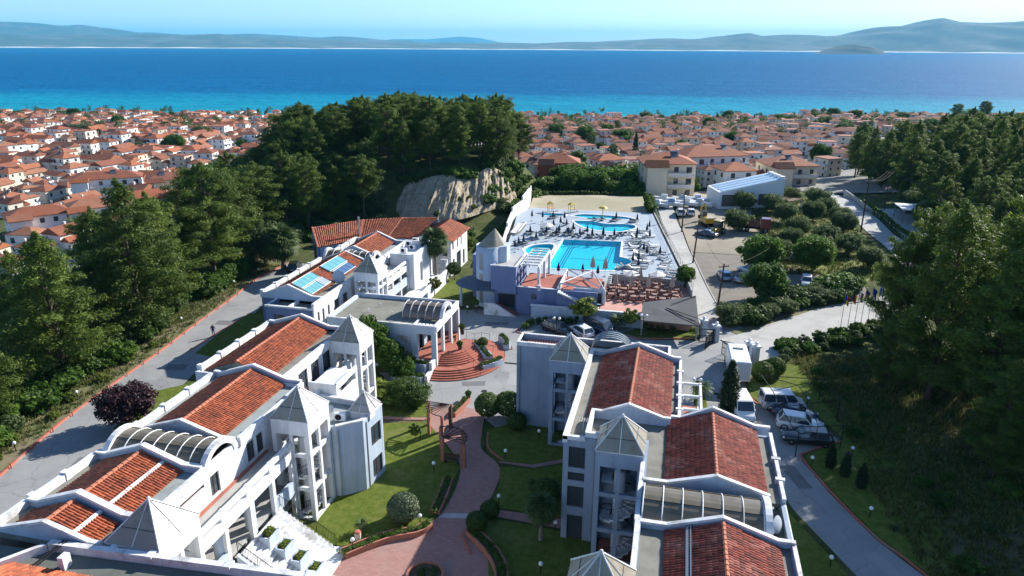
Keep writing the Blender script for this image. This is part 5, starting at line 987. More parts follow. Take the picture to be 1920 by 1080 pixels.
LGR = [(-26.4, 126.7), (-25.5, 126.6), (-23.5, 127.1), (-22.7, 127.3), (-21.5, 126.9), (-20.6, 127.5), (-19.4, 127.5), (-18.4, 127.7), (-17.4, 127.0), (-16.4, 127.5), (-15.0, 126.9), (-14.3, 127.1), (-13.2, 127.4), (-12.3, 127.6), (-11.1, 127.2), (-10.1, 127.5), (-24.3, 140.0), (-23.5, 140.6), (-14.0, 140.9), (-11.9, 141.0), (-11.2, 141.2), (-8.3, 141.0), (-7.5, 141.1), (-15.4, 140.5), (-26.5, 118.5), (-25.8, 119.0), (-25.1, 119.8), (-24.3, 122.6), (-19.2, 130.6), (-18.5, 131.2), (-20.6, 134.7), (-23.0, 131.5), (-21.1, 129.8), (-16.1, 130.0), (-9.7, 129.9), (-8.8, 130.4), (-23.9, 129.4)]
LRT = [(-6.9, 132.4), (-5.5, 132.8), (-7.3, 130.6), (-6.5, 128.1), (-6.4, 126.5), (-4.9, 128.8), (-4.1, 129.8), (-7.0, 124.4), (-6.3, 123.3), (-6.5, 121.5), (-6.0, 120.2), (-4.7, 124.4), (-4.7, 121.6), (-4.5, 119.0), (-3.6, 120.2), (-5.4, 117.2), (-5.7, 114.3), (-5.1, 115.6), (-6.5, 113.1), (-7.1, 111.2), (-6.9, 109.9), (-3.5, 112.8), (-2.9, 117.8), (-1.9, 118.9), (-3.2, 122.9), (-1.3, 115.4), (-0.8, 112.4), (-0.9, 110.2), (0.3, 108.7), (0.2, 106.4), (-5.6, 108.7), (-4.4, 109.8), (-7.6, 108.6), (-6.1, 106.6)]
for x, y in LGR: x, y = off_pool(x, y, 0.9); inst(LG, (x, y, DZ), R_(random.uniform(150, 205)), 'grey sling sun lounger '+zone(x, y), 'lounger', 'grey loungers '+zone(x, y))
for n_, (x, y) in enumerate(LRT): x, y = off_pool(x, y, 0.9); inst(LG if n_ % 3 else LWt, (x, y, DZ), R_(random.choice((75, 90, 100, 255, 280))+random.uniform(-12, 12)), ('grey sling' if n_ % 3 else 'white')+' sun lounger '+zone(x, y), 'lounger', ('grey' if n_ % 3 else 'white')+' loungers '+zone(x, y))
for i in range(9): inst(LWt, (-28.7+0.03*i, 132.4-0.85*i, DZ), R_(248), 'white lounger in the slanting row left of the pools', 'lounger', 'white loungers along the planted bank')
def chair():
    root = thing('terrace_chair', 'x', 'chair'); MB().bbox(-0.24, 0.24, -0.24, 0.24, 0.36, 0.45).build('seat', RATTAN, root); MB().bbox(-0.24, 0.24, 0.2, 0.27, 0.45, 0.92).build('backrest', RATTAN, root)
    for x in (-0.2, 0.2):
        for y in (-0.2, 0.2): MB().box(x-0.025, x+0.025, y-0.025, y+0.025, 0, 0.36).build('leg', RATTAN, root)
    return root
def table():
    root = thing('terrace_table', 'x', 'table'); MB().bbox(-0.42, 0.42, -0.42, 0.42, 0.71, 0.76).build('tabletop', mat('pale_table_top', (0.26, 0.15, 0.115), 0.6, (0.32, 0.20, 0.16), 3.0), root)
    MB().tube([(0, 0, 0.02), (0, 0, 0.71)], 0.05, 6).build('pedestal', IRON, root); MB().lathe((0, 0, 0), [(0.28, 0), (0.28, 0.04), (0.05, 0.06)], 8).build('foot', IRON, root); return root
CH, TB = chair(), table(); nm = ('nearest', 'second', 'third', 'fourth', 'farthest')
for j in range(5):
    for i in range(7):
        x, y = -8.0+1.48*i+0.2*math.sin(j*3+i), 96.9+1.55*j+0.16*math.cos(i*2.1+j)
        if j == 4 and (x < -6.4): continue
        if abs(x+2.9)+abs(y-100) < 0.7 or abs(x+5.3)+abs(y-99.6) < 0.7: x += 0.6
        inst(TB, (x, y, 2.004), random.uniform(-0.1, 0.1), 'square terrace table in the %s row of the dining terrace' % nm[j], 'table', '%s row of terrace tables' % nm[j])
        for k in range(4 if (i+j) % 3 else 2):
            a = k*math.pi/2+random.uniform(-0.25, 0.25) if (i+j) % 3 else k*math.pi+random.uniform(-0.2, 0.2)
            inst(CH, (x+0.68*math.sin(a), y+0.62*math.cos(a), 2.004), -a, 'brown rattan chair around the %s row of terrace tables' % nm[j], 'chair', 'chairs at the %s row of tables' % nm[j])
# ------------------------------------------------------------------ vegetation kit
PINE_L = leafmat('pine_needles', (0.036, 0.064, 0.012), (0.130, 0.190, 0.028), 0.38, tip=(0.21, 0.275, 0.048))
OLIVE_L = leafmat('olive_leaves', (0.05, 0.08, 0.022), (0.12, 0.17, 0.06), 0.42, tip=(0.18, 0.23, 0.11))
BROAD_L = leafmat('broad_leaves', (0.032, 0.072, 0.011), (0.095, 0.18, 0.022), 0.45, tip=(0.15, 0.25, 0.04))
SHRUB_L = leafmat('shrub_leaves', (0.026, 0.058, 0.011), (0.08, 0.14, 0.024), 0.4, tip=(0.13, 0.19, 0.045))
YELL_L = leafmat('yellow_green_leaves', (0.07, 0.11, 0.015), (0.17, 0.22, 0.03), 0.3, tip=(0.24, 0.26, 0.05))
PURP_L = leafmat('purple_plum_leaves', (0.018, 0.010, 0.012), (0.055, 0.022, 0.028), 0.2, tip=(0.09, 0.04, 0.045))
DEAD_L = leafmat('brown_needles', (0.05, 0.022, 0.010), (0.13, 0.06, 0.028), 0.2, tip=(0.18, 0.10, 0.05))
CYP_L = leafmat('cypress_needles', (0.010, 0.022, 0.008), (0.032, 0.058, 0.018), 0.1, tip=(0.05, 0.08, 0.03))
PALM_L = leafmat('palm_fronds', (0.03, 0.055, 0.014), (0.085, 0.13, 0.035), 0.25, tip=(0.15, 0.19, 0.07))
SKIRT_L = leafmat('dry_palm_fronds', (0.10, 0.07, 0.03), (0.22, 0.16, 0.08), 0.2)
BARK = mat('pine_bark', (0.075, 0.052, 0.040), 0.95, (0.13, 0.10, 0.08), 3.0, bmp=0.8, bscale=8); BARKG = mat('grey_bark', (0.16, 0.14, 0.12), 0.95, (0.22, 0.20, 0.17), 3.0, bmp=0.6, bscale=8)
def leaves(C, Rr, per, size, aspect=0.6, up=0.35, seed=1, edge=0.42, crnd=None, droop=0.0):
    """leaf-sized quads through the volume of every clump"""
    rg = np.random.default_rng(seed); C = np.asarray(C, float); Rr = np.asarray(Rr, float); n = len(C)*per
    C_ = np.repeat(C, per, 0); R2 = np.repeat(Rr, per, 0); d = rg.normal(size=(n, 3)); d /= np.linalg.norm(d, axis=1)[:, None]
    p = C_+d*R2*(rg.random(n)**edge)[:, None]
    nr = d*0.75+rg.normal(size=(n, 3))*0.55+np.array([0, 0, up]); nr /= np.linalg.norm(nr, axis=1)[:, None]
    a = np.cross(nr, rg.normal(size=(n, 3))); a /= np.linalg.norm(a, axis=1)[:, None]; b_ = np.cross(nr, a)
    s = size*rg.uniform(0.6, 1.35, n)[:, None]; a = a*s; b_ = b_*s*aspect
    V = np.stack([p-a*0.5-b_*0.2, p+b_*0.5, p+a*0.5+b_*0.1, p-b_*0.5], 1).reshape(-1, 3)
    cr = rg.random(len(C)) if crnd is None else crnd
    rnd = np.clip(0.55*np.repeat(cr, per)+0.45*rg.random(n), 0, 1)*0.8
    return V, np.arange(4*n).reshape(-1, 4), rnd
def crown_mesh(name, C, Rr, per, size, m, **k): V, F, r = leaves(C, Rr, per, size, **k); return np_mesh(name, V, F, m, r)
def trunk_mesh(h, r, C, seed, m, limbs=18, bend=0.3):
    rg = random.Random(seed); mb = MB(); pts = [(bend*math.sin(k*0.9+seed)*k/8, bend*math.cos(k*0.7+seed)*k/8, h*k/8) for k in range(9)]
    mb.tube(pts, r, 8, True, r*0.15); idx = list(range(len(C))); rg.shuffle(idx)
    for i in idx[:limbs]:
        c = C[i]; k = max(1, min(7, int(c[2]/h*8-1))); a = Vector(pts[k]); e = Vector(c); mid = a.lerp(e, 0.5)+Vector((0, 0, 0.03*h)); mb.tube([a, mid, e], r*0.28, 5, False, r*0.06)
    return mb.build('trunk', m, None, True, True)
def pine_proto(seed, h, R, kind, nB=64):
    """branches that leave the trunk in loose whorls; foliage tufts sit along each branch and thin out inwards"""
    rg = random.Random(seed); C = []; Rr = []; cr = []
    for i in range(nB):
        t_ = (i+rg.random()*0.9)/nB; a = i*2.39996+rg.uniform(-0.5, 0.5)
        if kind == 'cone': z0, pr = 0.14, (1-t_)**0.8*(0.6+0.4*min(1, t_*5))+0.05
        elif kind == 'round': z0, pr = 0.32, math.sqrt(max(0.02, 1-(2*t_-0.8)**2/1.5))*0.95
        else: z0, pr = 0.45, math.sqrt(max(0.02, 1-(1.9*t_-0.75)**2/1.4))
        pr *= 0.80+0.24*math.sin(i*1.7+seed)+rg.uniform(-0.16, 0.2); L = R*max(0.12, pr); z = h*(z0+(0.95-z0)*t_); n = max(1, int(round(L/0.95))); rise = (0.30-0.22*(1-t_))*L; tone = rg.random()
        for k in range(n):
            f = 1-0.62*k/max(1, n); q = rg.uniform(-0.18, 0.18)*L*0.4; s_ = (0.58+0.10*R*0.4)*rg.uniform(0.75, 1.25)*(1.0 if k else 1.12)*(1.1-0.35*t_)
            C.append((L*f*math.cos(a)-q*math.sin(a), L*f*math.sin(a)+q*math.cos(a), z+rise*f*f+rg.uniform(-0.2, 0.2))); Rr.append((s_*1.2, s_*1.2, s_*0.72)); cr.append(min(1, max(0, 0.65*tone+0.35*rg.random())))
    for k in range(4): C.append((rg.uniform(-0.3, 0.3), rg.uniform(-0.3, 0.3), h*(0.93+0.022*k))); Rr.append((0.42-0.06*k, 0.42-0.06*k, 0.6)); cr.append(0.8)
    return C, Rr, np.array(cr)
class Proto:
    def __init__(s, crown, trunk): s.c, s.t = crown, trunk
PROTO = {}
def mk_pine(key, seed, h, R, kind, per, nB, leaf, m=PINE_L, limbs=40, r=0.28):
    C, Rr, cr = pine_proto(seed, h, R, kind, nB); PROTO[key] = (Proto(crown_mesh('crown', C, Rr, per, leaf, m, seed=seed, aspect=0.32, crnd=cr, edge=0.55, up=0.5), trunk_mesh(h*0.97, r, C, seed, BARK, limbs)), h)
mk_pine('cone0', 1, 18, 5.4, 'cone', 150, 92, 0.34); mk_pine('cone1', 2, 18, 4.8, 'cone', 150, 92, 0.34); mk_pine('round0', 3, 15, 4.4, 'round', 140, 68, 0.34); mk_pine('round1', 4, 15, 3.9, 'round', 140, 68, 0.34); mk_pine('flat0', 5, 14, 4.0, 'flat', 130, 58, 0.36); mk_pine('flat1', 6, 14, 4.2, 'round', 130, 60, 0.36); mk_pine('dead', 8, 12, 2.6, 'round', 40, 40, 0.34, DEAD_L)
def blob_proto(key, seed, h, R, z0, per, nC, leaf, m, bark=BARKG, r=0.16, flat=0.8, limbs=14, asp=0.7):
    rg = random.Random(seed); C = []; Rr = []; cz = (z0+h)/2; hz = (h-z0)/2
    for i in range(nC):
        u = 1-2*(i+0.5)/nC; a = i*2.39996; q = math.sqrt(1-u*u); k = rg.choice((0.95, 0.9, 0.8, 0.55))*rg.uniform(0.82, 1.1)
        C.append((R*k*q*math.cos(a), R*k*q*math.sin(a), cz+hz*0.9*k*u)); s = R*rg.uniform(0.22, 0.36); Rr.append((s, s, s*flat))
    PROTO[key] = (Proto(crown_mesh('crown', C, Rr, per, leaf, m, seed=seed, aspect=asp), trunk_mesh(h*0.7, r, C, seed, bark, limbs, 0.2)), h)
blob_proto('olive0', 11, 4.6, 2.7, 0.9, 170, 60, 0.26, OLIVE_L); blob_proto('olive1', 12, 4.4, 2.9, 0.7, 170, 60, 0.26, OLIVE_L); blob_proto('broad0', 13, 5.4, 3.0, 1.2, 170, 60, 0.34, BROAD_L); blob_proto('broad1', 14, 6.0, 2.6, 1.4, 150, 55, 0.34, BROAD_L)
blob_proto('young', 15, 3.6, 1.15, 1.3, 70, 26, 0.30, YELL_L, r=0.08); blob_proto('plum', 16, 4.4, 2.5, 0.8, 170, 55, 0.26, PURP_L, r=0.1)
blob_proto('shrub0', 17, 1.6, 1.1, 0.05, 90, 30, 0.22, SHRUB_L, r=0.05, limbs=8); blob_proto('shrub1', 18, 1.5, 1.3, 0.05, 90, 30, 0.24, BROAD_L, r=0.05, limbs=8); blob_proto('shrub2', 19, 1.2, 0.9, 0.05, 70, 24, 0.20, YELL_L, r=0.04, limbs=8); blob_proto('shrub3', 20, 1.7, 1.0, 0.05, 90, 30, 0.20, OLIVE_L, r=0.05, limbs=8)
blob_proto('clipped', 21, 2.6, 2.2, 0.15, 260, 70, 0.17, SHRUB_L, r=0.08, limbs=8)
def column_proto(key, seed, h, R, per, nC, leaf, m):
    rg = random.Random(seed); C = []; Rr = []
    for i in range(nC):
        t_ = (i+0.5)/nC; pr = (math.sin(math.pi*min(1, 0.12+t_*0.9))**0.6)*(1-0.55*t_); a = i*2.39996; C.append((R*pr*0.7*math.cos(a), R*pr*0.7*math.sin(a), h*(0.05+0.93*t_))); s = R*rg.uniform(0.35, 0.5)*(0.5+pr*0.6); Rr.append((s, s, s*1.5))
    PROTO[key] = (Proto(crown_mesh('crown', C, Rr, per, leaf, m, seed=seed), trunk_mesh(h*0.8, 0.1, C, seed, BARK, 4, 0.05)), h)
column_proto('cypress', 31, 6.0, 1.0, 130, 45, 0.2, CYP_L); column_proto('cypress_tall', 32, 10.0, 1.3, 90, 45, 0.3, CYP_L)
def ball_mesh(n, size, m, seed, sq=0.92):
    rg = np.random.default_rng(seed); d = rg.normal(size=(n, 3)); d /= np.linalg.norm(d, axis=1)[:, None]; p = d*rg.uniform(0.88, 1.03, n)[:, None]*np.array([1, 1, sq]); nr = d+rg.normal(size=(n, 3))*0.35; nr /= np.linalg.norm(nr, axis=1)[:, None]
    a = np.cross(nr, rg.normal(size=(n, 3))); a /= np.linalg.norm(a, axis=1)[:, None]; b_ = np.cross(nr, a); s = size*rg.uniform(0.6, 1.3, n)[:, None]; a *= s; b_ *= s*0.7
    return np_mesh('crown', np.stack([p-a, p-b_, p+a, p+b_], 1).reshape(-1, 3), np.arange(4*n).reshape(-1, 4), m, rg.random(n)*0.8)
BALL = ball_mesh(3800, 0.07, leafmat('clipped_grey_green', (0.04, 0.065, 0.03), (0.10, 0.14, 0.07), 0.15, tip=(0.16, 0.20, 0.11)), 41); BALLD = ball_mesh(3400, 0.075, SHRUB_L, 42, 0.9)
STEMM = MB().tube([(0, 0, -1.4), (0, 0, -0.3)], 0.07, 6).build('trunk', BARKG, None, True, True)
def plant(key, x, y, label, cat, group=None, h=None, name=None, rz=None, z=None, sx=1.0, sink=0.08):
    pr, hh = PROTO[key]; s = (h/hh) if h else 1.0; o = thing(name or cat.replace(' ', '_'), label, cat, (x, y, (tz(x, y) if z is None else z)-sink), random.uniform(0, 6.28) if rz is None else rz, group); o.scale = (s*sx, s*sx, s)
    put('trunk', pr.t, o); put('crown', pr.c, o); return o
def ball(x, y, r, label, me=BALL, z=0.06, group=None, up=0.0):
    o = thing('clipped_bush', label, 'bush', (x, y, z), 0, group)
    c = put('crown', me, o); c.location = (0, 0, r*0.92+up); c.scale = (r,)*3; c.rotation_euler = (0, 0, random.uniform(0, 6)); t_ = put('trunk', STEMM, o); t_.location = (0, 0, 1.3); return o
def fan_frond(seed, L=1.5, pet=1.2, n=13):
    rg = random.Random(seed); m = MB(); base = Vector((pet, 0, 0)); m.tube([(0, 0, 0), tuple(base)], 0.03, 4, False); m.r = [0.4]*len(m.f)
    for k in range(n):
        a = R_(-85+170*k/(n-1)); d = Vector((math.cos(a), math.sin(a), 0)); tip = base+d*L*(1-0.25*abs(k-(n-1)/2)/(n/2))+Vector((0, 0, -0.35-0.2*rg.random())); mid = base+d*L*0.55+Vector((0, 0, 0.03)); s = d.cross(Vector((0, 0, 1)))*0.09
        m.add([tuple(base), tuple(mid-s), tuple(tip), tuple(mid+s)], [(0, 1, 2, 3)]); m.r += [rg.random()*0.8]
    return m
def palm_mesh(seed, nf, lo, hi, L, pet, m_):
    V = []; F = []; Rn = []; rg = random.Random(seed)
    for i in range(nf):
        f = fan_frond(seed*50+i, L, pet); el = R_(lo+(hi-lo)*((i+0.5)/nf)+rg.uniform(-8, 8)); az = i*2.39996; M_ = Matrix.Rotation(az, 3, 'Z') @ Matrix.Rotation(-el, 3, 'Y'); n = len(V)
        V += [tuple(M_ @ Vector(v)) for v in f.v]; F += [tuple(q+n for q in fc) for fc in f.f]; Rn += f.r
    mb = MB(); mb.v, mb.f, mb.m, mb.r = V, F, [0]*len(F), Rn; return mb.build('crown', m_, None, False, True)
def feather_mesh(seed, nf, L, m_):
    rg = random.Random(seed); mb = MB(); mb.r = []
    for i in range(nf):
        az = i*2.39996; e0 = R_(80-75*(i/nf)+rg.uniform(-6, 6)); pts = []; p = Vector((0, 0, 0)); el = e0
        for k in range(8): pts.append(p.copy()); p = p+Vector((math.cos(el)*math.cos(az), math.cos(el)*math.sin(az), math.sin(el)))*L/7; el -= R_(13)
        for k in range(7):
            d = (pts[k+1]-pts[k]).normalized(); s = d.cross(Vector((0, 0, 1))).normalized()
            for q in range(3):
                b_ = pts[k].lerp(pts[k+1], q/3); w = 0.42*L/3*math.sin(math.pi*(k+1+q/3)/8.4)+0.08
                for sg in (-1, 1): tip = b_+s*sg*w+d*w*0.5+Vector((0, 0, -0.25*w)); mb.add([tuple(b_), tuple(b_+d*0.12), tuple(tip)], [(0, 1, 2)]); mb.r.append(rg.random()*0.8)
    return mb.build('crown', m_, None, False, True)
WASH = palm_mesh(3, 62, -55, 78, 1.35, 1.05, PALM_L); WSKIRT = palm_mesh(4, 26, -84, -50, 1.1, 0.8, SKIRT_L); PHX = feather_mesh(5, 46, 2.6, PALM_L)
def palm(x, y, h, label, kind='fan', s=1.0, z=None, group=None):
    o = thing('palm_tree', label, 'palm tree', (x, y, (tz(x, y) if z is None else z)-0.05), random.random()*6, group); m = MB(); n = max(4, int(h*3))
    prof = [(0.24*s*(1.15 if k % 2 else 1.0)*(1.25 if k < 3 else 1.0)*(1-0.25*k/n), h*k/n) for k in range(n+1)]; m.lathe((0, 0, 0), prof, 9); m.build('trunk', BARKG, o, True)
    c = put('crown', WASH if kind == 'fan' else PHX, o); c.location = (0, 0, h); c.scale = (s,)*3
    if kind == 'fan': k = put('dry_skirt', WSKIRT, o); k.location = (0, 0, h-0.1); k.scale = (s,)*3
    return o
def hedge(pts, w, h, label, m_=SHRUB_L, name='hedge', leaf=0.2, seed=5, z=None, dens=130):
    P_ = smooth_line(pts, 4); C = []; Rr = []; rg = random.Random(seed)
    for a, b_ in zip(P_, P_[1:]):
        L = (Vector(b_)-Vector(a)).length; k = max(1, int(L/0.7))
        for i in range(k):
            for lv in range(max(1, int(round(h/0.8)))):
                for sd in ((-0.28, 0.28) if w > 1 else (0,)):
                    q = Vector(a).lerp(Vector(b_), (i+rg.random())/k); C.append((q.x+rg.uniform(-0.1, 0.1)+sd*w*0.6, q.y+sd*w*0.6*0.5+rg.uniform(-0.1, 0.1), (tz(q.x, q.y) if z is None else z)+h*(lv+0.55)/max(1, int(round(h/0.8)))+rg.uniform(-0.1, 0.12))); s = rg.uniform(0.45, 0.62); Rr.append((s*max(0.7, w*0.5), s*max(0.7, w*0.5), min(h*0.55, s)))
    o = put(name, crown_mesh(name, C, Rr, dens, leaf, m_, seed=seed)); return tag(o, label, 'hedge')
# ------------------------------------------------------------------ trees along the left road
for k, x, y, h, lab, sx in (('cone0', -65.8, 60.5, 16.8, 'broad bright pine at the left edge nearest the road lamp', 1.05), ('cone1', -66.2, 73.5, 20.2, 'tallest pine on the left leaning over the road', 1.0), ('cone1', -75, 77.5, 15.5, 'pine behind the tallest left pine', 1.0), ('round0', -72.3, 97.8, 18.4, 'bare-trunked tall pine at the far end of the left road', 0.9), ('round1', -76.8, 109.5, 15.5, 'pine between the dead brown pine and the hill', 1.0), ('cone0', -65.5, 50.0, 12.6, 'pine cut off by the left frame edge beside the road', 0.9), ('cone0', -80, 69, 12, 'small pine hidden behind the bright left pine', 1.0), ('round0', -71.5, 88.5, 14.0, 'round pine in the middle of the left tree belt', 0.95), ('round1', -70.2, 104.8, 10.5, 'short pine near the bushy palm on the left road', 0.9), ('dead', -78.0, 100.0, 14.5, 'brown dead pine among the green left pines', 1.0), ('cone1', -72, 43, 15, 'pine on the far left bottom edge of the frame', 1.0), ('round0', -84, 88, 13, 'pine on the slope behind the left tree belt', 1.0), ('round1', -88, 105, 12, 'pine overlooking the apartment rooftops on the left', 1.0), ('cone0', -69.5, 81.5, 17.0, 'pine filling the gap behind the tallest left pine', 1.0), ('cone1', -72.5, 66.5, 15.0, 'pine between the bright left pine and the tallest one', 1.0), ('round0', -69.0, 93.5, 14.0, 'pine behind the oleander hedge of the left road', 0.9), ('round1', -77.0, 118.5, 15.5, 'pine closing the gap between the left belt and the hill', 1.0), ('flat0', -82, 120, 13, 'pine at the left foot of the wooded hill', 1.0)):
    plant(k, x, y, lab, 'pine tree', 'pines along the left road', h, sx=sx*1.28)
plant('olive1', -68.5, 106.5, 'thin grey-leaved tree beside the bushy palm', 'tree', None, 7.5, sx=0.9)
palm(-63.6, 104.2, 4.6, 'bushy fan palm with dry skirt at the end of the left road', 'fan', 1.5); palm(-36.2, 103.0, 6.9, 'tall fan palm standing before the red-roofed restaurant', 'fan', 1.15)
plant('plum', -51.3, 53.2, 'dark purple plum tree between the left road and the hotel wing', 'tree', None, 4.4)
rg = random.Random(3); i = 0
for y in np.arange(40, 104, 1.15):
    kx = float(np.interp(y, [p[1] for p in kerbL], [p[0] for p in kerbL])); x = kx-3.6-rg.random()*4.5
    k = rg.choice(('shrub0', 'shrub1', 'shrub3', 'shrub1')); plant(k, x, y, 'leafy shrub in the mixed belt under the left pines', 'shrub', 'shrubs under the left pines', rg.uniform(1.2, 2.6), sx=1.1)
for y, dx in ((44.8, 2.0), (47.5, 2.6), (52.4, 1.4), (56, 2.3), (61, 1.8), (66, 2.2), (70.5, 1.6)):
    kx = float(np.interp(y, [p[1] for p in kerbL], [p[0] for p in kerbL])); plant('shrub2', kx-dx, y, 'small yellow-green shrub on the dry verge of the left road', 'shrub', 'verge shrubs', rg.uniform(0.7, 1.0))
hedge([(-67.2, 88), (-67.6, 94), (-68, 100)], 2.2, 3.0, 'tall oleander hedge at the far end of the left road', BROAD_L, leaf=0.3, seed=9); hedge([(-64.6, 66), (-65.4, 72), (-66, 78)], 1.6, 2.2, 'dense green hedge under the tallest left pine', SHRUB_L, leaf=0.28, seed=10)
# ------------------------------------------------------------------ pine hill
def scatter(n, ok, dmin, seed, box):
    rg = random.Random(seed); pts = []; tries = 0
    while len(pts) < n and tries < n*80:
        tries += 1; x, y = rg.uniform(box[0], box[1]), rg.uniform(box[2], box[3])
        if ok(x, y) and all((x-a)**2+(y-b_)**2 > dmin*dmin for a, b_ in pts): pts.append((x, y))
    return pts
def on_hill(x, y):
    r = math.hypot((x+80)/42, (y-172)/44); front = (133 if x < -62 else 145) if x < -52 else 151+(x+52)*0.7
    return r < 1 and y > front
for x, y in scatter(105, on_hill, 5.0, 5, (-118, -26, 126, 222)):
    k = rg.choice(('round0', 'round1', 'flat0', 'flat1', 'round0', 'cone1')); h = rg.uniform(11.5, 15.0)
    plant(k, x, y, 'dark pine in the dense grove on the hill', 'pine tree', 'pines on the hill', h, sx=1.12)
for x, y, h, lab in ((-45, 161, 13.5, 'pine at the top right end of the clay cliff'), (-40.5, 168, 12.0, 'rightmost pine of the hill grove above the ball court'), (-54, 152, 11, 'pine standing right above the clay cliff'), (-65, 143, 11.5, 'pine left of the clay cliff top'), (-71, 127, 15, 'tall pine left of the restaurant roof'), (-78, 131, 16, 'tall pine at the left front of the hill grove')): plant('round1', x, y, lab, 'pine tree', None, h)
for x, y in scatter(70, lambda x, y: (119 < y < 135 and x < -40) or (119 < y < 141 and x < -60), 2.0, 8, (-76, -38, 119, 141)): plant(rg.choice(('shrub0', 'shrub1', 'shrub3')), x, y, 'shrub on the slope below the hill grove', 'shrub', 'shrubs below the hill grove', rg.uniform(1.4, 2.8), sx=1.2)
CLAY, t, b = nodes_of('eroded_clay'); b.inputs['Roughness'].default_value = 1.0
cl = ramp(t, noise(t, 0.6, 7, 0.7, 'World', (1, 1, 2.5)), [(0.28, (0.27, 0.205, 0.13)), (0.5, (0.45, 0.37, 0.26)), (0.72, (0.56, 0.48, 0.36))]); t.links.new(cl, b.inputs['Base Color']); bump(t, b, noise(t, 2.0, 7, 0.75, 'World', (1, 1, 1.8)), 1.0, 0.5)
Bp = [(-61, 141.5, 1.5), (-57, 138.5, 1.6), (-52, 136.5, 1.6), (-47, 136.5, 1.6), (-42.5, 139.5, 2.0), (-39.5, 146, 2.2), (-37, 153, 2), (-36, 160, 1.5)]; Tp = [(-60, 143, 3), (-57, 146, 7.6), (-52, 148, 9.0), (-47.5, 148.5, 9.4), (-44.5, 150.5, 8.2), (-42.0, 156, 9.9), (-39.5, 161, 8.2), (-37, 165, 2.5)]
Bs, Ts = smooth_line(Bp, 26), smooth_line(Tp, 26); V = []; rw = 44
from mathutils import noise as mnoise
for i, (a, c) in enumerate(zip(Bs, Ts)):
    for j in range(rw+1):
        f = j/rw; p = Vector(a).lerp(Vector(c), f); bulge = math.sin(math.pi*f)**0.6
        g_ = mnoise.fractal(Vector((i*0.09, f*1.1, 3.0)), 0.9, 2.1, 5)*2.0+abs(mnoise.noise(Vector((i*0.22, f*0.5, 7.0))))*1.8+mnoise.fractal(Vector((i*0.45, f*6.0, 1.0)), 0.8, 2.0, 4)*0.45
        st_ = 0.5*(math.floor(f*7+g_*0.4)/7-f)
        V.append((p.x+0.3*g_*bulge, p.y-0.3*bulge-0.7*g_*bulge+2.2*st_*bulge, p.z+0.5*bulge*(1-f)+0.35*g_*bulge*f))
nr_ = rw+1; F = [(i*nr_+j, (i+1)*nr_+j, (i+1)*nr_+j+1, i*nr_+j+1) for i in range(len(Bs)-1) for j in range(rw)]
tag(put('clay_cliff', np_mesh('clay_cliff', V, F, CLAY)), kind='structure')
hedge([(-30.2, 118.5), (-31.6, 126), (-33.2, 134), (-33.4, 142)], 2.0, 1.9, 'green planted bank left of the pool deck', SHRUB_L, seed=14); plant('shrub2', -37.5, 124.0, 'yellow flowering bush at the foot of the clay cliff', 'shrub', None, 2.4); hedge([(-30.6, 112), (-29.6, 116), (-29.2, 119)], 1.2, 1.0, 'straw-coloured planting below the white deck wall', OLIVE_L, seed=15)
for k in range(26):
    i = random.randrange(20, len(Ts)-20); q = Ts[i]; plant(random.choice(('shrub0', 'shrub1', 'shrub3')), q[0]-0.5+random.uniform(-1, 1), q[1]+random.uniform(0, 2.6), 'scrub bush along the top edge of the clay cliff', 'shrub', 'scrub above the clay cliff', random.uniform(1.2, 2.6), z=q[2]-0.6, sx=1.25)
for k in range(14):
    i = random.randrange(40, len(Bs)-20); f_ = random.uniform(0.1, 0.5); q = Vector(Bs[i]).lerp(Vector(Ts[i]), f_); plant(random.choice(('shrub2', 'shrub3')), q.x, q.y-0.8, 'small tuft clinging to the clay cliff face', 'shrub', 'tufts on the clay cliff', random.uniform(0.5, 1.1), z=q.z+0.2)
for x, y in scatter(60, lambda x, y: y > 146+(x+42)*0.8, 1.7, 18, (-43, -33.2, 144, 178)): plant(random.choice(('shrub0', 'shrub1', 'shrub3', 'olive0')), x, y, 'shrub on the bank beside the ball court', 'shrub', 'shrubs on the ball court bank', random.uniform(1.3, 2.7), sx=1.15)
# ------------------------------------------------------------------ right side: slope, grove and forest
for k, x, y, h, lab, sx in (('cone1', 27.5, 76.5, 21.0, 'largest pine on the right standing over the drive', 1.0), ('cone0', 31.0, 71.0, 18.0, 'pine right of the largest right pine', 1.05), ('round0', 30.5, 86, 19.0, 'tall pine behind the largest right pine', 0.9), ('round1', 36.0, 78, 21.0, 'pine between the largest pine and the right frame edge', 0.95), ('cone1', 28.5, 62.0, 11.0, 'smaller pine on the shaded slope below the largest pine', 1.0), ('round1', 26.0, 85.5, 16.0, 'slender pine just left of the largest right pine', 0.8), ('round0', 33.5, 93.0, 18.0, 'pine behind the row of flagpoles', 1.0), ('cone0', 24.2, 79.5, 9.5, 'low bushy pine at the foot of the largest right pine', 0.9), ('round1', 30.5, 97.5, 12.0, 'pine beside the flagpoles', 0.95), ('cone0', 39, 70, 22, 'pine cut off by the right frame edge', 1.1), ('round0', 44, 84, 20, 'pine at the right frame edge behind the power lines', 1.1), ('cone1', 36.5, 60, 16, 'pine in deep shade at the lower right edge', 1.0)): plant(k, x, y, lab, 'pine tree', None, h, sx=sx)
for x, y in scatter(26, lambda x, y: x > 38+max(0, (y-92))*0.9 and x < 75, 6.2, 21, (36, 80, 52, 112)): plant(rg.choice(('cone0', 'cone1', 'round1')), x, y, 'tall pine on the shaded slope at the right frame edge', 'pine tree', 'pines on the shaded right slope', rg.uniform(14, 19), sx=0.85)
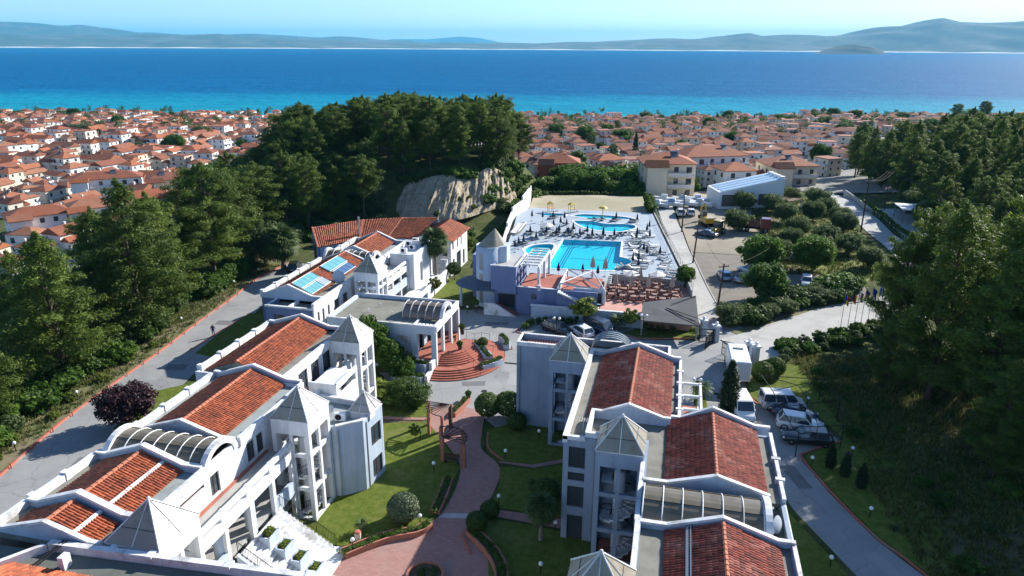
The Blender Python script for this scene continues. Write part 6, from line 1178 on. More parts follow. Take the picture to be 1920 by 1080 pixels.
for x, y in scatter(120, lambda x, y: x > 52+max(0, y-200)*0.05 and x < 60+(y-100)*0.55, 5.2, 22, (50, 150, 112, 262)): plant(rg.choice(('round0', 'round1', 'cone0', 'cone1', 'flat1')), x, y, 'dark tree in the forest right of the town road', 'pine tree', 'forest right of the town road', rg.uniform(12.5, 18) if y > 165 else rg.uniform(9, 13))
for x, y in scatter(60, lambda x, y: x > 51 and x < 58+(y-100)*0.5, 3.6, 23, (50, 110, 110, 190)): plant(rg.choice(('broad0', 'broad1', 'olive0')), x, y, 'rounded broadleaf tree in the forest right of the town road', 'tree', 'broadleaf trees in the right forest', rg.uniform(5, 7.5))
OL = [(15.5, 171.7), (21.9, 170.4), (23.0, 161.0), (33.4, 173.0), (33.5, 153.2), (24.1, 149.4), (21.8, 139.9), (25.4, 133.5), (18.4, 129.2), (12.8, 151.0), (33.9, 159.1), (32.6, 179.4), (27.0, 182.9), (28.5, 144), (29.5, 165), (31.5, 137.5), (33, 129)]
for n_, (x, y) in enumerate(OL): plant('olive%d' % (n_ % 2), x, y, 'round olive tree in the grove beside the town road', 'olive tree', 'olive grove', rg.uniform(3.9, 4.8), sx=0.9)
for x, y, h, lab in ((14.6, 122.0, 6.2, 'dark leafy tree over the blue cars in the gravel car park'), (23.2, 124.4, 6.0, 'leafy tree behind the white cars in the gravel car park'), (14.2, 107.5, 5.6, 'leafy tree in the middle of the roadside thicket')): plant('broad0', x, y, lab, 'tree', None, h, sx=1.0)
for x, y in scatter(26, lambda x, y: 0.95 < (y-91.5)-(x-7)*0.98 < 6.2 and x > 8.0, 1.5, 25, (7.5, 27, 93, 118)): plant(rg.choice(('shrub0', 'shrub1', 'shrub3', 'olive0')), x, y, 'bush in the thicket between car park and road', 'shrub', 'thicket bushes', rg.uniform(1.6, 2.8), sx=1.2)
for x, y in scatter(34, lambda x, y: abs((y-86.5)-(x-14)*0.82) < 2.0, 1.4, 26, (13.5, 31, 83, 102)): plant(rg.choice(('shrub0', 'shrub3', 'shrub1')), x, y, 'low dark shrub along the lower side of the concrete road', 'shrub', 'shrubs below the concrete road', rg.uniform(0.9, 1.9))
for x, y in scatter(46, lambda x, y: x > 15+(75-y)*0.18+2, 2.4, 27, (16, 38, 40, 86)): plant(rg.choice(('shrub0', 'shrub1', 'shrub3')), x, y, 'bush on the shaded grassy slope right of the drive', 'shrub', 'bushes on the shaded slope', rg.uniform(0.5, 1.5))
for (x, y, r), lab in (((11.0, 78.6, 1.25), 'clipped round-topped bush beside the white truck'), ((12.6, 80.4, 1.2), 'clipped bush behind the truck-side bush')): o = ball(x, y, r, lab, BALLD)
for (x, y), lab in (((15.4, 61.4), 'nearest'), ((16.4, 60.2), 'middle'), ((17.4, 58.6), 'farthest right')): plant('cypress', x, y, '%s of three dark columnar shrubs by the lower drive' % lab, 'shrub', None, 2.6, sx=1.3)
plant('cypress', 6.9, 70.0, 'dark conical cypress beside the parked white car', 'cypress', None, 6.0, sx=1.25); palm(4.3, 72.5, 1.2, 'small palm on the grass strip by the right wing', 'feather', 0.55)
# ------------------------------------------------------------------ garden plants round the hotel
ball(-19.2, 45.2, 1.28, 'round clipped grey-green bush on the sunny lawn corner', BALL); ball(-13.2, 45.4, 0.85, 'clipped bush at the right mouth of the paved path', BALLD); ball(-12.6, 47.2, 0.8, 'second clipped bush behind the path mouth', BALLD); ball(-8.6, 50.0, 1.2, 'large round bush in the shaded lawn by the right wing', BALLD); ball(-17.0, 63.0, 1.35, 'left of the two dark round bushes by the right wing corner', BALLD, up=0.2); ball(-15.0, 63.6, 1.4, 'right of the two dark round bushes by the right wing corner', BALLD, up=0.2); ball(-13.6, 61.4, 0.95, 'low round bush in front of the right wing wall', BALLD)
ball(-26.6, 92.2, 0.55, 'lollipop bush beside the round tower', BALLD, up=0.9); ball(-34.0, 105.8, 1.15, 'clipped round tree by the restaurant stair', BALLD, up=0.8); ball(-21.6, 78.0, 0.62, 'round bush in the white planter on the entrance steps', BALLD, z=1.2)
plant('clipped', -26.0, 63.9, 'big dark green cushion bush beside the forecourt', 'bush', None, 2.7); plant('shrub2', -29.2, 63.6, 'yellow-green bush left of the big cushion bush', 'bush', None, 2.3, sx=1.3)
plant('broad1', -33.0, 70.2, 'dark leafy tree in front of the reception wall', 'tree', None, 6.8, sx=0.75); plant('broad1', -30.4, 69.7, 'leafy bush-like tree by the reception lattice window', 'tree', None, 4.8, sx=0.8); plant('broad0', -28.6, 69.0, 'low leafy tree left of the entrance planters', 'tree', None, 3.2, sx=1.0); plant('shrub0', -31.5, 67.3, 'dark shrub on the small lawn below the reception', 'shrub', None, 1.8)
plant('young', -10.9, 90.0, 'young bright green tree in front of the terrace wall', 'tree', None, 4.3, sx=1.25); plant('young', -4.6, 90.2, 'smaller young tree at the corner of the gate lawn', 'tree', None, 3.2); palm(-6.4, 90.4, 1.3, 'young palm between the parked van and the gate lawn', 'feather', 0.6)
hedge([(-3.0, 90.6), (0, 90.7), (4.0, 90.6)], 0.9, 1.2, 'clipped hedge under the sloping grey roof'); hedge([(-18.3, 87.5), (-17.2, 89.6), (-14.5, 90.6), (-12, 90.8)], 1.2, 1.0, 'flowering shrubs behind the dark parked car', BROAD_L, seed=31); hedge([(-6.2, 164), (-5.0, 155), (-4.5, 150.5)], 2.2, 4.2, 'tall bright green hedge at the right end of the ball court', BROAD_L, leaf=0.34, seed=32, z=0.2); hedge([(-7, 176), (-18, 174.5), (-33, 172.5)], 1.4, 2.4, 'low hedge along the far side of the ball court', SHRUB_L, leaf=0.3, seed=33)
plant('broad1', 2.2, 104.9, 'small dark tree at the right corner of the dining terrace', 'tree', None, 3.4, z=2.0, sx=1.0); palm(-8.1, 45.4, 2.9, 'fan palm in front of the shaded right wing', 'fan', 0.62); palm(-21.9, 43.2, 0.7, 'tiny palm on the sunny lawn', 'feather', 0.26); plant('young', -34.5, 97.5, 'small bushy tree beside the tall fan palm', 'tree', None, 3.0); plant('young', -22.6, 57.0, 'young thin tree on the lawn by the spiral arbour', 'tree', None, 1.8)
AG = feather_mesh(9, 16, 0.9, PALM_L)
for x, y, s, lab in ((-9.9, 52.2, 1.0, 'left agave clump on the shaded lawn'), (-8.6, 52.6, 1.0, 'middle agave clump on the shaded lawn'), (-7.7, 51.6, 0.9, 'right agave clump on the shaded lawn'), (18.8, 53.2, 0.7, 'pale agave on the dark slope right of the drive')):
    o = thing('agave', lab, 'agave', (x, y, 0.05 if x < 0 else tz(x, y))); c = put('crown', AG, o); c.scale = (s, s, s)
for i in range(4): o = tag(put('planter_plant', PROTO['shrub2'][0].c), 'tufted plant in the %s stair planter' % ('uppermost', 'second', 'third', 'lowest')[i], 'plant', 'stair planter plants'); x = -26.9+i*1.12; o.location = (x+0.42, 37.95, 3.0-(x+27.3)/4.4*3.0+0.05); o.scale = (0.36, 0.5, 0.5 if i == 0 else 0.3)

# rough grass tufts on the shaded slope and under the left pines: nobody could count them
def tufts(name, label, n, seed, box, ok, hgt, m_):
    rg_ = np.random.default_rng(seed); P_ = np.stack([rg_.uniform(box[0], box[1], n*3), rg_.uniform(box[2], box[3], n*3)], -1); P_ = np.array([p for p in P_ if ok(p[0], p[1])][:n]); k = 7; Q = np.repeat(P_, k, 0); Q = Q+rg_.normal(0, 0.13, Q.shape); zz = TZ(Q[:, 0], Q[:, 1])+0.04; a = rg_.uniform(0, 6.28, len(Q)); h = hgt*rg_.uniform(0.5, 1.4, len(Q)); w = 0.05+0.03*rg_.random(len(Q)); lx, ly = rg_.normal(0, 0.4, len(Q))*h, rg_.normal(0, 0.4, len(Q))*h
    V = np.stack([np.stack([Q[:, 0]-w*np.cos(a), Q[:, 1]-w*np.sin(a), zz], -1), np.stack([Q[:, 0]+w*np.cos(a), Q[:, 1]+w*np.sin(a), zz], -1), np.stack([Q[:, 0]+lx, Q[:, 1]+ly, zz+h], -1)], 1).reshape(-1, 3)
    tag(put(name, np_mesh(name, V, np.arange(len(V)).reshape(-1, 3), m_, rg_.random(len(Q))*0.8)), label, 'grass', kind='stuff')
WILD = leafmat('wild_grass_blades', (0.05, 0.075, 0.018), (0.13, 0.15, 0.035), 0.3, tip=(0.24, 0.22, 0.09))
tufts('wild_grass', 'rough grass on the slope right of the drive', 9000, 3, (14.5, 44, 36, 88), lambda x, y: x > 15.5+(75-y)*0.16+(1.5 if y > 62 else 0), 0.42, WILD); tufts('wild_grass', 'dry grass under the pines left of the road', 7000, 4, (-84, -58, 38, 106), lambda x, y: x < float(np.interp(y, [p[1] for p in kerbL], [p[0] for p in kerbL]))-0.6, 0.32, WILD); tufts('wild_grass', 'rough sunny grass in the olive grove', 5000, 5, (17, 37, 122, 192), lambda x, y: True, 0.5, WILD)
# ------------------------------------------------------------------ the town
def objrnd(name, stops, rough, extra=None, bmp=0.0):
    m, t, b = nodes_of(name); oi = N(t, 'ShaderNodeObjectInfo'); at = N(t, 'ShaderNodeAttribute', attribute_name='rnd'); ad = N(t, 'ShaderNodeMath', operation='ADD'); t.links.new(oi.outputs['Random'], ad.inputs[0]); t.links.new(at.outputs['Fac'], ad.inputs[1]); fr = N(t, 'ShaderNodeMath', operation='FRACT'); t.links.new(ad.outputs[0], fr.inputs[0])
    c = ramp(t, fr.outputs[0], stops); v = noise(t, 0.5, 5, 0.65, 'World'); k = ramp(t, v, [(0.3, (0.78,)*3), (0.7, (1.1,)*3)]); c = mixrgb(t, c, k, 1.0, 'MULTIPLY'); t.links.new(c, b.inputs['Base Color']); b.inputs['Roughness'].default_value = rough
    if bmp: bump(t, b, noise(t, 5.0, 3, 0.6, 'World'), bmp, 0.05)
    return m
TROOF = objrnd('town_roof_tile', [(0.0, (0.17, 0.058, 0.034)), (0.2, (0.29, 0.088, 0.038)), (0.45, (0.37, 0.118, 0.046)), (0.65, (0.31, 0.125, 0.066)), (0.85, (0.22, 0.068, 0.034)), (1.0, (0.36, 0.16, 0.09))], 0.85, bmp=0.6)
TWALL = objrnd('town_wall', [(0.0, (0.76, 0.75, 0.72)), (0.5, (0.80, 0.79, 0.77)), (0.75, (0.66, 0.58, 0.45)), (0.9, (0.70, 0.64, 0.54)), (1.0, (0.60, 0.44, 0.34))], 0.9)
TCONC = mat('town_slab', (0.55, 0.54, 0.51), 0.9, (0.66, 0.65, 0.62), 0.4)
def hip(w, d, z, rise, ov, kind):
    """roof faces with eaves overhang; kind hip / gable / flat"""
    a, b_ = w/2+ov, d/2+ov; m = MB(); e = [(-a, -b_, z), (a, -b_, z), (a, b_, z), (-a, b_, z)]; lo = [(x, y, z-0.16) for x, y, _ in e]
    if w >= d: r0, r1 = (-(w-d)/2 if kind == 'hip' else -a, 0, z+rise), ((w-d)/2 if kind == 'hip' else a, 0, z+rise); f = [(0, 1, 5, 4), (2, 3, 4, 5), (1, 2, 5), (3, 0, 4)]
    else: r0, r1 = (0, -(d-w)/2 if kind == 'hip' else -b_, z+rise), (0, (d-w)/2 if kind == 'hip' else b_, z+rise); f = [(1, 2, 5, 4), (3, 0, 4, 5), (0, 1, 4), (2, 3, 5)]
    m.add(e+[r0, r1], f); m.add(e+lo, [(0, 4, 5, 1), (1, 5, 6, 2), (2, 6, 7, 3), (3, 7, 4, 0), (7, 6, 5, 4)]); return m
def house_data(seed, w, d, h, kind, rise, wing=None, ov=0.5):
    rg = random.Random(seed); P_ = {'wall': MB().box(-w/2, w/2, -d/2, d/2, -4, h), 'roof': hip(w, d, h, rise, ov, kind) if kind != 'flat' else MB().box(-w/2-0.1, w/2+0.1, -d/2-0.1, d/2+0.1, h, h+0.35), 'window': [], 'balcony': [], 'chimney': MB().box(w*0.2, w*0.2+0.6, 0.4, 1.0, h, h+rise+0.6)}
    if wing:
        ww, wd, wh = wing; P_['wall'].box(-w/2+0.4, -w/2+0.4+ww, -d/2-wd, -d/2+0.1, -4, wh); q = hip(ww, wd, wh, rise*0.7, 0.4, 'gable' if kind != 'flat' else 'hip'); q.v = [(x-w/2+0.4+ww/2, y-d/2-wd/2, z) for x, y, z in q.v]; P_['roof2'] = q
    fl = int(h//2.8)
    for s in (-1, 1):                              # long faces
        n = max(2, int(w/3.2))
        for f in range(fl):
            for i in range(n):
                x = -w/2+w*(i+0.5)/n; z = f*2.9+0.9
                if s < 0 and wing and x < -w/2+wing[0]+0.6: continue
                y = s*d/2; P_['window'].append(MB().box(x-0.55, x+0.55, y-0.05, y+0.05, z, z+1.3) if rg.random() < 0.6 else MB().box(x-0.7, x+0.7, y-0.05, y+0.05, z-0.8, z+1.3))
            if rg.random() < 0.8: m = MB(); y0, y1 = (s*d/2, s*(d/2+1.3)); xa, xb = (-w/2+(wing[0]+0.8 if s < 0 and wing else 0.3), w/2-0.3); m.box(xa, xb, y0, y1, f*2.9-0.15, f*2.9); m.box(xa, xb, y1-0.06, y1+0.06, f*2.9, f*2.9+0.85); (P_['balcony'].append(m) if f > 0 else None)
    for s in (-1, 1):
        n = max(1, int(d/4))
        for f in range(fl):
            for i in range(n): y = -d/2+d*(i+0.5)/n; z = f*2.9+0.9; x = s*w/2; P_['window'].append(MB().box(x-0.05, x+0.05, y-0.5, y+0.5, z, z+1.25))
    if rg.random() < 0.5 and kind != 'flat': m = MB(); x = rg.uniform(-w/4, w/4); m.add([(x, -d/4, h+rise*0.5+0.1), (x+1.9, -d/4, h+rise*0.5+0.1), (x+1.9, -d/4+1.5, h+rise*0.5+1.2), (x, -d/4+1.5, h+rise*0.5+1.2)], [(0, 1, 2, 3), (3, 2, 1, 0)]); m.tube([(x, -d/4+1.55, h+rise*0.5+1.35), (x+1.9, -d/4+1.55, h+rise*0.5+1.35)], 0.25, 7); P_['solar_heater'] = m
    return P_
HM = {'wall': TWALL, 'roof': TROOF, 'roof2': TROOF, 'window': GLASS, 'balcony': TCONC, 'chimney': TCONC, 'solar_heater': STEEL}
HS = [house_data(i, *a) for i, a in enumerate([(9.5, 7, 6.2, 'hip', 1.7), (8, 7, 6.0, 'hip', 1.7, (3.4, 2.6, 5.0)), (11, 7, 6.4, 'gable', 1.9), (7, 6.4, 6.4, 'gable', 1.9, (3.2, 3, 4.6)), (12.5, 8, 6.2, 'hip', 1.9, (4, 2.6, 5.6)), (8.6, 8, 8.8, 'hip', 1.9), (14, 7, 6.0, 'gable', 1.8, (4, 2.6, 5.4)), (9.5, 8.5, 8.8, 'flat', 0.3), (11.5, 8, 8.8, 'hip', 1.9, (4, 2.6, 7.0))])]
def obj_house(P_, flat_windows=False):
    """meshes for one kind of house: list of (part name, mesh)"""
    out = []
    for k in ('wall', 'roof', 'roof2', 'chimney', 'solar_heater'):
        if k in P_ and not (flat_windows and k == 'chimney'): 
            if k == 'wall' and flat_windows:
                m = MB(); m.mat(TWALL); m.add(P_['wall'].v, P_['wall'].f); m.mat(GLASS); [m.add(q.v, q.f) for q in P_['window']]; m.mat(TCONC); [m.add(q.v, q.f) for q in P_['balcony']]; out.append(('wall', m.build('wall', None, None, False, True)))
            else: out.append((k.replace('2', ''), P_[k].build(k, HM[k], None, False, True)))
    if not flat_windows:
        for k in ('window', 'balcony'): out += [(k, q.build(k, HM[k], None, False, True)) for q in P_[k]]
    return out
HFULL = [obj_house(h) for h in HS]; HFAR = [obj_house(h, True) for h in HS]
KIND = ['hipped', 'winged hipped', 'long gabled', 'small gabled', 'broad hipped', 'tall hipped', 'winged gabled', 'flat-roofed tall', 'large']
CINV = cam.matrix_world.inverted()
def pxy(x, y, z):
    v = CINV @ Vector((x, y, z)); return (960+1346*v.x/-v.z, 540-1346*v.y/-v.z) if v.z < -1 else (-9999, 0)
rg = random.Random(77); cand = []
ca = math.atan(0.22); cu, sv = math.cos(ca), math.sin(ca)
for iu in range(-98, 48):
    for iv in range(0, 78):
        u = iu*8.8+rg.uniform(-2.2, 2.2); v = 95+iv*8.5+rg.uniform(-2.0, 2.0)
        if iv % 5 == 2 or iu % 9 == 4:
            if rg.random() < 0.75: continue
        x, y = u*cu-v*sv, u*sv+v*cu; d = coast_d(x, y)
        if d > 612 or rg.random() < 0.16: continue
        if math.hypot((x+70)/62, (y-172)/64) < 1: continue
        if -100 < x < 47 and y < 208: continue
        if x <= -100 and y < 100: continue
        if x > 46+max(0, (y-215))*0.12 and y < 285+max(0, x-60)*0.35: continue
        if 30 < x < 47 and y < 285: continue
        if x < -92 and y < 205 and x > -118 : continue
        z = tz(x, y); px, py = pxy(x, y, z+7)
        if not (-40 < px < 1960): continue
        if 590 < px < 960 and py > 200: continue
        if px > 1600+ (300-py)*0.6 and py > 235: continue
        cand.append((math.hypot(x, y), x, y, z, px, py))
cand.sort(); print('houses', len(cand))
def town_zone(px, py, d):
    s = 'left of the hill' if px < 600 else ('right of the hill' if px < 1330 else 'near the right forest')
    return s+(' by the shore' if d > 470 else ( ' in mid-town' if d > 330 else ' in near town'))
SUB = ('cream', 'white')
far_v = []; FV, FF, FM, FR, off = [], [], [], [], 0
for n_, (dist, x, y, z, px, py) in enumerate(cand):
    k = rg.choice((0, 0, 1, 1, 2, 3, 3, 4, 5, 6, 6, 7, 8) if dist < 520 else (0, 1, 2, 3, 5, 7, 8)); yaw = ca+rg.choice((0, 0, math.pi/2, math.pi, math.pi, -math.pi/2))+rg.gauss(0, 0.10)+0.35*math.sin(x*0.011+y*0.007); s = rg.uniform(0.54, 0.80)
    if n_ < 290:
        zn = town_zone(px, py, dist); o = thing('house', '%s house %s' % (KIND[k], zn) if k in (5, 7) else '%s tiled house %s' % (KIND[k], zn), 'house', (x, y, z), yaw, 'town houses '+zn); o.scale = (s, s, s)
        for nm_, me in (HFULL if n_ < 85 else HFAR)[k]: put(nm_, me, o)
    else:
        c, q = math.cos(yaw)*s, math.sin(yaw)*s; r_ = rg.random()
        for key in ('wall', 'roof', 'roof2', 'window', 'balcony'):
            if key not in HS[k]: continue
            for mb_ in (HS[k][key] if isinstance(HS[k][key], list) else [HS[k][key]]):
                A = np.array(mb_.v); FV.append(np.stack([A[:, 0]*c-A[:, 1]*q+x, A[:, 0]*q+A[:, 1]*c+y, A[:, 2]*s+z], -1)); FF += [tuple(i+off for i in f) for f in mb_.f]; off += len(A); FM += [('wall', 'roof', 'roof', 'window', 'balcony').index(key) if key != 'roof2' else 1]*len(mb_.f); FR += [r_]*len(mb_.f)
me = bpy.data.meshes.new('far_town'); me.from_pydata(np.concatenate(FV).tolist(), [], FF)
for q in (TWALL, TROOF, TROOF, GLASS, TCONC): me.materials.append(q)
me.polygons.foreach_set('material_index', FM); at = me.attributes.new('rnd', 'FLOAT', 'FACE'); at.data.foreach_set('value', FR); me.update()
tag(put('far_town', me), 'mass of small white houses with tiled roofs along the shore', 'houses', kind='stuff')
xg, yg = np.linspace(-560, 230, 80), np.linspace(205, 640, 60); Xg, Yg = np.meshgrid(xg, yg); Yg = Yg+0.2*Xg*(Xg < 0)*sstep(205, 640, Yg); Zg = TZ(Xg, Yg)+np.where(np.hypot((Xg+66)/62, (Yg-173)/64) < 1, -3, 0.25); Ig = np.arange(Xg.size).reshape(Xg.shape)
tag(put('town_streets', np_mesh('town_streets', np.stack([Xg, Yg, Zg], -1).reshape(-1, 3), np.stack([Ig[:-1, :-1], Ig[:-1, 1:], Ig[1:, 1:], Ig[1:, :-1]], -1).reshape(-1, 4), mat('town_paving', (0.17, 0.165, 0.15), 0.95, (0.24, 0.23, 0.21), 0.08, (0.07, 0.09, 0.04), 0.05), smooth=True)), kind='structure')
# buildings of their own at the edge of the town
def own_house(seed, w, d, h, kind, rise, x, y, yaw, label, wing=None, z=None, name='house', cat='house', wm=None, rm=None, sc=1.0):
    P_ = house_data(seed, w, d, h, kind, rise, wing); o = thing(name, label, cat, (x, y, tz(x, y) if z is None else z), yaw); o.scale = (sc,)*3
    for k in ('wall', 'roof', 'roof2', 'chimney', 'solar_heater'):
        if k in P_: P_[k].build(k.replace('2', ''), (wm if wm and k == 'wall' else (rm if rm and k.startswith('roof') else HM[k])), o)
    for k in ('window', 'balcony'): [q.build(k, HM[k], o) for q in P_[k]]
    return o
CREAMW = mat('cream_town_wall', (0.66, 0.57, 0.42), 0.9, (0.72, 0.63, 0.49), 0.4); REDW = mat('red_house_wall', (0.36, 0.10, 0.07), 0.9, (0.42, 0.13, 0.09), 0.5); WHITEW = mat('white_town_wall', (0.76, 0.76, 0.75), 0.9, (0.82, 0.82, 0.81), 0.4)
own_house(201, 13, 11, 8.8, 'hip', 2.2, -3.2, 191.5, 0.2, 'cream apartment house with stepped orange roof right of the tall hedge', (5, 3, 8.4), wm=CREAMW, name='apartment_house')
own_house(202, 12, 9, 6.2, 'hip', 2.2, -35.5, 216, 0.15, 'dark red painted house right of the hill grove', (4, 3, 6.0), wm=REDW)
own_house(203, 20, 11, 8.8, 'hip', 2.4, 8.5, 224, 0.45, 'long white apartment building with red hipped roof behind the boat yard', wm=WHITEW, name='apartment_house'); own_house(204, 14, 11, 6.2, 'hip', 2.2, 31, 226, 0.3, 'cream house with broad red roof beside the town road', (5, 3, 6.0), wm=CREAMW); own_house(205, 9, 8, 5.8, 'hip', 1.8, 15, 207, 0.4, 'small white house with red hipped roof behind the glass-roofed hall', wm=WHITEW)
for n_, (x, y, w, lab) in enumerate(((-137, 128, 16, 'nearest left apartment block cut by the frame edge'), (-131, 137, 15, 'second apartment block from the left frame edge'), (-128, 150, 17, 'apartment block with blank cream end wall on the left'), (-158, 172, 22, 'long apartment row behind the left blocks'), (-141, 177, 16, 'apartment house with dormers on the left'))): own_house(210+n_, w, 9, 8.8, 'hip', 2.0, x, y, R_(52 if n_ < 3 else 38), lab, (5, 2.5, 8.4), sc=0.8, wm=(WHITEW, WHITEW, CREAMW, WHITEW, CREAMW)[n_], name='apartment_block', cat='apartment block')
o = own_house(220, 22, 10, 6.0, 'flat', 0.4, -118, 170, R_(38), 'modern white flat-roofed building with solar panels on the left', None, sc=0.8, wm=WHITEW, rm=WHITEW, name='modern_building', cat='building'); MB().add([(2, -3, 7.2), (10, -3, 7.6), (10, 4.4, 8.4), (2, 4.4, 8.0), (2, -3, 6.0), (10, -3, 6.0), (10, 4.4, 6.0), (2, 4.4, 6.0)], [(0, 1, 2, 3), (0, 4, 5, 1), (1, 5, 6, 2), (2, 6, 7, 3), (3, 7, 4, 0)]).build('red_canopy', mat('dull_red_membrane', (0.32, 0.075, 0.06), 0.8), o)
own_house(221, 14, 9, 5.6, 'hip', 2.0, -103, 166, R_(38), 'grey-roofed low house behind the left lawn', None, wm=WHITEW, rm=mat('slate_grey_roof', (0.13, 0.13, 0.13), 0.8, (0.18, 0.18, 0.17), 0.6))
# hall with sloping glass roof
HL = thing('exhibition_hall', 'white wedge-shaped hall with sloping glass roof beside the boat yard', 'hall', (15.8, 178.5, tz(15.8, 178.5)+0.2), R_(17)); HL.scale = (0.70, 0.72, 0.72); m = MB(); m.add([(-11, -6, -3), (11, -6, -3), (11, 6, -3), (-11, 6, -3), (-11, -6, 5.2), (11, -6, 9.6), (11, 6, 9.6), (-11, 6, 5.2)], [(0, 1, 5, 4), (1, 2, 6, 5), (2, 3, 7, 6), (3, 0, 4, 7), (4, 5, 6, 7)]); m.build('wall', WHITEW, HL)
SGL = mat('pale_blue_roof_glass', (0.32, 0.47, 0.58), 0.12, (0.45, 0.58, 0.66), 1.5, spec=0.8)
for i in range(4):
    y0 = -5.7+2.9*i; z_ = lambda x: 5.2+(x+11)*0.2+0.12; MB().add([(-10, y0, z_(-10)), (9.6, y0, z_(9.6)), (9.6, y0+2.1, z_(9.6)), (-10, y0+2.1, z_(-10)), (-10, y0, z_(-10)-0.1), (9.6, y0, z_(9.6)-0.1), (9.6, y0+2.1, z_(9.6)-0.1), (-10, y0+2.1, z_(-10)-0.1)], [(0, 1, 2, 3), (0, 4, 5, 1), (1, 5, 6, 2), (2, 6, 7, 3), (3, 7, 4, 0)]).build('roof_glazing', SGL, HL); MB().box(9.8, 11.2, y0+0.2, y0+1.9, 6.2, 10.1).build('window_bay', WHITEW, HL)
PANEL = mat('dark_taupe_panel', (0.13, 0.115, 0.09), 0.7); MB().box(-10, -2.5, -6.1, -6.0, 0.6, 4.4).build('cladding_panel', PANEL, HL); MB().box(2.5, 7.6, -6.1, -6.0, 1.0, 4.6).build('cladding_panel', PANEL, HL); MB().box(-1.6, 0.4, -6.06, -5.98, -1.4, 0.0).build('window', GLASS, HL)
for i in range(9): MB().box(11.4, 17.5, -7+1.5*i, -6.4+1.5*i, 2.3, 2.5).build('pergola_slat', mat('pergola_wood', (0.34, 0.24, 0.17), 0.8), HL)
for i in range(3): MB().box(17.2, 17.45, -6.8+5.4*i, -6.55+5.4*i, -2, 2.3).build('pergola_post', WHITEW, HL)
# far trees of the town, past the number one could pick apart
FT = [(x, y) for x, y in scatter(620, lambda x, y: 400 < coast_d(x, y) < 640, 6, 95, (-520, 240, 250, 680))]; C = []; Rr = []; rg3 = random.Random(4)
for x, y in FT:
    h = rg3.uniform(4, 9); w = h*rg3.uniform(0.28, 0.42); z = tz(x, y)
    for k in range(6): C.append((x+rg3.uniform(-0.6, 0.6)*w, y+rg3.uniform(-0.6, 0.6)*w, z+h*rg3.uniform(0.45, 0.95))); Rr.append((w*0.6, w*0.6, h*0.2))
tag(put('far_town_trees', crown_mesh('far_town_trees', C, Rr, 22, 0.9, SHRUB_L, seed=6)), 'dark trees dotted among the far houses', 'trees', kind='stuff')
# town trees
TT = scatter(190, lambda x, y: coast_d(x, y) > 205 and coast_d(x, y) < 615 and not (math.hypot((x+70)/56, (y-172)/56) < 1) and not (x > 46 and y < 290) and not (-60 < x < 30 and y < 205) and min((x-c[1])**2+(y-c[2])**2 for c in cand) > 13, 5, 91, (-520, 200, 190, 690))
for x, y in TT: px, py = pxy(x, y, tz(x, y)+5); zn = town_zone(px, py, math.hypot(x, y)); k = rg.choice(('broad0', 'broad1', 'round0', 'cypress_tall', 'olive0', 'flat1', 'broad0')); plant(k, x, y, '%s %s' % ({'cypress_tall': 'dark cypress', 'round0': 'pine', 'flat1': 'pine', 'olive0': 'grey-green tree'}.get(k, 'round green tree'), zn), 'tree', 'town trees '+zn, rg.uniform(4.5, 9.5))
for x, y, h, k, lab in ((-17.5, 296, 13, 'cypress_tall', 'tall dark cypress standing alone in the town'), (196, 600, 15, 'flat0', 'flat-topped pine on the shore at the right'), (216, 606, 17, 'flat0', 'largest flat-topped pine on the shore at the far right'), (-190, 540, 12, 'cypress_tall', 'slim tree sticking up at the shore left of the hill')): plant(k, x, y, lab, 'tree', None, h)
for x, y in scatter(34, lambda x, y: x < -11 or y > 199, 3.8, 92, (-33, 2, 180, 206)): plant(rg.choice(('broad0', 'broad1', 'shrub1')), x, y, 'green tree in the thicket behind the ball court', 'tree', 'thicket behind the ball court', rg.uniform(4.0, 7.0))
for x, y, h, lab in ((-107, 143, 6.5, 'round bright tree on the lawn by the left apartments'), (-100, 152, 5, 'leafy tree behind the left lawn tree')): plant('broad0', x, y, lab, 'tree', None, h, sx=1.2)
palm(-122.5, 141, 5.5, 'feathery palm before the blank cream end wall', 'feather', 1.3); palm(-127, 127, 5.0, 'feathery palm by the nearest left apartment block', 'feather', 1.2)
ribbon('lawn', [(-112, 128), (-108, 140)], [(-94, 128), (-94, 148)], 0.1, LAWN); ribbon('car_park', [(-121, 100), (-124, 124)], [(-108, 100), (-112, 124)], 0.1, CONC)
# ------------------------------------------------------------------ vehicles
TYRE = mat('tyre_rubber', (0.02, 0.02, 0.02), 0.9); RIM = mat('alloy_rim', (0.45, 0.46, 0.47), 0.35, metal=0.8); LAMPR = mat('red_lamp_lens', (0.35, 0.01, 0.01), 0.3); LAMPW = mat('clear_lamp_lens', (0.7, 0.7, 0.7), 0.2)
def paint(name, c): 
    m, t, b = nodes_of(name); b.inputs['Base Color'].default_value = (*c, 1); b.inputs['Roughness'].default_value = 0.3; b.inputs['Coat Weight'].default_value = 0.7; b.inputs['Coat Roughness'].default_value = 0.06; return m
PW, PK, PN, PL, PS = paint('white_paint', (0.75, 0.75, 0.75)), paint('black_paint', (0.014, 0.014, 0.017)), paint('dark_blue_paint', (0.018, 0.03, 0.065)), paint('light_blue_paint', (0.20, 0.34, 0.48)), paint('silver_paint', (0.32, 0.33, 0.34)); PRED = paint('dark_red_paint', (0.18, 0.02, 0.03)); PYEL = paint('machine_yellow', (0.55, 0.33, 0.02))
WHEEL = {}
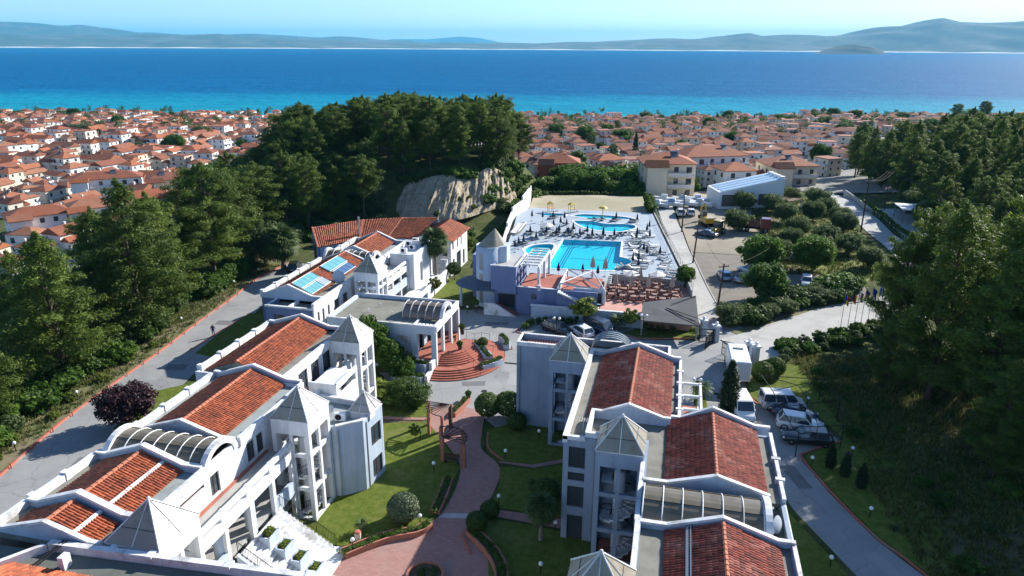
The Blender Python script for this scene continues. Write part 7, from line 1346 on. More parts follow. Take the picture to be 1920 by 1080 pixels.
def wheel_mesh(r, w):
    if (r, w) in WHEEL: return WHEEL[(r, w)]
    t_ = MB(); n = 16; pr = [(r*0.62, -w/2), (r*0.95, -w/2), (r, -w/2+0.03), (r, w/2-0.03), (r*0.95, w/2), (r*0.62, w/2)]
    for prof, mm in ((pr, 0), ([(0.001, -w/2+0.02), (r*0.62, -w/2+0.05), (r*0.62, w/2-0.05), (0.001, w/2-0.02)], 1)):
        k = MB(); v = [(x, q*math.cos(2*math.pi*i/n), q*math.sin(2*math.pi*i/n)) for q, x in prof for i in range(n)]; k.add(v, [(j*n+i, j*n+(i+1) % n, (j+1)*n+(i+1) % n, (j+1)*n+i) for j in range(len(prof)-1) for i in range(n)])
        if mm == 0: a = k.build('tyre', TYRE, None, True, True)
        else: b_ = k.build('rim', RIM, None, True, True)
    WHEEL[(r, w)] = (a, b_); return a, b_
SPEC = {  # length, width, stations (y, z_top, half width factor), glass base y0,y1, roof y0,y1, height, belt
 'sedan': (4.5, 1.78, 1.43, 0.92, (-1.55, 1.05), (-0.85, 0.35), 0.86, 0.98), 'hatch': (4.0, 1.74, 1.48, 0.92, (-1.85, 1.0), (-1.45, 0.30), 0.86, 0.95), 'suv': (4.5, 1.84, 1.64, 1.02, (-2.05, 1.05), (-1.65, 0.40), 0.96, 1.05),
 'estate': (4.7, 1.80, 1.46, 0.92, (-2.15, 1.05), (-1.75, 0.35), 0.86, 0.96), 'van': (4.6, 1.86, 1.92, 1.08, (-2.2, 1.5), (-2.12, 0.85), 1.0, 1.10)}
def car(kind, x, y, rz, pm, label, group=None, z=None):
    L, W, H, belt, (g0, g1), (r0, r1), hood, trunk = SPEC[kind]; o = thing('car' if kind != 'van' else 'van', label, 'car' if kind != 'van' else 'van', (x, y, (tz(x, y)+0.03) if z is None else z), rz, group)
    hl, hw = L/2, W/2; st = [(-hl, 0.55, trunk*0.72, 0.82), (-hl+0.12, 0.32, trunk*0.93, 0.95), (-hl+0.5, 0.24, trunk, 1.0), (g0+0.35, 0.22, belt+0.02, 1.0), (0, 0.22, belt, 1.0), (g1, 0.22, belt-0.01, 1.0), (hl-0.75, 0.24, hood, 0.98), (hl-0.25, 0.28, hood*0.87, 0.93), (hl-0.04, 0.36, hood*0.72, 0.84), (hl, 0.45, hood*0.60, 0.72)]
    m = MB(); v = []
    for yy, zb, zt, k in st: w = hw*k; v += [(-w*0.93, yy, zb), (-w, yy, zb+0.18*(zt-zb)), (-w, yy, zb+0.62*(zt-zb)), (-w*0.95, yy, zt-0.06), (-w*0.82, yy, zt), (w*0.82, yy, zt), (w*0.95, yy, zt-0.06), (w, yy, zb+0.62*(zt-zb)), (w, yy, zb+0.18*(zt-zb)), (w*0.93, yy, zb)]
    n = 10; f = [(i*n+(k+1) % n, i*n+k, (i+1)*n+k, (i+1)*n+(k+1) % n) for i in range(len(st)-1) for k in range(n)]+[tuple(range(n)), tuple(range(len(st)*n-1, (len(st)-1)*n-1, -1))]
    body = m.add(v, f).build('body', pm, o, True)
    bw, tw = hw*0.93, hw*0.74 if kind != 'van' else hw*0.86; zb, zt = belt-0.03, H-0.05
    c = [(-bw, g0, zb), (bw, g0, zb), (bw, g1, zb), (-bw, g1, zb), (-tw, r0, zt), (tw, r0, zt), (tw, r1, zt), (-tw, r1, zt)]
    MB().add(c, [(0, 1, 5, 4), (1, 2, 6, 5), (2, 3, 7, 6), (3, 0, 4, 7)]).build('windows', GLASS, o)
    MB().add([(-tw-0.03, r0-0.05, zt-0.02), (tw+0.03, r0-0.05, zt-0.02), (tw+0.03, r1+0.05, zt-0.02), (-tw-0.03, r1+0.05, zt-0.02), (-tw*0.86, r0+0.08, H), (tw*0.86, r0+0.08, H), (tw*0.86, r1-0.1, H), (-tw*0.86, r1-0.1, H)], [(4, 5, 6, 7), (0, 1, 5, 4), (1, 2, 6, 5), (2, 3, 7, 6), (3, 0, 4, 7), (3, 2, 1, 0)]).build('roof', pm, o)
    for a, b_ in ((0, 4), (1, 5), (2, 6), (3, 7)): MB().tube([c[a], c[b_]], 0.05, 4).build('pillar', pm, o)
    for s in (-1, 1):
        for fq in ((0.48,) if kind in ('sedan', 'hatch') else (0.36, 0.68)):
            yb, yt = g0+(g1-g0)*fq, r0+(r1-r0)*fq; MB().tube([(s*bw, yb, zb), (s*tw, yt, zt)], 0.04, 4).build('pillar', pm if kind == 'van' else TYRE, o)
        MB().bbox(s*hw*0.98-0.09, s*hw*0.98+0.09, g1-0.25, g1-0.1, belt, belt+0.12).build('mirror', pm, o)
        MB().ball((s*hw*0.70, hl-0.14, hood*0.72), 0.15, 8, 5, 0.6).build('headlight', LAMPW, o); MB().bbox(s*hw*0.74-0.13, s*hw*0.74+0.13, -hl-0.012, -hl+0.16, trunk*0.66, trunk*0.82).build('tail_light', LAMPR, o)
        for yy in (-hl+0.82, hl-0.85):
            a, b_ = wheel_mesh(0.33 if kind != 'suv' else 0.37, 0.21); q = put('wheel', a, o); q.location = (s*(hw-0.09), yy, 0.33); put('rim', b_, q)
    MB().bbox(-0.26, 0.26, -hl-0.02, -hl+0.04, 0.5, 0.61).build('number_plate', WHITEP, o)
    return o
car('van', 12.5, 72.4, R_(-80), PW, 'white passenger van parked first under the carport frame'); car('sedan', 13.5, 70.3, R_(-100), PN, 'dark blue car between the white van and the white crossover'); car('suv', 13.7, 68.1, R_(-98), PW, 'white crossover with dark glass under the carport frame'); car('estate', 14.0, 65.6, R_(92), PK, 'black car nearest the camera under the carport frame'); car('van', 8.3, 70.0, R_(190), PW, 'white minivan facing the camera beside the cypress')
car('estate', -13.9, 87.4, R_(238), PK, 'black estate car parked left behind the right wing'); car('hatch', -10.8, 87.3, R_(42), PW, 'white hatchback between the black car and the dark van'); car('van', -8.4, 88.6, R_(235), PN, 'dark people carrier parked beside the white hatchback')
car('hatch', 8.6, 116.9, R_(8), PL, 'light blue hatchback beside the leaning utility pole'); car('sedan', 11.6, 116.4, R_(-25), PS, 'silver car left under the car park tree'); car('hatch', 12.9, 121.4, R_(60), PW, 'white car half hidden under the car park tree'); car('suv', 17.5, 115.4, R_(5), PK, 'black car in the middle of the gravel car park'); car('hatch', 21.3, 116.8, R_(172), PW, 'white hatchback left of the last car in the car park'); car('sedan', 24.8, 115.2, R_(-15), PW, 'white car at the right end of the car park'); car('hatch', 20.8, 131.0, R_(70), PW, 'white car behind the olive trees'); car('estate', -61.8, 104.6, R_(20), PK, 'dark car beside the bushy palm on the left road'); car('suv', 1.2, 163.0, R_(5), PW, 'left white car parked in the dirt yard'); car('hatch', 3.4, 163.8, R_(5), PW, 'right white car parked in the dirt yard'); car('sedan', 6.4, 144.6, R_(65), PN, 'dark car beside the yellow loader'); car('estate', -117, 113, R_(60), PK, 'dark car parked by the left apartments'); car('van', -113.5, 116, R_(60), PW, 'white van parked by the left apartments'); car('sedan', 39.2, 236, R_(5), PN, 'dark car driving down the town road')
TRK = thing('camper_truck', 'white box truck parked at the inner gate post', 'truck', (8.3, 80.2, 0.03), R_(2)); m = MB(); m.bbox(-1.1, 1.1, -3.9, 1.6, 0.75, 3.0, 0.12); m.build('box_body', PW, TRK); MB().add([(-1.0, 1.65, 0.6), (1.0, 1.65, 0.6), (1.0, 3.6, 0.6), (-1.0, 3.6, 0.6), (-1.0, 1.65, 2.3), (1.0, 1.65, 2.3), (0.95, 2.6, 2.2), (-0.95, 2.6, 2.2), (1.0, 3.55, 1.3), (-1.0, 3.55, 1.3)], [(0, 1, 5, 4), (4, 5, 6, 7), (7, 6, 8, 9), (9, 8, 2, 3), (1, 2, 8, 6, 5), (0, 4, 7, 9, 3)]).build('cab', PW, TRK); MB().box(-0.55, 0.55, -0.2, 0.15, 3.003, 3.08).build('roof_vent', FELTD, TRK); MB().box(-1.0, 1.0, -3.95, -3.87, 0.9, 2.85).build('rear_door', mat('dull_door', (0.45, 0.46, 0.48), 0.4), TRK)
for s in (-1, 1):
    for yy in (-2.6, 2.6): a, b_ = wheel_mesh(0.42, 0.25); q = put('wheel', a, TRK); q.location = (s*0.92, yy, 0.42); put('rim', b_, q)
    MB().box(s*1.02-0.02, s*1.02+0.02, 1.9, 2.7, 1.3, 2.0).build('window', GLASS, TRK)
# loader, excavator and dump truck in the yard
LD = thing('backhoe_loader', 'yellow backhoe loader in the dirt yard', 'loader', (8.6, 147.4, tz(8.6, 147.4)+0.08), R_(150)); MB().bbox(-0.6, 0.6, -1.2, 2.0, 0.7, 1.5, 0.1).build('chassis', PYEL, LD); MB().bbox(-0.7, 0.7, -1.0, 0.5, 1.5, 2.75, 0.12).build('cab', GLASS, LD); MB().bbox(-0.78, 0.78, -1.1, 0.6, 2.76, 2.9).build('cab_roof', PYEL, LD); MB().tube([(0, 1.6, 1.2), (0, 2.8, 0.6)], 0.12, 6).build('loader_arm', PYEL, LD); MB().add([(-1.1, 2.7, 0.1), (1.1, 2.7, 0.1), (1.1, 3.4, 0.1), (-1.1, 3.4, 0.1), (-1.1, 2.7, 0.9), (1.1, 2.7, 0.9)], [(0, 1, 5, 4), (0, 3, 2, 1), (0, 4, 3), (1, 2, 5)]).build('bucket', PYEL, LD); MB().tube([(0, -1.2, 1.2), (0, -2.0, 3.0), (0, -3.0, 2.0), (0, -3.1, 0.8)], 0.14, 6).build('digger_arm', PYEL, LD)
for s in (-1, 1):
    for yy, r in ((-0.6, 0.7), (1.4, 0.5)): a, b_ = wheel_mesh(r, 0.4); q = put('wheel', a, LD); q.location = (s*0.95, yy, r); put('rim', b_, q)
EX = thing('excavator', 'tracked yellow excavator behind the loader in the dirt yard', 'excavator', (6.8, 154, tz(6.8, 154)+0.08), R_(20))
for s in (-1, 1): MB().bbox(s*0.95-0.28, s*0.95+0.28, -1.7, 1.7, 0, 0.8, 0.2).build('track', TYRE, EX)
MB().bbox(-1.2, 1.2, -1.9, 1.2, 0.9, 2.0, 0.15).build('house', PYEL, EX); MB().bbox(-1.15, -0.2, 0.1, 1.3, 2.0, 3.0, 0.1).build('cab', GLASS, EX); MB().tube([(0.3, 1.2, 1.6), (0.3, 3.0, 4.2), (0.3, 4.6, 3.0), (0.3, 4.8, 1.2)], 0.2, 6).build('boom', PYEL, EX); MB().bbox(-0.1, 0.7, 4.4, 5.2, 0.5, 1.2).build('bucket', IRON, EX)
DT = thing('dump_truck', 'dark red dump truck under the olive trees', 'truck', (16.0, 151.4, tz(16, 151.4)+0.08), R_(-95)); MB().bbox(-1.15, 1.15, 1.2, 3.2, 0.9, 2.9, 0.2).build('cab', PRED, DT); MB().box(-1.05, 1.05, 3.18, 3.23, 1.9, 2.6).build('windscreen', GLASS, DT); MB().add([(-1.2, -3.6, 1.2), (1.2, -3.6, 1.2), (1.2, 1.0, 1.2), (-1.2, 1.0, 1.2), (-1.35, -3.9, 2.6), (1.35, -3.9, 2.6), (1.35, 1.05, 2.6), (-1.35, 1.05, 2.6)], [(0, 1, 5, 4), (1, 2, 6, 5), (2, 3, 7, 6), (3, 0, 4, 7), (0, 3, 2, 1)]).build('tipper_body', mat('rusty_tipper', (0.16, 0.07, 0.05), 0.8, (0.22, 0.12, 0.09), 1.5), DT); MB().box(-0.5, 0.5, -3.4, 3.0, 0.6, 1.1).build('chassis', IRON, DT)
for s in (-1, 1):
    for yy in (-2.6, -1.3, 2.3): a, b_ = wheel_mesh(0.5, 0.34); q = put('wheel', a, DT); q.location = (s*1.0, yy, 0.5); put('rim', b_, q)
def boat(x, y, rz, L, c, label):
    o = thing('boat', label, 'boat', (x, y, tz(x, y)+0.12), rz, 'boats in the yard'); st = [(-0.5, 0.85, 0.3, 1.3), (-0.2, 1.0, 0.25, 1.3), (0.15, 0.95, 0.3, 1.4), (0.38, 0.55, 0.5, 1.5), (0.5, 0.03, 1.0, 1.6)]; v = []
    for yy, k, zb, zt in st: w = L*0.17*k; v += [(-w, yy*L, zt), (-w*0.75, yy*L, zb+0.25), (0, yy*L, zb), (w*0.75, yy*L, zb+0.25), (w, yy*L, zt)]
    MB().add(v, [(i*5+k, i*5+k+1, (i+1)*5+k+1, (i+1)*5+k) for i in range(4) for k in range(4)]+[(i*5, (i+1)*5, (i+1)*5+4, i*5+4) for i in range(4)]+[(4, 3, 2, 1, 0)]).build('hull', PW, o); MB().bbox(-L*0.1, L*0.1, -0.15*L, 0.12*L, 1.3, 2.1, 0.15).build('cabin', c, o); MB().box(-0.5, 0.5, -0.3*L, -0.1*L, 0, 0.45).build('trailer', IRON, o)
for i, (x, y, rz, L, c) in enumerate(((-4.2, 169.5, 1.2, 5.5, PW), (-1.0, 170, 1.4, 6, PL), (2.4, 171, 1.5, 5.5, PW), (5.4, 172, 1.3, 6, PS), (-3.0, 176.5, 1.5, 5.5, PW), (1.4, 177.5, 1.2, 5.5, PL), (5.0, 178.5, 1.6, 5.5, PW))): boat(x, y, rz, L, c, 'white boat on a trailer in the yard, %s' % ('leftmost of the near row', 'second in the near row with blue cabin', 'third in the near row', 'rightmost of the near row with grey cabin', 'leftmost of the far row', 'far row with blue cabin', 'rightmost of the far row')[i])
# ------------------------------------------------------------------ lamps
GLOBE = mat('opal_globe', (0.85, 0.85, 0.85), 0.25)
def lamp(x, y, label, h=0.75, r=0.17, group='globe lamps', zz=None):
    o = thing('garden_lamp', label, 'lamp', (x, y, tz(x, y)+0.05 if zz is None else zz), 0, group); MB().tube([(0, 0, 0), (0, 0, h)], 0.04, 6).build('post', IRON, o); MB().ball((0, 0, h+r*0.9), r, 12, 8).build('globe', GLOBE, o, True); return o
for (x, y), lab in (((-22.2, 57.3), 'on the sunny lawn left of the arbour'), ((-19.1, 52.3), 'in the shaded lawn below the arbour'), ((-21.6, 41.0), 'at the bottom corner of the sunny lawn'), ((-17.7, 44.9), 'behind the round clipped bush'), ((-11.1, 60.0), 'in front of the right wing on the far lawn'), ((-13.4, 55.8), 'at the fork of the first side path'), ((-12.3, 48.9), 'by the second side path'), ((-7.2, 46.6), 'under the palm by the right wing'), ((-7.4, 41.7), 'nearest the camera on the shaded lawn'), ((15.2, 73.4), 'behind the carport frame'), ((17.7, 63.8), 'right of the black car'), ((17.2, 54.3), 'on the dark slope beside the drive'), ((13.0, 47.3), 'on the grass inside the lower drive'), ((13.8, 61.2), 'at the corner of the drive and car park'), ((-60.4, 56.4), 'on the left verge near the purple tree'), ((-57.9, 46.4), 'nearest on the left verge'), ((-62.8, 66.0), 'on the left verge under the bright pine'), ((-63.8, 78.0), 'on the left verge beside the tall hedge'), ((-66.2, 93.8), 'at the foot of the oleander hedge'), ((-66.0, 100.5), 'at the far end of the left road'), ((-30.2, 66.2), 'on the small lawn below the reception'), ((-27.6, 91.6), 'on the grass by the fan canopy')): lamp(x, y, 'white globe garden lamp '+lab)
for x, y, lab in ((-13.7, 84.9, 'twin-globe lamp post beside the black estate car'), (-2.9, 88.6, 'twin-globe lamp post on the gate lawn'), (3.6, 70.8, 'twin-globe lamp post behind the right wing balconies')):
    o = thing('lamp_post', lab, 'lamp', (x, y, 0)); MB().tube([(0, 0, 0), (0, 0, 2.8)], 0.05, 6).build('post', IRON, o); MB().tube([(-0.35, 0, 2.8), (0.35, 0, 2.8)], 0.03, 5).build('arm', IRON, o)
    for s in (-1, 1): MB().ball((s*0.35, 0, 3.0), 0.19, 12, 8).build('globe', GLOBE, o, True)
for i, y in enumerate(np.arange(44, 103, 3.1)):
    kx = float(np.interp(y, [p[1] for p in kerbL], [p[0] for p in kerbL])); o = tag(MB().tube([(0, 0, 0), (0, 0, 0.62)], 0.055, 6).build('bollard', KERB), 'short red post along the kerb of the left road', 'bollard', 'red posts of the left kerb'); o.location = (kx+0.25, y, 0)
# ------------------------------------------------------------------ gates, flags, poles
def gatepost(x, y, label):
    o = thing('gate_post', label, 'gate post', (x, y, 0), R_(20)); MB().box(-0.35, 0.35, -0.35, 0.35, 0, 2.1).build('pillar', PALE, o); MB().bbox(-0.5, 0.5, -0.5, 0.5, 2.103, 2.28, 0.06).build('cap', COPING, o); MB().ball((0, 0, 2.5), 0.24, 12, 8).build('globe', GLOBE, o, True)
gatepost(4.8, 90.9, 'gate post nearer the hedge on the left of the gateway'); gatepost(6.3, 89.3, 'gate post at the open left gate leaf'); gatepost(10.7, 83.6, 'gate post on the right of the gateway behind the truck'); gatepost(10.0, 84.5, 'twin gate post beside the right gate leaf')
def gate(x, y, rz, L, label):
    o = thing('iron_gate', label, 'gate', (x, y, 0.1), rz); m = MB()
    for a, b_ in (((0, 0, 0), (L, 0, 0)), ((0, 0, 1.7), (L, 0, 1.7)), ((0, 0, 0), (0, 0, 1.7)), ((L, 0, 0), (L, 0, 1.7)), ((0, 0, 0.85), (L, 0, 0.85))): m.tube([a, b_], 0.05, 5)
    m.build('frame', IRON, o); n = int(L/0.16); m = MB()
    for k in range(1, n): m.tube([(L*k/n, 0, 0), (L*k/n, 0, 1.7)], 0.022, 4, False)
    for k in range(n//2): m.tube([(L*(2*k+0.5)/n+0.1*math.cos(a), 0, 1.25+0.16*math.sin(a)) for a in np.linspace(0, 6.28, 9)], 0.025, 4, False)
    m.build('bars', IRON, o)
gate(6.1, 88.9, R_(-112), 3.0, 'left leaf of the open black iron gate'); gate(9.9, 84.0, R_(158), 3.2, 'right leaf of the open black iron gate behind the truck'); gate(4.2, 88.6, R_(8), 2.0, 'small black iron side gate by the hedge')
def flagmat(name, cols): return [mat('flag_%s_%d' % (name, i), c, 0.9) for i, c in enumerate(cols)]
FL = [('blue, yellow and red', flagmat('a', [(0.01, 0.03, 0.3), (0.7, 0.5, 0.02), (0.5, 0.01, 0.02)])), ('black, red and gold', flagmat('b', [(0.01, 0.01, 0.01), (0.5, 0.01, 0.02), (0.7, 0.4, 0.02)])), ('white, green and red', flagmat('c', [(0.8, 0.8, 0.8), (0.01, 0.25, 0.12), (0.5, 0.02, 0.02)])), ('dark blue and red', flagmat('d', [(0.01, 0.02, 0.16), (0.4, 0.01, 0.03), (0.01, 0.02, 0.16)])), ('plain deep blue', flagmat('e', [(0.01, 0.03, 0.3)]*3)), ('blue and white striped', flagmat('f', [(0.02, 0.1, 0.45), (0.8, 0.8, 0.8), (0.02, 0.1, 0.45)]))]
for i, ((x, y), (nm_, ms)) in enumerate(zip([(22.6, 96.4), (23.7, 97.4), (24.7, 98.3), (25.7, 99.2), (26.8, 100.2), (27.9, 101.1)], FL)):
    o = thing('flagpole', 'flagpole with limp %s flag by the concrete road' % nm_, 'flagpole', (x, y, tz(x, y))); MB().tube([(0, 0, 0), (0, 0, 5.6)], 0.045, 6, True, 0.025).build('pole', STEEL, o); MB().ball((0, 0, 5.65), 0.07, 6, 4).build('finial', STEEL, o)
    fo = bpy.data.objects.new('flag', None); m = MB()
    for k, mm in enumerate(ms):
        m.mat(mm)
        for q in range(8): 
            z0, z1 = 5.5-0.16*q, 5.5-0.16*(q+1); f_ = lambda kk, z: (0.05+kk*0.16+0.03*math.sin(z*6+kk*2), 0.10*math.sin(kk*2.2+z*3), z-kk*0.18)
            m.quad(f_(k, z0), f_(k+1, z0), f_(k+1, z1), f_(k, z1))
    m.build('flag', None, o)
def pole(x, y, h, label, lean=0.0):
    o = thing('utility_pole', label, 'utility pole', (x, y, tz(x, y)-0.1), R_(30)); MB().tube([(0, 0, 0), (lean, 0, h)], 0.16, 8, True, 0.10).build('pole', WOODD, o); MB().box(lean-0.8, lean+0.8, -0.06, 0.06, h-0.5, h-0.38).build('crossarm', WOODD, o); [MB().lathe((lean+q, 0, h-0.38), [(0.05, 0), (0.06, 0.08), (0.03, 0.16)], 6).build('insulator', CONC, o) for q in (-0.7, 0, 0.7)]; return Vector((x+lean, y, tz(x, y)+h-0.3))
tops = [pole(3.7, 124.6, 8.0, 'leaning utility pole at the edge of the lane', 0.5), pole(7.0, 101.6, 7.0, 'utility pole at the corner of the thicket', 0.4), pole(37.6, 156.6, 11.0, 'tall utility pole beside the town road'), pole(46.5, 176.5, 10.0, 'utility pole before the right forest'), pole(1.6, 146.2, 8.5, 'utility pole at the edge of the dirt yard'), pole(48.5, 148, 9.5, 'utility pole on the paved yard right of the town road')]
def wire(a, b_, label, sag=1.2, r=0.022):
    a, b_ = Vector(a), Vector(b_); pts = [a.lerp(b_, k/14)-Vector((0, 0, sag*4*(k/14)*(1-k/14))) for k in range(15)]; tag(MB().tube([tuple(p) for p in pts], r, 4, False).build('power_line', IRON), label, 'cable', 'power lines')
wire(tops[1], tops[0], 'power line between the lane poles'); wire(tops[0], tops[4], 'power line along the dirt yard'); wire(tops[1], (16, 121, 5.0), 'power line towards the car park trees', 0.6)
for k in range(3): wire(tops[3]+Vector((-0.7+0.7*k, 0, 0)), (54+1.2*k, 72, 20.5-0.4*k), 'power line crossing the right forest, %s of three' % ('left', 'middle', 'right')[k], 3.0); wire(tops[3]+Vector((-0.7+0.7*k, 0, 0)), tops[2]+Vector((-0.7+0.7*k, 0, 0)), 'power line over the town road, %s of three' % ('left', 'middle', 'right')[k], 0.8)
# carport frame over the parked cars
CP = thingw('carport_frame', 'black steel carport frame without roof over the parked cars', 'carport', (14, 69, 0)); cpn = [(10.4, 74.6), (16.6, 75.0), (17.6, 70.5), (16.9, 65.0), (15.6, 62.8)]; inn = [(10.4, 74.6), (11.2, 71), (11.6, 67.5), (12.2, 63.6), (12.6, 62.6)]
for (x, y) in cpn[1:]+[inn[-1]]: MB().tube([(x, y, 0), (x, y, 2.5)], 0.05, 5).build('post', IRON, CP)
for q in (cpn, inn): MB().tube([(x, y, 2.5) for x, y in q], 0.045, 5).build('rail', IRON, CP)
for a, b_ in zip(cpn[1:], inn[1:]): MB().tube([(*a, 2.5), (*b_, 2.5)], 0.04, 5).build('cross_bar', IRON, CP)
mid = [((a[0]+b_[0])/2, (a[1]+b_[1])/2, 2.5) for a, b_ in zip(cpn, inn)]; MB().tube(mid, 0.04, 5).build('rail', IRON, CP)
# ------------------------------------------------------------------ garden arbours and brick beds
BRICKR = mat('red_brick_paint', (0.33, 0.13, 0.085), 0.85, (0.40, 0.17, 0.11), 2.0)
def arbour(c, r, a0, a1, label, h=2.3):
    o = thing('arbour', label, 'arbour', (c[0], c[1], 0.04)); n = 9
    for a in (a0, (a0+a1)/2, a1): x, y = r*math.cos(a), r*math.sin(a); MB().box(x-0.13, x+0.13, y-0.13, y+0.13, 0, h).build('post', BRICKR, o)
    MB().box(-0.15, 0.15, -0.15, 0.15, 0, h+0.1).build('post', WOODD if h > 2.4 else BRICKR, o)
    for k in range(n): a = a0+(a1-a0)*k/(n-1); MB().tube([(0.1*math.cos(a), 0.1*math.sin(a), h+0.12), (r*1.06*math.cos(a), r*1.06*math.sin(a), h+0.06)], 0.055, 4).build('slat', WOODD, o)
    MB().tube([(r*math.cos(a), r*math.sin(a), h+0.02) for a in np.linspace(a0, a1, 12)], 0.06, 4).build('curved_beam', WOODD, o); return o
arbour((-20.0, 60.0), 2.3, R_(175), R_(268), 'rear fan-shaped slatted arbour beside the path', 2.5); arbour((-18.9, 54.2), 2.2, R_(-12), R_(112), 'front fan-shaped slatted arbour beside the path')
o = thing('garden_bench', 'dark wooden bench under the front arbour', 'bench', (-18.0, 54.0, 0.06)); MB().bbox(-0.7, 0.7, -0.2, 0.2, 0.4, 0.46).build('seat', WOODD, o); MB().bbox(-0.7, 0.7, 0.16, 0.22, 0.5, 0.9).build('backrest', WOODD, o); [MB().box(x-0.04, x+0.04, -0.18, 0.18, 0, 0.4).build('leg', WOODD, o) for x in (-0.6, 0.6)]
def bed(pts, w, h, label, wm=BRICKR, plants=None, z=0.02):
    """raised planter following a line: rim wall and soil"""
    P_ = [Vector((*p[:2], 0)) for p in smooth_line(pts, 5)]; o = thing('raised_bed', label, 'planter', (P_[0].x, P_[0].y, 0)); WBASE[o.name] = tuple(o.location); n = len(P_); L_, R2 = [], []
    for i, p in enumerate(P_): d = (P_[min(i+1, n-1)]-P_[max(i-1, 0)]).normalized(); s = Vector((-d.y, d.x, 0))*w/2; L_.append(p+s); R2.append(p-s)
    ring = L_+R2[::-1]; c = sum(ring, Vector())/len(ring); m = MB(); k = len(ring)
    inn_ = [];
    for i, p in enumerate(L_): inn_.append(p+(R2[i]-p).normalized()*0.14)
    for i in range(n-1, -1, -1): inn_.append(R2[i]+(L_[i]-R2[i]).normalized()*0.14)
    v = [(p.x, p.y, z-0.06) for p in ring]+[(p.x, p.y, z+h) for p in ring]+[(p.x, p.y, z+h) for p in inn_]+[(p.x, p.y, z+h-0.15) for p in inn_]; f = []
    for i in range(k): j = (i+1) % k; f += [(j, i, k+i, k+j), (k+j, k+i, 2*k+i, 2*k+j), (2*k+j, 2*k+i, 3*k+i, 3*k+j)]
    m.add(v, f).build('rim', wm, o); so = MB().add([(p.x, p.y, z+h-0.1) for p in inn_], [(i, i+1, 2*n-2-i, 2*n-1-i) for i in range(n-1)]); so.build('soil', SOIL, o)
    if plants: 
        C = [tuple(p+Vector((random.uniform(-w/4, w/4), random.uniform(-w/4, w/4), z+h+0.08))) for p in P_ for _ in range(plants)]; put('planting', crown_mesh('planting', C, [(0.24, 0.24, 0.16)]*len(C), 60, 0.11, random.choice((SHRUB_L, BROAD_L)), seed=len(C)), o)
    return o
bed([(-20.6, 62.3), (-20.3, 64.2), (-20.1, 65.9)], 0.8, 0.45, 'red brick planter at the top of the paved path', plants=2); bed([(-17.5, 51.4), (-17.2, 49), (-17.1, 46.6)], 0.9, 0.3, 'long narrow flower bed along the left of the path', plants=2); bed([(-22.0, 40.2), (-20.6, 41.8), (-19.3, 43.0), (-17.6, 44.0), (-17.0, 45.0)], 0.9, 0.45, 'curved brick bed on the left of the paved circle', plants=2); bed([(-13.6, 45.0), (-12.4, 44.0), (-11.2, 42.8), (-10.2, 41.2), (-9.8, 39.5)], 1.0, 0.45, 'curved brick bed on the right of the paved circle', plants=2)
o = thing('round_bed', 'round brick bed in the middle of the paved circle', 'planter', (-15.3, 39.4, 0.03)); MB().lathe((0, 0, 0), [(1.35, 0), (1.35, 0.4), (1.15, 0.4), (1.15, 0.25)], 32).build('rim', BRICKR, o); MB().lathe((0, 0, 0.3), [(1.15, 0), (0.01, 0.06)], 24).build('soil', SOIL, o); put('planting', crown_mesh('planting', [(random.uniform(-0.7, 0.7), random.uniform(-0.7, 0.7), 0.4) for _ in range(14)], [(0.3, 0.3, 0.2)]*14, 60, 0.12, SHRUB_L, seed=3), o)
def pot(x, y, z, label, r=0.28, h=0.5, me=None, m_=None): o = thing('plant_pot', label, 'plant pot', (x, y, z)); MB().lathe((0, 0, 0), [(0.01, 0), (r*0.7, 0), (r, h), (r*0.85, h), (r*0.8, h-0.08), (0.01, h-0.08)], 14).build('pot', m_ or WOODD, o, True); c = put('foliage', me or PROTO['shrub0'][0].c, o); c.location = (0, 0, h-0.1); c.scale = (r*1.3,)*2+(r*1.6,) ; return o
pot(-20.05, 66.4, 0.02, 'dark urn at the end of the red brick planter', 0.25, 0.5); pot(-23.8, 75.6, 1.56, 'potted shrub on the upper entrance landing'); pot(-24.9, 80.2, 1.56, 'tall potted plant by the porch column', 0.3, 0.8)
for pts, w, lab in (([(-20.6, 73.6), (-19.6, 74.8), (-18.9, 76.0)], 0.9, 'white planter trough with bench on the front edge of the entrance steps'), ([(-22.6, 78.6), (-21.4, 77.2)], 1.0, 'white planter box high on the entrance steps'), ([(-21.2, 76.9), (-20.2, 75.6)], 1.0, 'lower white planter box on the entrance steps'), ([(-19.2, 80.2), (-19.6, 81.8), (-20.6, 83.0)], 0.8, 'white planter trough at the right end of the entrance steps'), ([(-29.6, 70.9), (-27.8, 70.8), (-26.2, 70.7)], 1.3, 'upper white planter left of the entrance steps'), ([(-29.8, 69.4), (-27.8, 69.2), (-26.2, 69.1)], 1.2, 'lower white planter left of the entrance steps')): bed(pts, w, {'u': 1.7, 'l': 0.85}.get(lab[0], 1.15 if 'high' in lab or 'lower' in lab else 0.8), lab, PALE, plants=5, z=0.0 if 'left of' in lab or 'end' in lab or 'edge' in lab else 0.3)
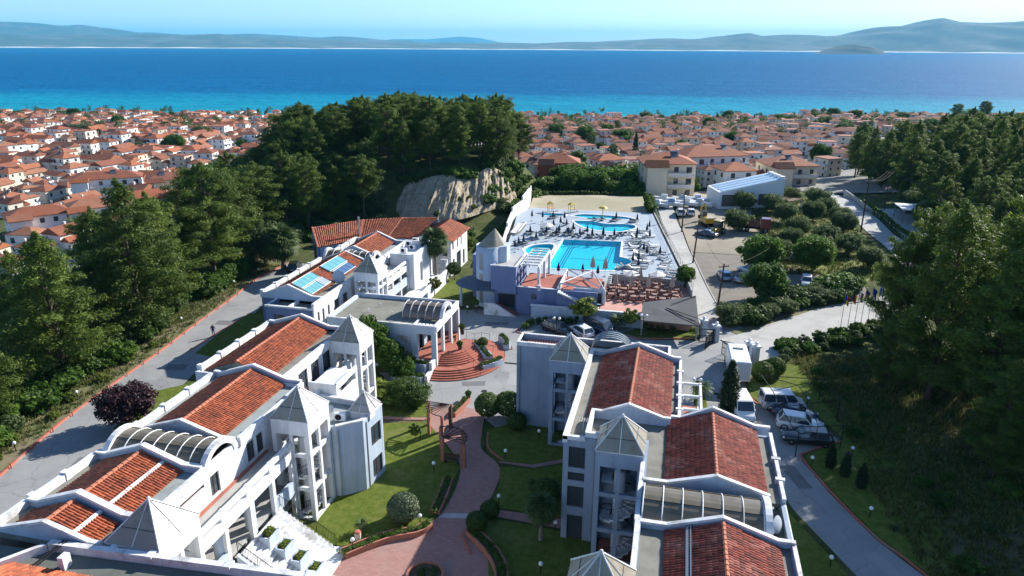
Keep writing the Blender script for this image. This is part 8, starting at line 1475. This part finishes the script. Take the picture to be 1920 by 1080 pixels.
# ------------------------------------------------------------------ roof equipment
PVB = mat('turquoise_collector_glass', (0.12, 0.34, 0.37), 0.15, (0.17, 0.42, 0.44), 0.9, spec=0.7)
def panel(x0, x1, y0, y1, label, m_=PVB, xe=-42.6, ze_=6.6, slope=1.3/3.0, lift=0.28, cols=4):
    zf_ = lambda x: ze_+(xe-x)*slope+lift; o = thing('solar_panel', label, 'solar panel', (0, 0, 0)); o.location = ((x0+x1)/2, (y0+y1)/2, zf_((x0+x1)/2)-lift); WBASE[o.name] = tuple(o.location)
    q = lambda x, y, d: (x, y, zf_(x)+d); MB().add([q(x0, y0, 0), q(x1, y0, 0), q(x1, y1, 0), q(x0, y1, 0), q(x0, y0, -0.1), q(x1, y0, -0.1), q(x1, y1, -0.1), q(x0, y1, -0.1)], [(0, 1, 2, 3), (7, 6, 5, 4), (0, 4, 5, 1), (1, 5, 6, 2), (2, 6, 7, 3), (3, 7, 4, 0)]).build('glass', m_, o)
    for a, b_ in (((x0, y0), (x1, y0)), ((x1, y0), (x1, y1)), ((x1, y1), (x0, y1)), ((x0, y1), (x0, y0))): MB().tube([q(*a, 0.01), q(*b_, 0.01)], 0.05, 4).build('frame', COPING, o)
    for k in range(1, cols): y = y0+(y1-y0)*k/cols; MB().tube([q(x0, y, 0.01), q(x1, y, 0.01)], 0.015, 4).build('joint', COPING, o)
panel(-45.4, -44.1, 75.8, 80.6, 'turquoise solar collector nearest on the ridge side'); panel(-43.9, -42.7, 75.7, 79.0, 'turquoise solar collector nearest on the eave side'); panel(-45.4, -44.0, 83.2, 88.4, 'turquoise solar collector farther along the ridge side'); panel(-43.8, -42.6, 83.4, 88.0, 'dark blue solar collector beside the satellite dish', mat('blue_collector', (0.06, 0.12, 0.22), 0.15, (0.09, 0.16, 0.27), 1.0, spec=0.7)); panel(-43.9, -42.7, 79.1, 80.8, 'pale grey solar collector beside the nearest turquoise one', mat('pale_collector', (0.38, 0.44, 0.45), 0.2))
def dish(x, y, z, r, rz, label):
    o = thing('satellite_dish', label, 'satellite dish', (x, y, z), rz); MB().tube([(0, 0, 0), (0, 0, r*0.9)], 0.04, 6).build('mast', STEEL, o); m = MB(); pr = [(r*k/5, 0.22*r*(k/5)**2) for k in range(6)]; m.lathe((0, 0, 0), pr, 18); m.v = [(x_, -(z_)*0.9-y_*0.35+0.1, y_*0.93+r) for x_, y_, z_ in m.v]; m.v = [(a, -b_, c) for a, b_, c in m.v]; m.build('reflector', mat('dish_grey', (0.42, 0.46, 0.50), 0.5), o, True); MB().tube([(0, 0.1, r*0.5), (0, 0.8*r, r*0.9)], 0.025, 4).build('feed_arm', STEEL, o)
dish(-42.2, 81.9, 6.4, 0.85, R_(20), 'large satellite dish between the solar collectors'); dish(7.5, 39.2, 8.15, 0.55, R_(60), 'small satellite dish at the end of the right vault'); dish(-27.4, 49.9, 6.2, 0.35, R_(0), 'small satellite dish on the annex roof')
def aircon(x, y, z, rz, label, two=False):
    o = thing('air_conditioner', label, 'air conditioner', (x, y, z), rz, 'roof air conditioners')
    for k in range(2 if two else 1):
        b_ = MB().bbox(-0.48, 0.48, -0.18, 0.18, 0.08+0.75*k, 0.78+0.75*k, 0.03).build('casing', WHITEP, o); MB().lathe((0, 0, 0), [(0.01, 0.19), (0.27, 0.19), (0.29, 0.16)], 16).build('fan_grille', IRON, b_).data.transform(Matrix.Translation((-0.12, 0, 0.43+0.75*k)) @ Matrix.Rotation(R_(90), 4, 'X'))
    [MB().box(q-0.04, q+0.04, -0.2, 0.2, 0, 0.08).build('foot', STEEL, o) for q in (-0.35, 0.35)]
aircon(-25.9, 48.7, 6.2, R_(10), 'air conditioner beside the small annex pyramid'); aircon(-39.2, 97.5, 6.4, 0, 'nearest air conditioner on the white end block roof'); aircon(-38.6, 99.6, 6.4, 0, 'second air conditioner on the white end block roof'); aircon(-39.9, 101.5, 6.4, 0, 'air conditioner by the dividing parapet'); aircon(-40.3, 105.4, 5.9, 0, 'air conditioner below the curved red roof', False); aircon(-38.4, 105.2, 5.9, 0, 'double air conditioner tower below the curved red roof', True)
MB().box(-41.3, -37.2, 103.3, 106.9, 5.6, 5.88).build('link_roof', FELT, GB)
def aerial(x, y, z, label): o = thing('roof_aerial', label, 'aerial', (x, y, z)); MB().tube([(0, 0, 0), (0, 0, 1.5)], 0.025, 5).build('mast', STEEL, o); MB().tube([(-0.5, 0, 1.45), (0.5, 0, 1.45)], 0.015, 4).build('boom', STEEL, o); [MB().tube([(q, -0.3, 1.45), (q, 0.3, 1.45)], 0.01, 4).build('rod', STEEL, o) for q in np.linspace(-0.45, 0.45, 6)]
aerial(-44.5, 90.6, 7.0, 'white aerial before the middle wing vault'); aerial(-5.4, 47.0, 8.5, 'small aerial on the right wing step')
# ------------------------------------------------------------------ playground by the shallow pools
def play(x, y, label, c1, c2):
    o = thing('play_frame', label, 'play frame', (x, y, DZ), random.random()); o.scale = (0.75,)*3; cm, c2m = mat('play_'+label[:9], c1, 0.5), mat('play2_'+label[:9], c2, 0.5)
    for a in (-0.6, 0.6):
        for b_ in (-0.6, 0.6): MB().tube([(a, b_, 0), (a, b_, 2.2)], 0.06, 6).build('post', c2m, o)
    MB().box(-0.65, 0.65, -0.65, 0.65, 1.0, 1.1).build('platform', cm, o); MB().add([(-0.8, -0.8, 2.2), (0.8, -0.8, 2.2), (0.8, 0.8, 2.2), (-0.8, 0.8, 2.2), (0, 0, 3.0)], [(0, 1, 4), (1, 2, 4), (2, 3, 4), (3, 0, 4), (3, 2, 1, 0)]).build('roof', cm, o); MB().add([(0.65, -0.3, 1.1), (0.65, 0.3, 1.1), (2.3, 0.3, 0.1), (2.3, -0.3, 0.1), (0.65, -0.3, 1.02), (0.65, 0.3, 1.02), (2.3, 0.3, 0.02), (2.3, -0.3, 0.02)], [(3, 2, 1, 0), (4, 5, 6, 7), (0, 4, 7, 3), (1, 2, 6, 5)]).build('slide', mat('slide_red', (0.5, 0.10, 0.06), 0.4), o)
play(-25.6, 146.2, 'left yellow play tower by the paddling pool', (0.65, 0.42, 0.03), (0.45, 0.10, 0.05)); play(-21.2, 146.4, 'right yellow play tower by the paddling pool', (0.66, 0.44, 0.04), (0.08, 0.25, 0.10))
o = thing('water_mushroom', 'yellow umbrella-shaped water fountain in the children pool', 'fountain', (-14.4, 144.6, DZ-0.3)); MB().tube([(0, 0, 0), (0, 0, 2.2)], 0.08, 8).build('stem', mat('fountain_yellow', (0.6, 0.42, 0.05), 0.5), o); MB().lathe((0, 0, 2.0), [(0.9, 0), (0.6, 0.3), (0.02, 0.42)], 14).build('cap', MATS['fountain_yellow'], o)
# ------------------------------------------------------------------ people
SKIN = mat('skin', (0.42, 0.25, 0.18), 0.6); NAVY = mat('navy_cloth', (0.02, 0.03, 0.09), 0.9); SHIRT = mat('pale_shirt', (0.6, 0.6, 0.6), 0.9); HAIR = mat('dark_hair', (0.02, 0.014, 0.01), 0.8)
def person(x, y, rz, top, low, label, stride=0.12):
    o = thing('person', label, 'person', (x, y, 0.03), rz)
    J = {'pel': (0, 0, 0.95), 'wst': (0, 0.01, 1.12), 'chs': (0, 0.02, 1.35), 'nek': (0, 0.02, 1.52), 'hdb': (0, 0.03, 1.60), 'hdt': (0, 0.04, 1.74), 'lh': (-0.10, 0, 0.90), 'lk': (-0.11, stride+0.03, 0.50), 'la': (-0.11, stride, 0.08), 'lt': (-0.12, stride+0.18, 0.04), 'rh': (0.10, 0, 0.90), 'rk': (0.11, -stride*0.3+0.03, 0.50), 'ra': (0.11, -stride, 0.08), 'rt': (0.12, -stride+0.18, 0.04), 'ls': (-0.19, 0.01, 1.42), 'le': (-0.27, -0.02, 1.15), 'lw': (-0.24, 0.16, 0.97), 'lf': (-0.23, 0.23, 0.93), 'rs': (0.19, 0.01, 1.42), 're': (0.28, 0.04, 1.15), 'rw': (0.20, 0.24, 1.02), 'rf': (0.17, 0.30, 1.0)}
    E_ = [('pel', 'wst'), ('wst', 'chs'), ('chs', 'nek'), ('nek', 'hdb'), ('hdb', 'hdt'), ('pel', 'lh'), ('lh', 'lk'), ('lk', 'la'), ('la', 'lt'), ('pel', 'rh'), ('rh', 'rk'), ('rk', 'ra'), ('ra', 'rt'), ('chs', 'ls'), ('ls', 'le'), ('le', 'lw'), ('lw', 'lf'), ('chs', 'rs'), ('rs', 're'), ('re', 'rw'), ('rw', 'rf')]
    Rd = {'pel': 0.15, 'wst': 0.14, 'chs': 0.16, 'nek': 0.06, 'hdb': 0.095, 'hdt': 0.085, 'lh': 0.095, 'rh': 0.095, 'lk': 0.065, 'rk': 0.065, 'la': 0.045, 'ra': 0.045, 'lt': 0.035, 'rt': 0.035, 'ls': 0.07, 'rs': 0.07, 'le': 0.048, 're': 0.048, 'lw': 0.035, 'rw': 0.035, 'lf': 0.03, 'rf': 0.03}
    ks = list(J); me = bpy.data.meshes.new('body'); me.from_pydata([J[k] for k in ks], [(ks.index(a), ks.index(b_)) for a, b_ in E_], []); b = put('body', me, o); sk_ = b.modifiers.new('skin', 'SKIN'); 
    for i, k in enumerate(ks): me.skin_vertices[0].data[i].radius = (Rd[k], Rd[k]*0.85); me.skin_vertices[0].data[i].use_root = (k == 'pel')
    b.modifiers.new('sub', 'SUBSURF').levels = 2; b.modifiers['sub'].render_levels = 2; dg = bpy.context.evaluated_depsgraph_get(); m2 = bpy.data.meshes.new_from_object(b.evaluated_get(dg)); b.modifiers.clear(); b.data = m2; m2.materials.clear()
    for q in (SKIN, top, low, HAIR): m2.materials.append(q)
    for p in m2.polygons: c = p.center; p.material_index = 3 if (c.z > 1.70 or (c.z > 1.60 and c.y < 0.02)) else (0 if c.z > 1.50 or (abs(c.x) > 0.17 and c.z < 1.12 and c.z > 0.85 and c.y > 0.08) else (1 if c.z > 0.98 else 2)); p.use_smooth = True
    return o
person(-57.0, 75.2, R_(30), NAVY, NAVY, 'person in dark blue work clothes standing on the left road'); person(-26.4, 92.0, R_(200), SHIRT, NAVY, 'person in a light top walking under the fan canopy', 0.2)
o = thing('waste_bin', 'cream and red litter bin at the foot of the garden stair', 'bin', (-21.6, 41.9, 0.06)); MB().lathe((0, 0, 0.25), [(0.01, 0), (0.22, 0), (0.26, 0.6), (0.2, 0.62)], 14).build('body', mat('cream_bin', (0.7, 0.6, 0.5), 0.6), o); MB().lathe((0, 0, 0.87), [(0.27, 0), (0.2, 0.12), (0.01, 0.16)], 14).build('lid', KERB, o); MB().tube([(0, 0, 0), (0, 0, 0.3)], 0.04, 6).build('post', IRON, o)
o = thing('traffic_cone', 'small red traffic cone on the forecourt', 'cone', (-18.6, 80.6, 0.015)); MB().lathe((0, 0, 0), [(0.18, 0), (0.18, 0.03), (0.1, 0.03), (0.03, 0.5), (0.001, 0.5)], 10).build('cone', KERB, o)
o = thing('speed_bump', 'dark rubber speed bump across the forecourt', 'speed bump', (-15.8, 76.4, 0.012)); MB().bbox(-2.7, 2.7, -0.14, 0.14, 0, 0.06, 0.03).build('strip', TYRE, o)
# paved yard right of the town road, with canopy, wall and hedge
ribbon('paved_yard', [(46, 132), (45.6, 160), (45, 178)], [(52, 128), (55, 158), (54, 178)], 0.9, CONC); hedge([(45.0, 137), (44.9, 150), (44.4, 165), (43.8, 185)], 1.0, 1.8, 'clipped hedge behind the wall of the town road', BROAD_L, leaf=0.3, seed=44); RW2 = thingw('roadside_wall', 'grey retaining wall along the right side of the town road', 'wall', (44.2, 160, 0))
for a, b_ in (((45.6, 130), (44.7, 150)), ((44.7, 150), (44.2, 170)), ((44.2, 170), (42.4, 200))): m = MB(); wallp(m, b_, a, -3, 1.1, 0.25); m.build('wall', CONC, RW2)
o = thing('yard_canopy', 'white flat canopy over parked machines right of the town road', 'canopy', (50.5, 166, tz(50.5, 166)+0.9)); MB().box(-4, 4, -3.5, 3.5, 3.0, 3.2).build('roof', WHITEP, o); [MB().box(a-0.1, a+0.1, b_-0.1, b_+0.1, -1, 3.0).build('post', STEEL, o) for a in (-3.7, 3.7) for b_ in (-3.2, 3.2)]
# ------------------------------------------------------------------ haze over the bay
HZ = bpy.data.materials.new('sea_haze'); HZ.use_nodes = True; t = HZ.node_tree; t.nodes.remove(t.nodes['Principled BSDF'])
pv = N(t, 'ShaderNodeVolumePrincipled'); pv.inputs['Color'].default_value = (0.13, 0.62, 1.0, 1); pv.inputs['Density'].default_value = 4.1e-5; pv.inputs['Anisotropy'].default_value = 0.0
t.links.new(pv.outputs[0], t.nodes['Material Output'].inputs['Volume'])
tag(MB().box(-37000, 37000, -400, 37000, -32, 720).build('haze', HZ), 'pale blue sea haze', 'haze', kind='stuff')

# ------------------------------------------------------------------ labels that single out look-alikes by their place
ORD = 'first second third fourth fifth sixth seventh eighth ninth tenth eleventh twelfth thirteenth fourteenth fifteenth sixteenth seventeenth eighteenth nineteenth twentieth'.split()
RANK = {2: ('front', 'rear'), 3: ('front', 'middle', 'rear'), 4: ('front', 'second', 'third', 'rear'), 5: ('front', 'second', 'third', 'fourth', 'rear'), 6: ('front', 'second', 'third', 'fourth', 'fifth', 'rear')}
bpy.context.view_layer.update(); same = {}
for o in SC.objects:
    if o.parent is None and o.get('label') and o.get('group'): same.setdefault(o['label'], []).append(o)
for lab, L_ in same.items():
    n = len(L_)
    if n < 2: continue
    nr = max(1, math.ceil(n/20)); pos = {o.name: CINV @ o.matrix_world.translation for o in L_}; L_.sort(key=lambda o: -pos[o.name].z)
    if nr > 6: continue
    per = math.ceil(n/nr)
    for r in range(nr):
        row = sorted(L_[r*per:(r+1)*per], key=lambda o: pos[o.name].x/-pos[o.name].z)
        for k, o in enumerate(row):
            q = 'leftmost' if k == 0 else ('rightmost' if k == len(row)-1 else ORD[k]+' from left'); new = lab+', '+(RANK[nr][r]+' rank, ' if nr > 1 else '')+q
            if len(new.split()) <= 16: o['label'] = new
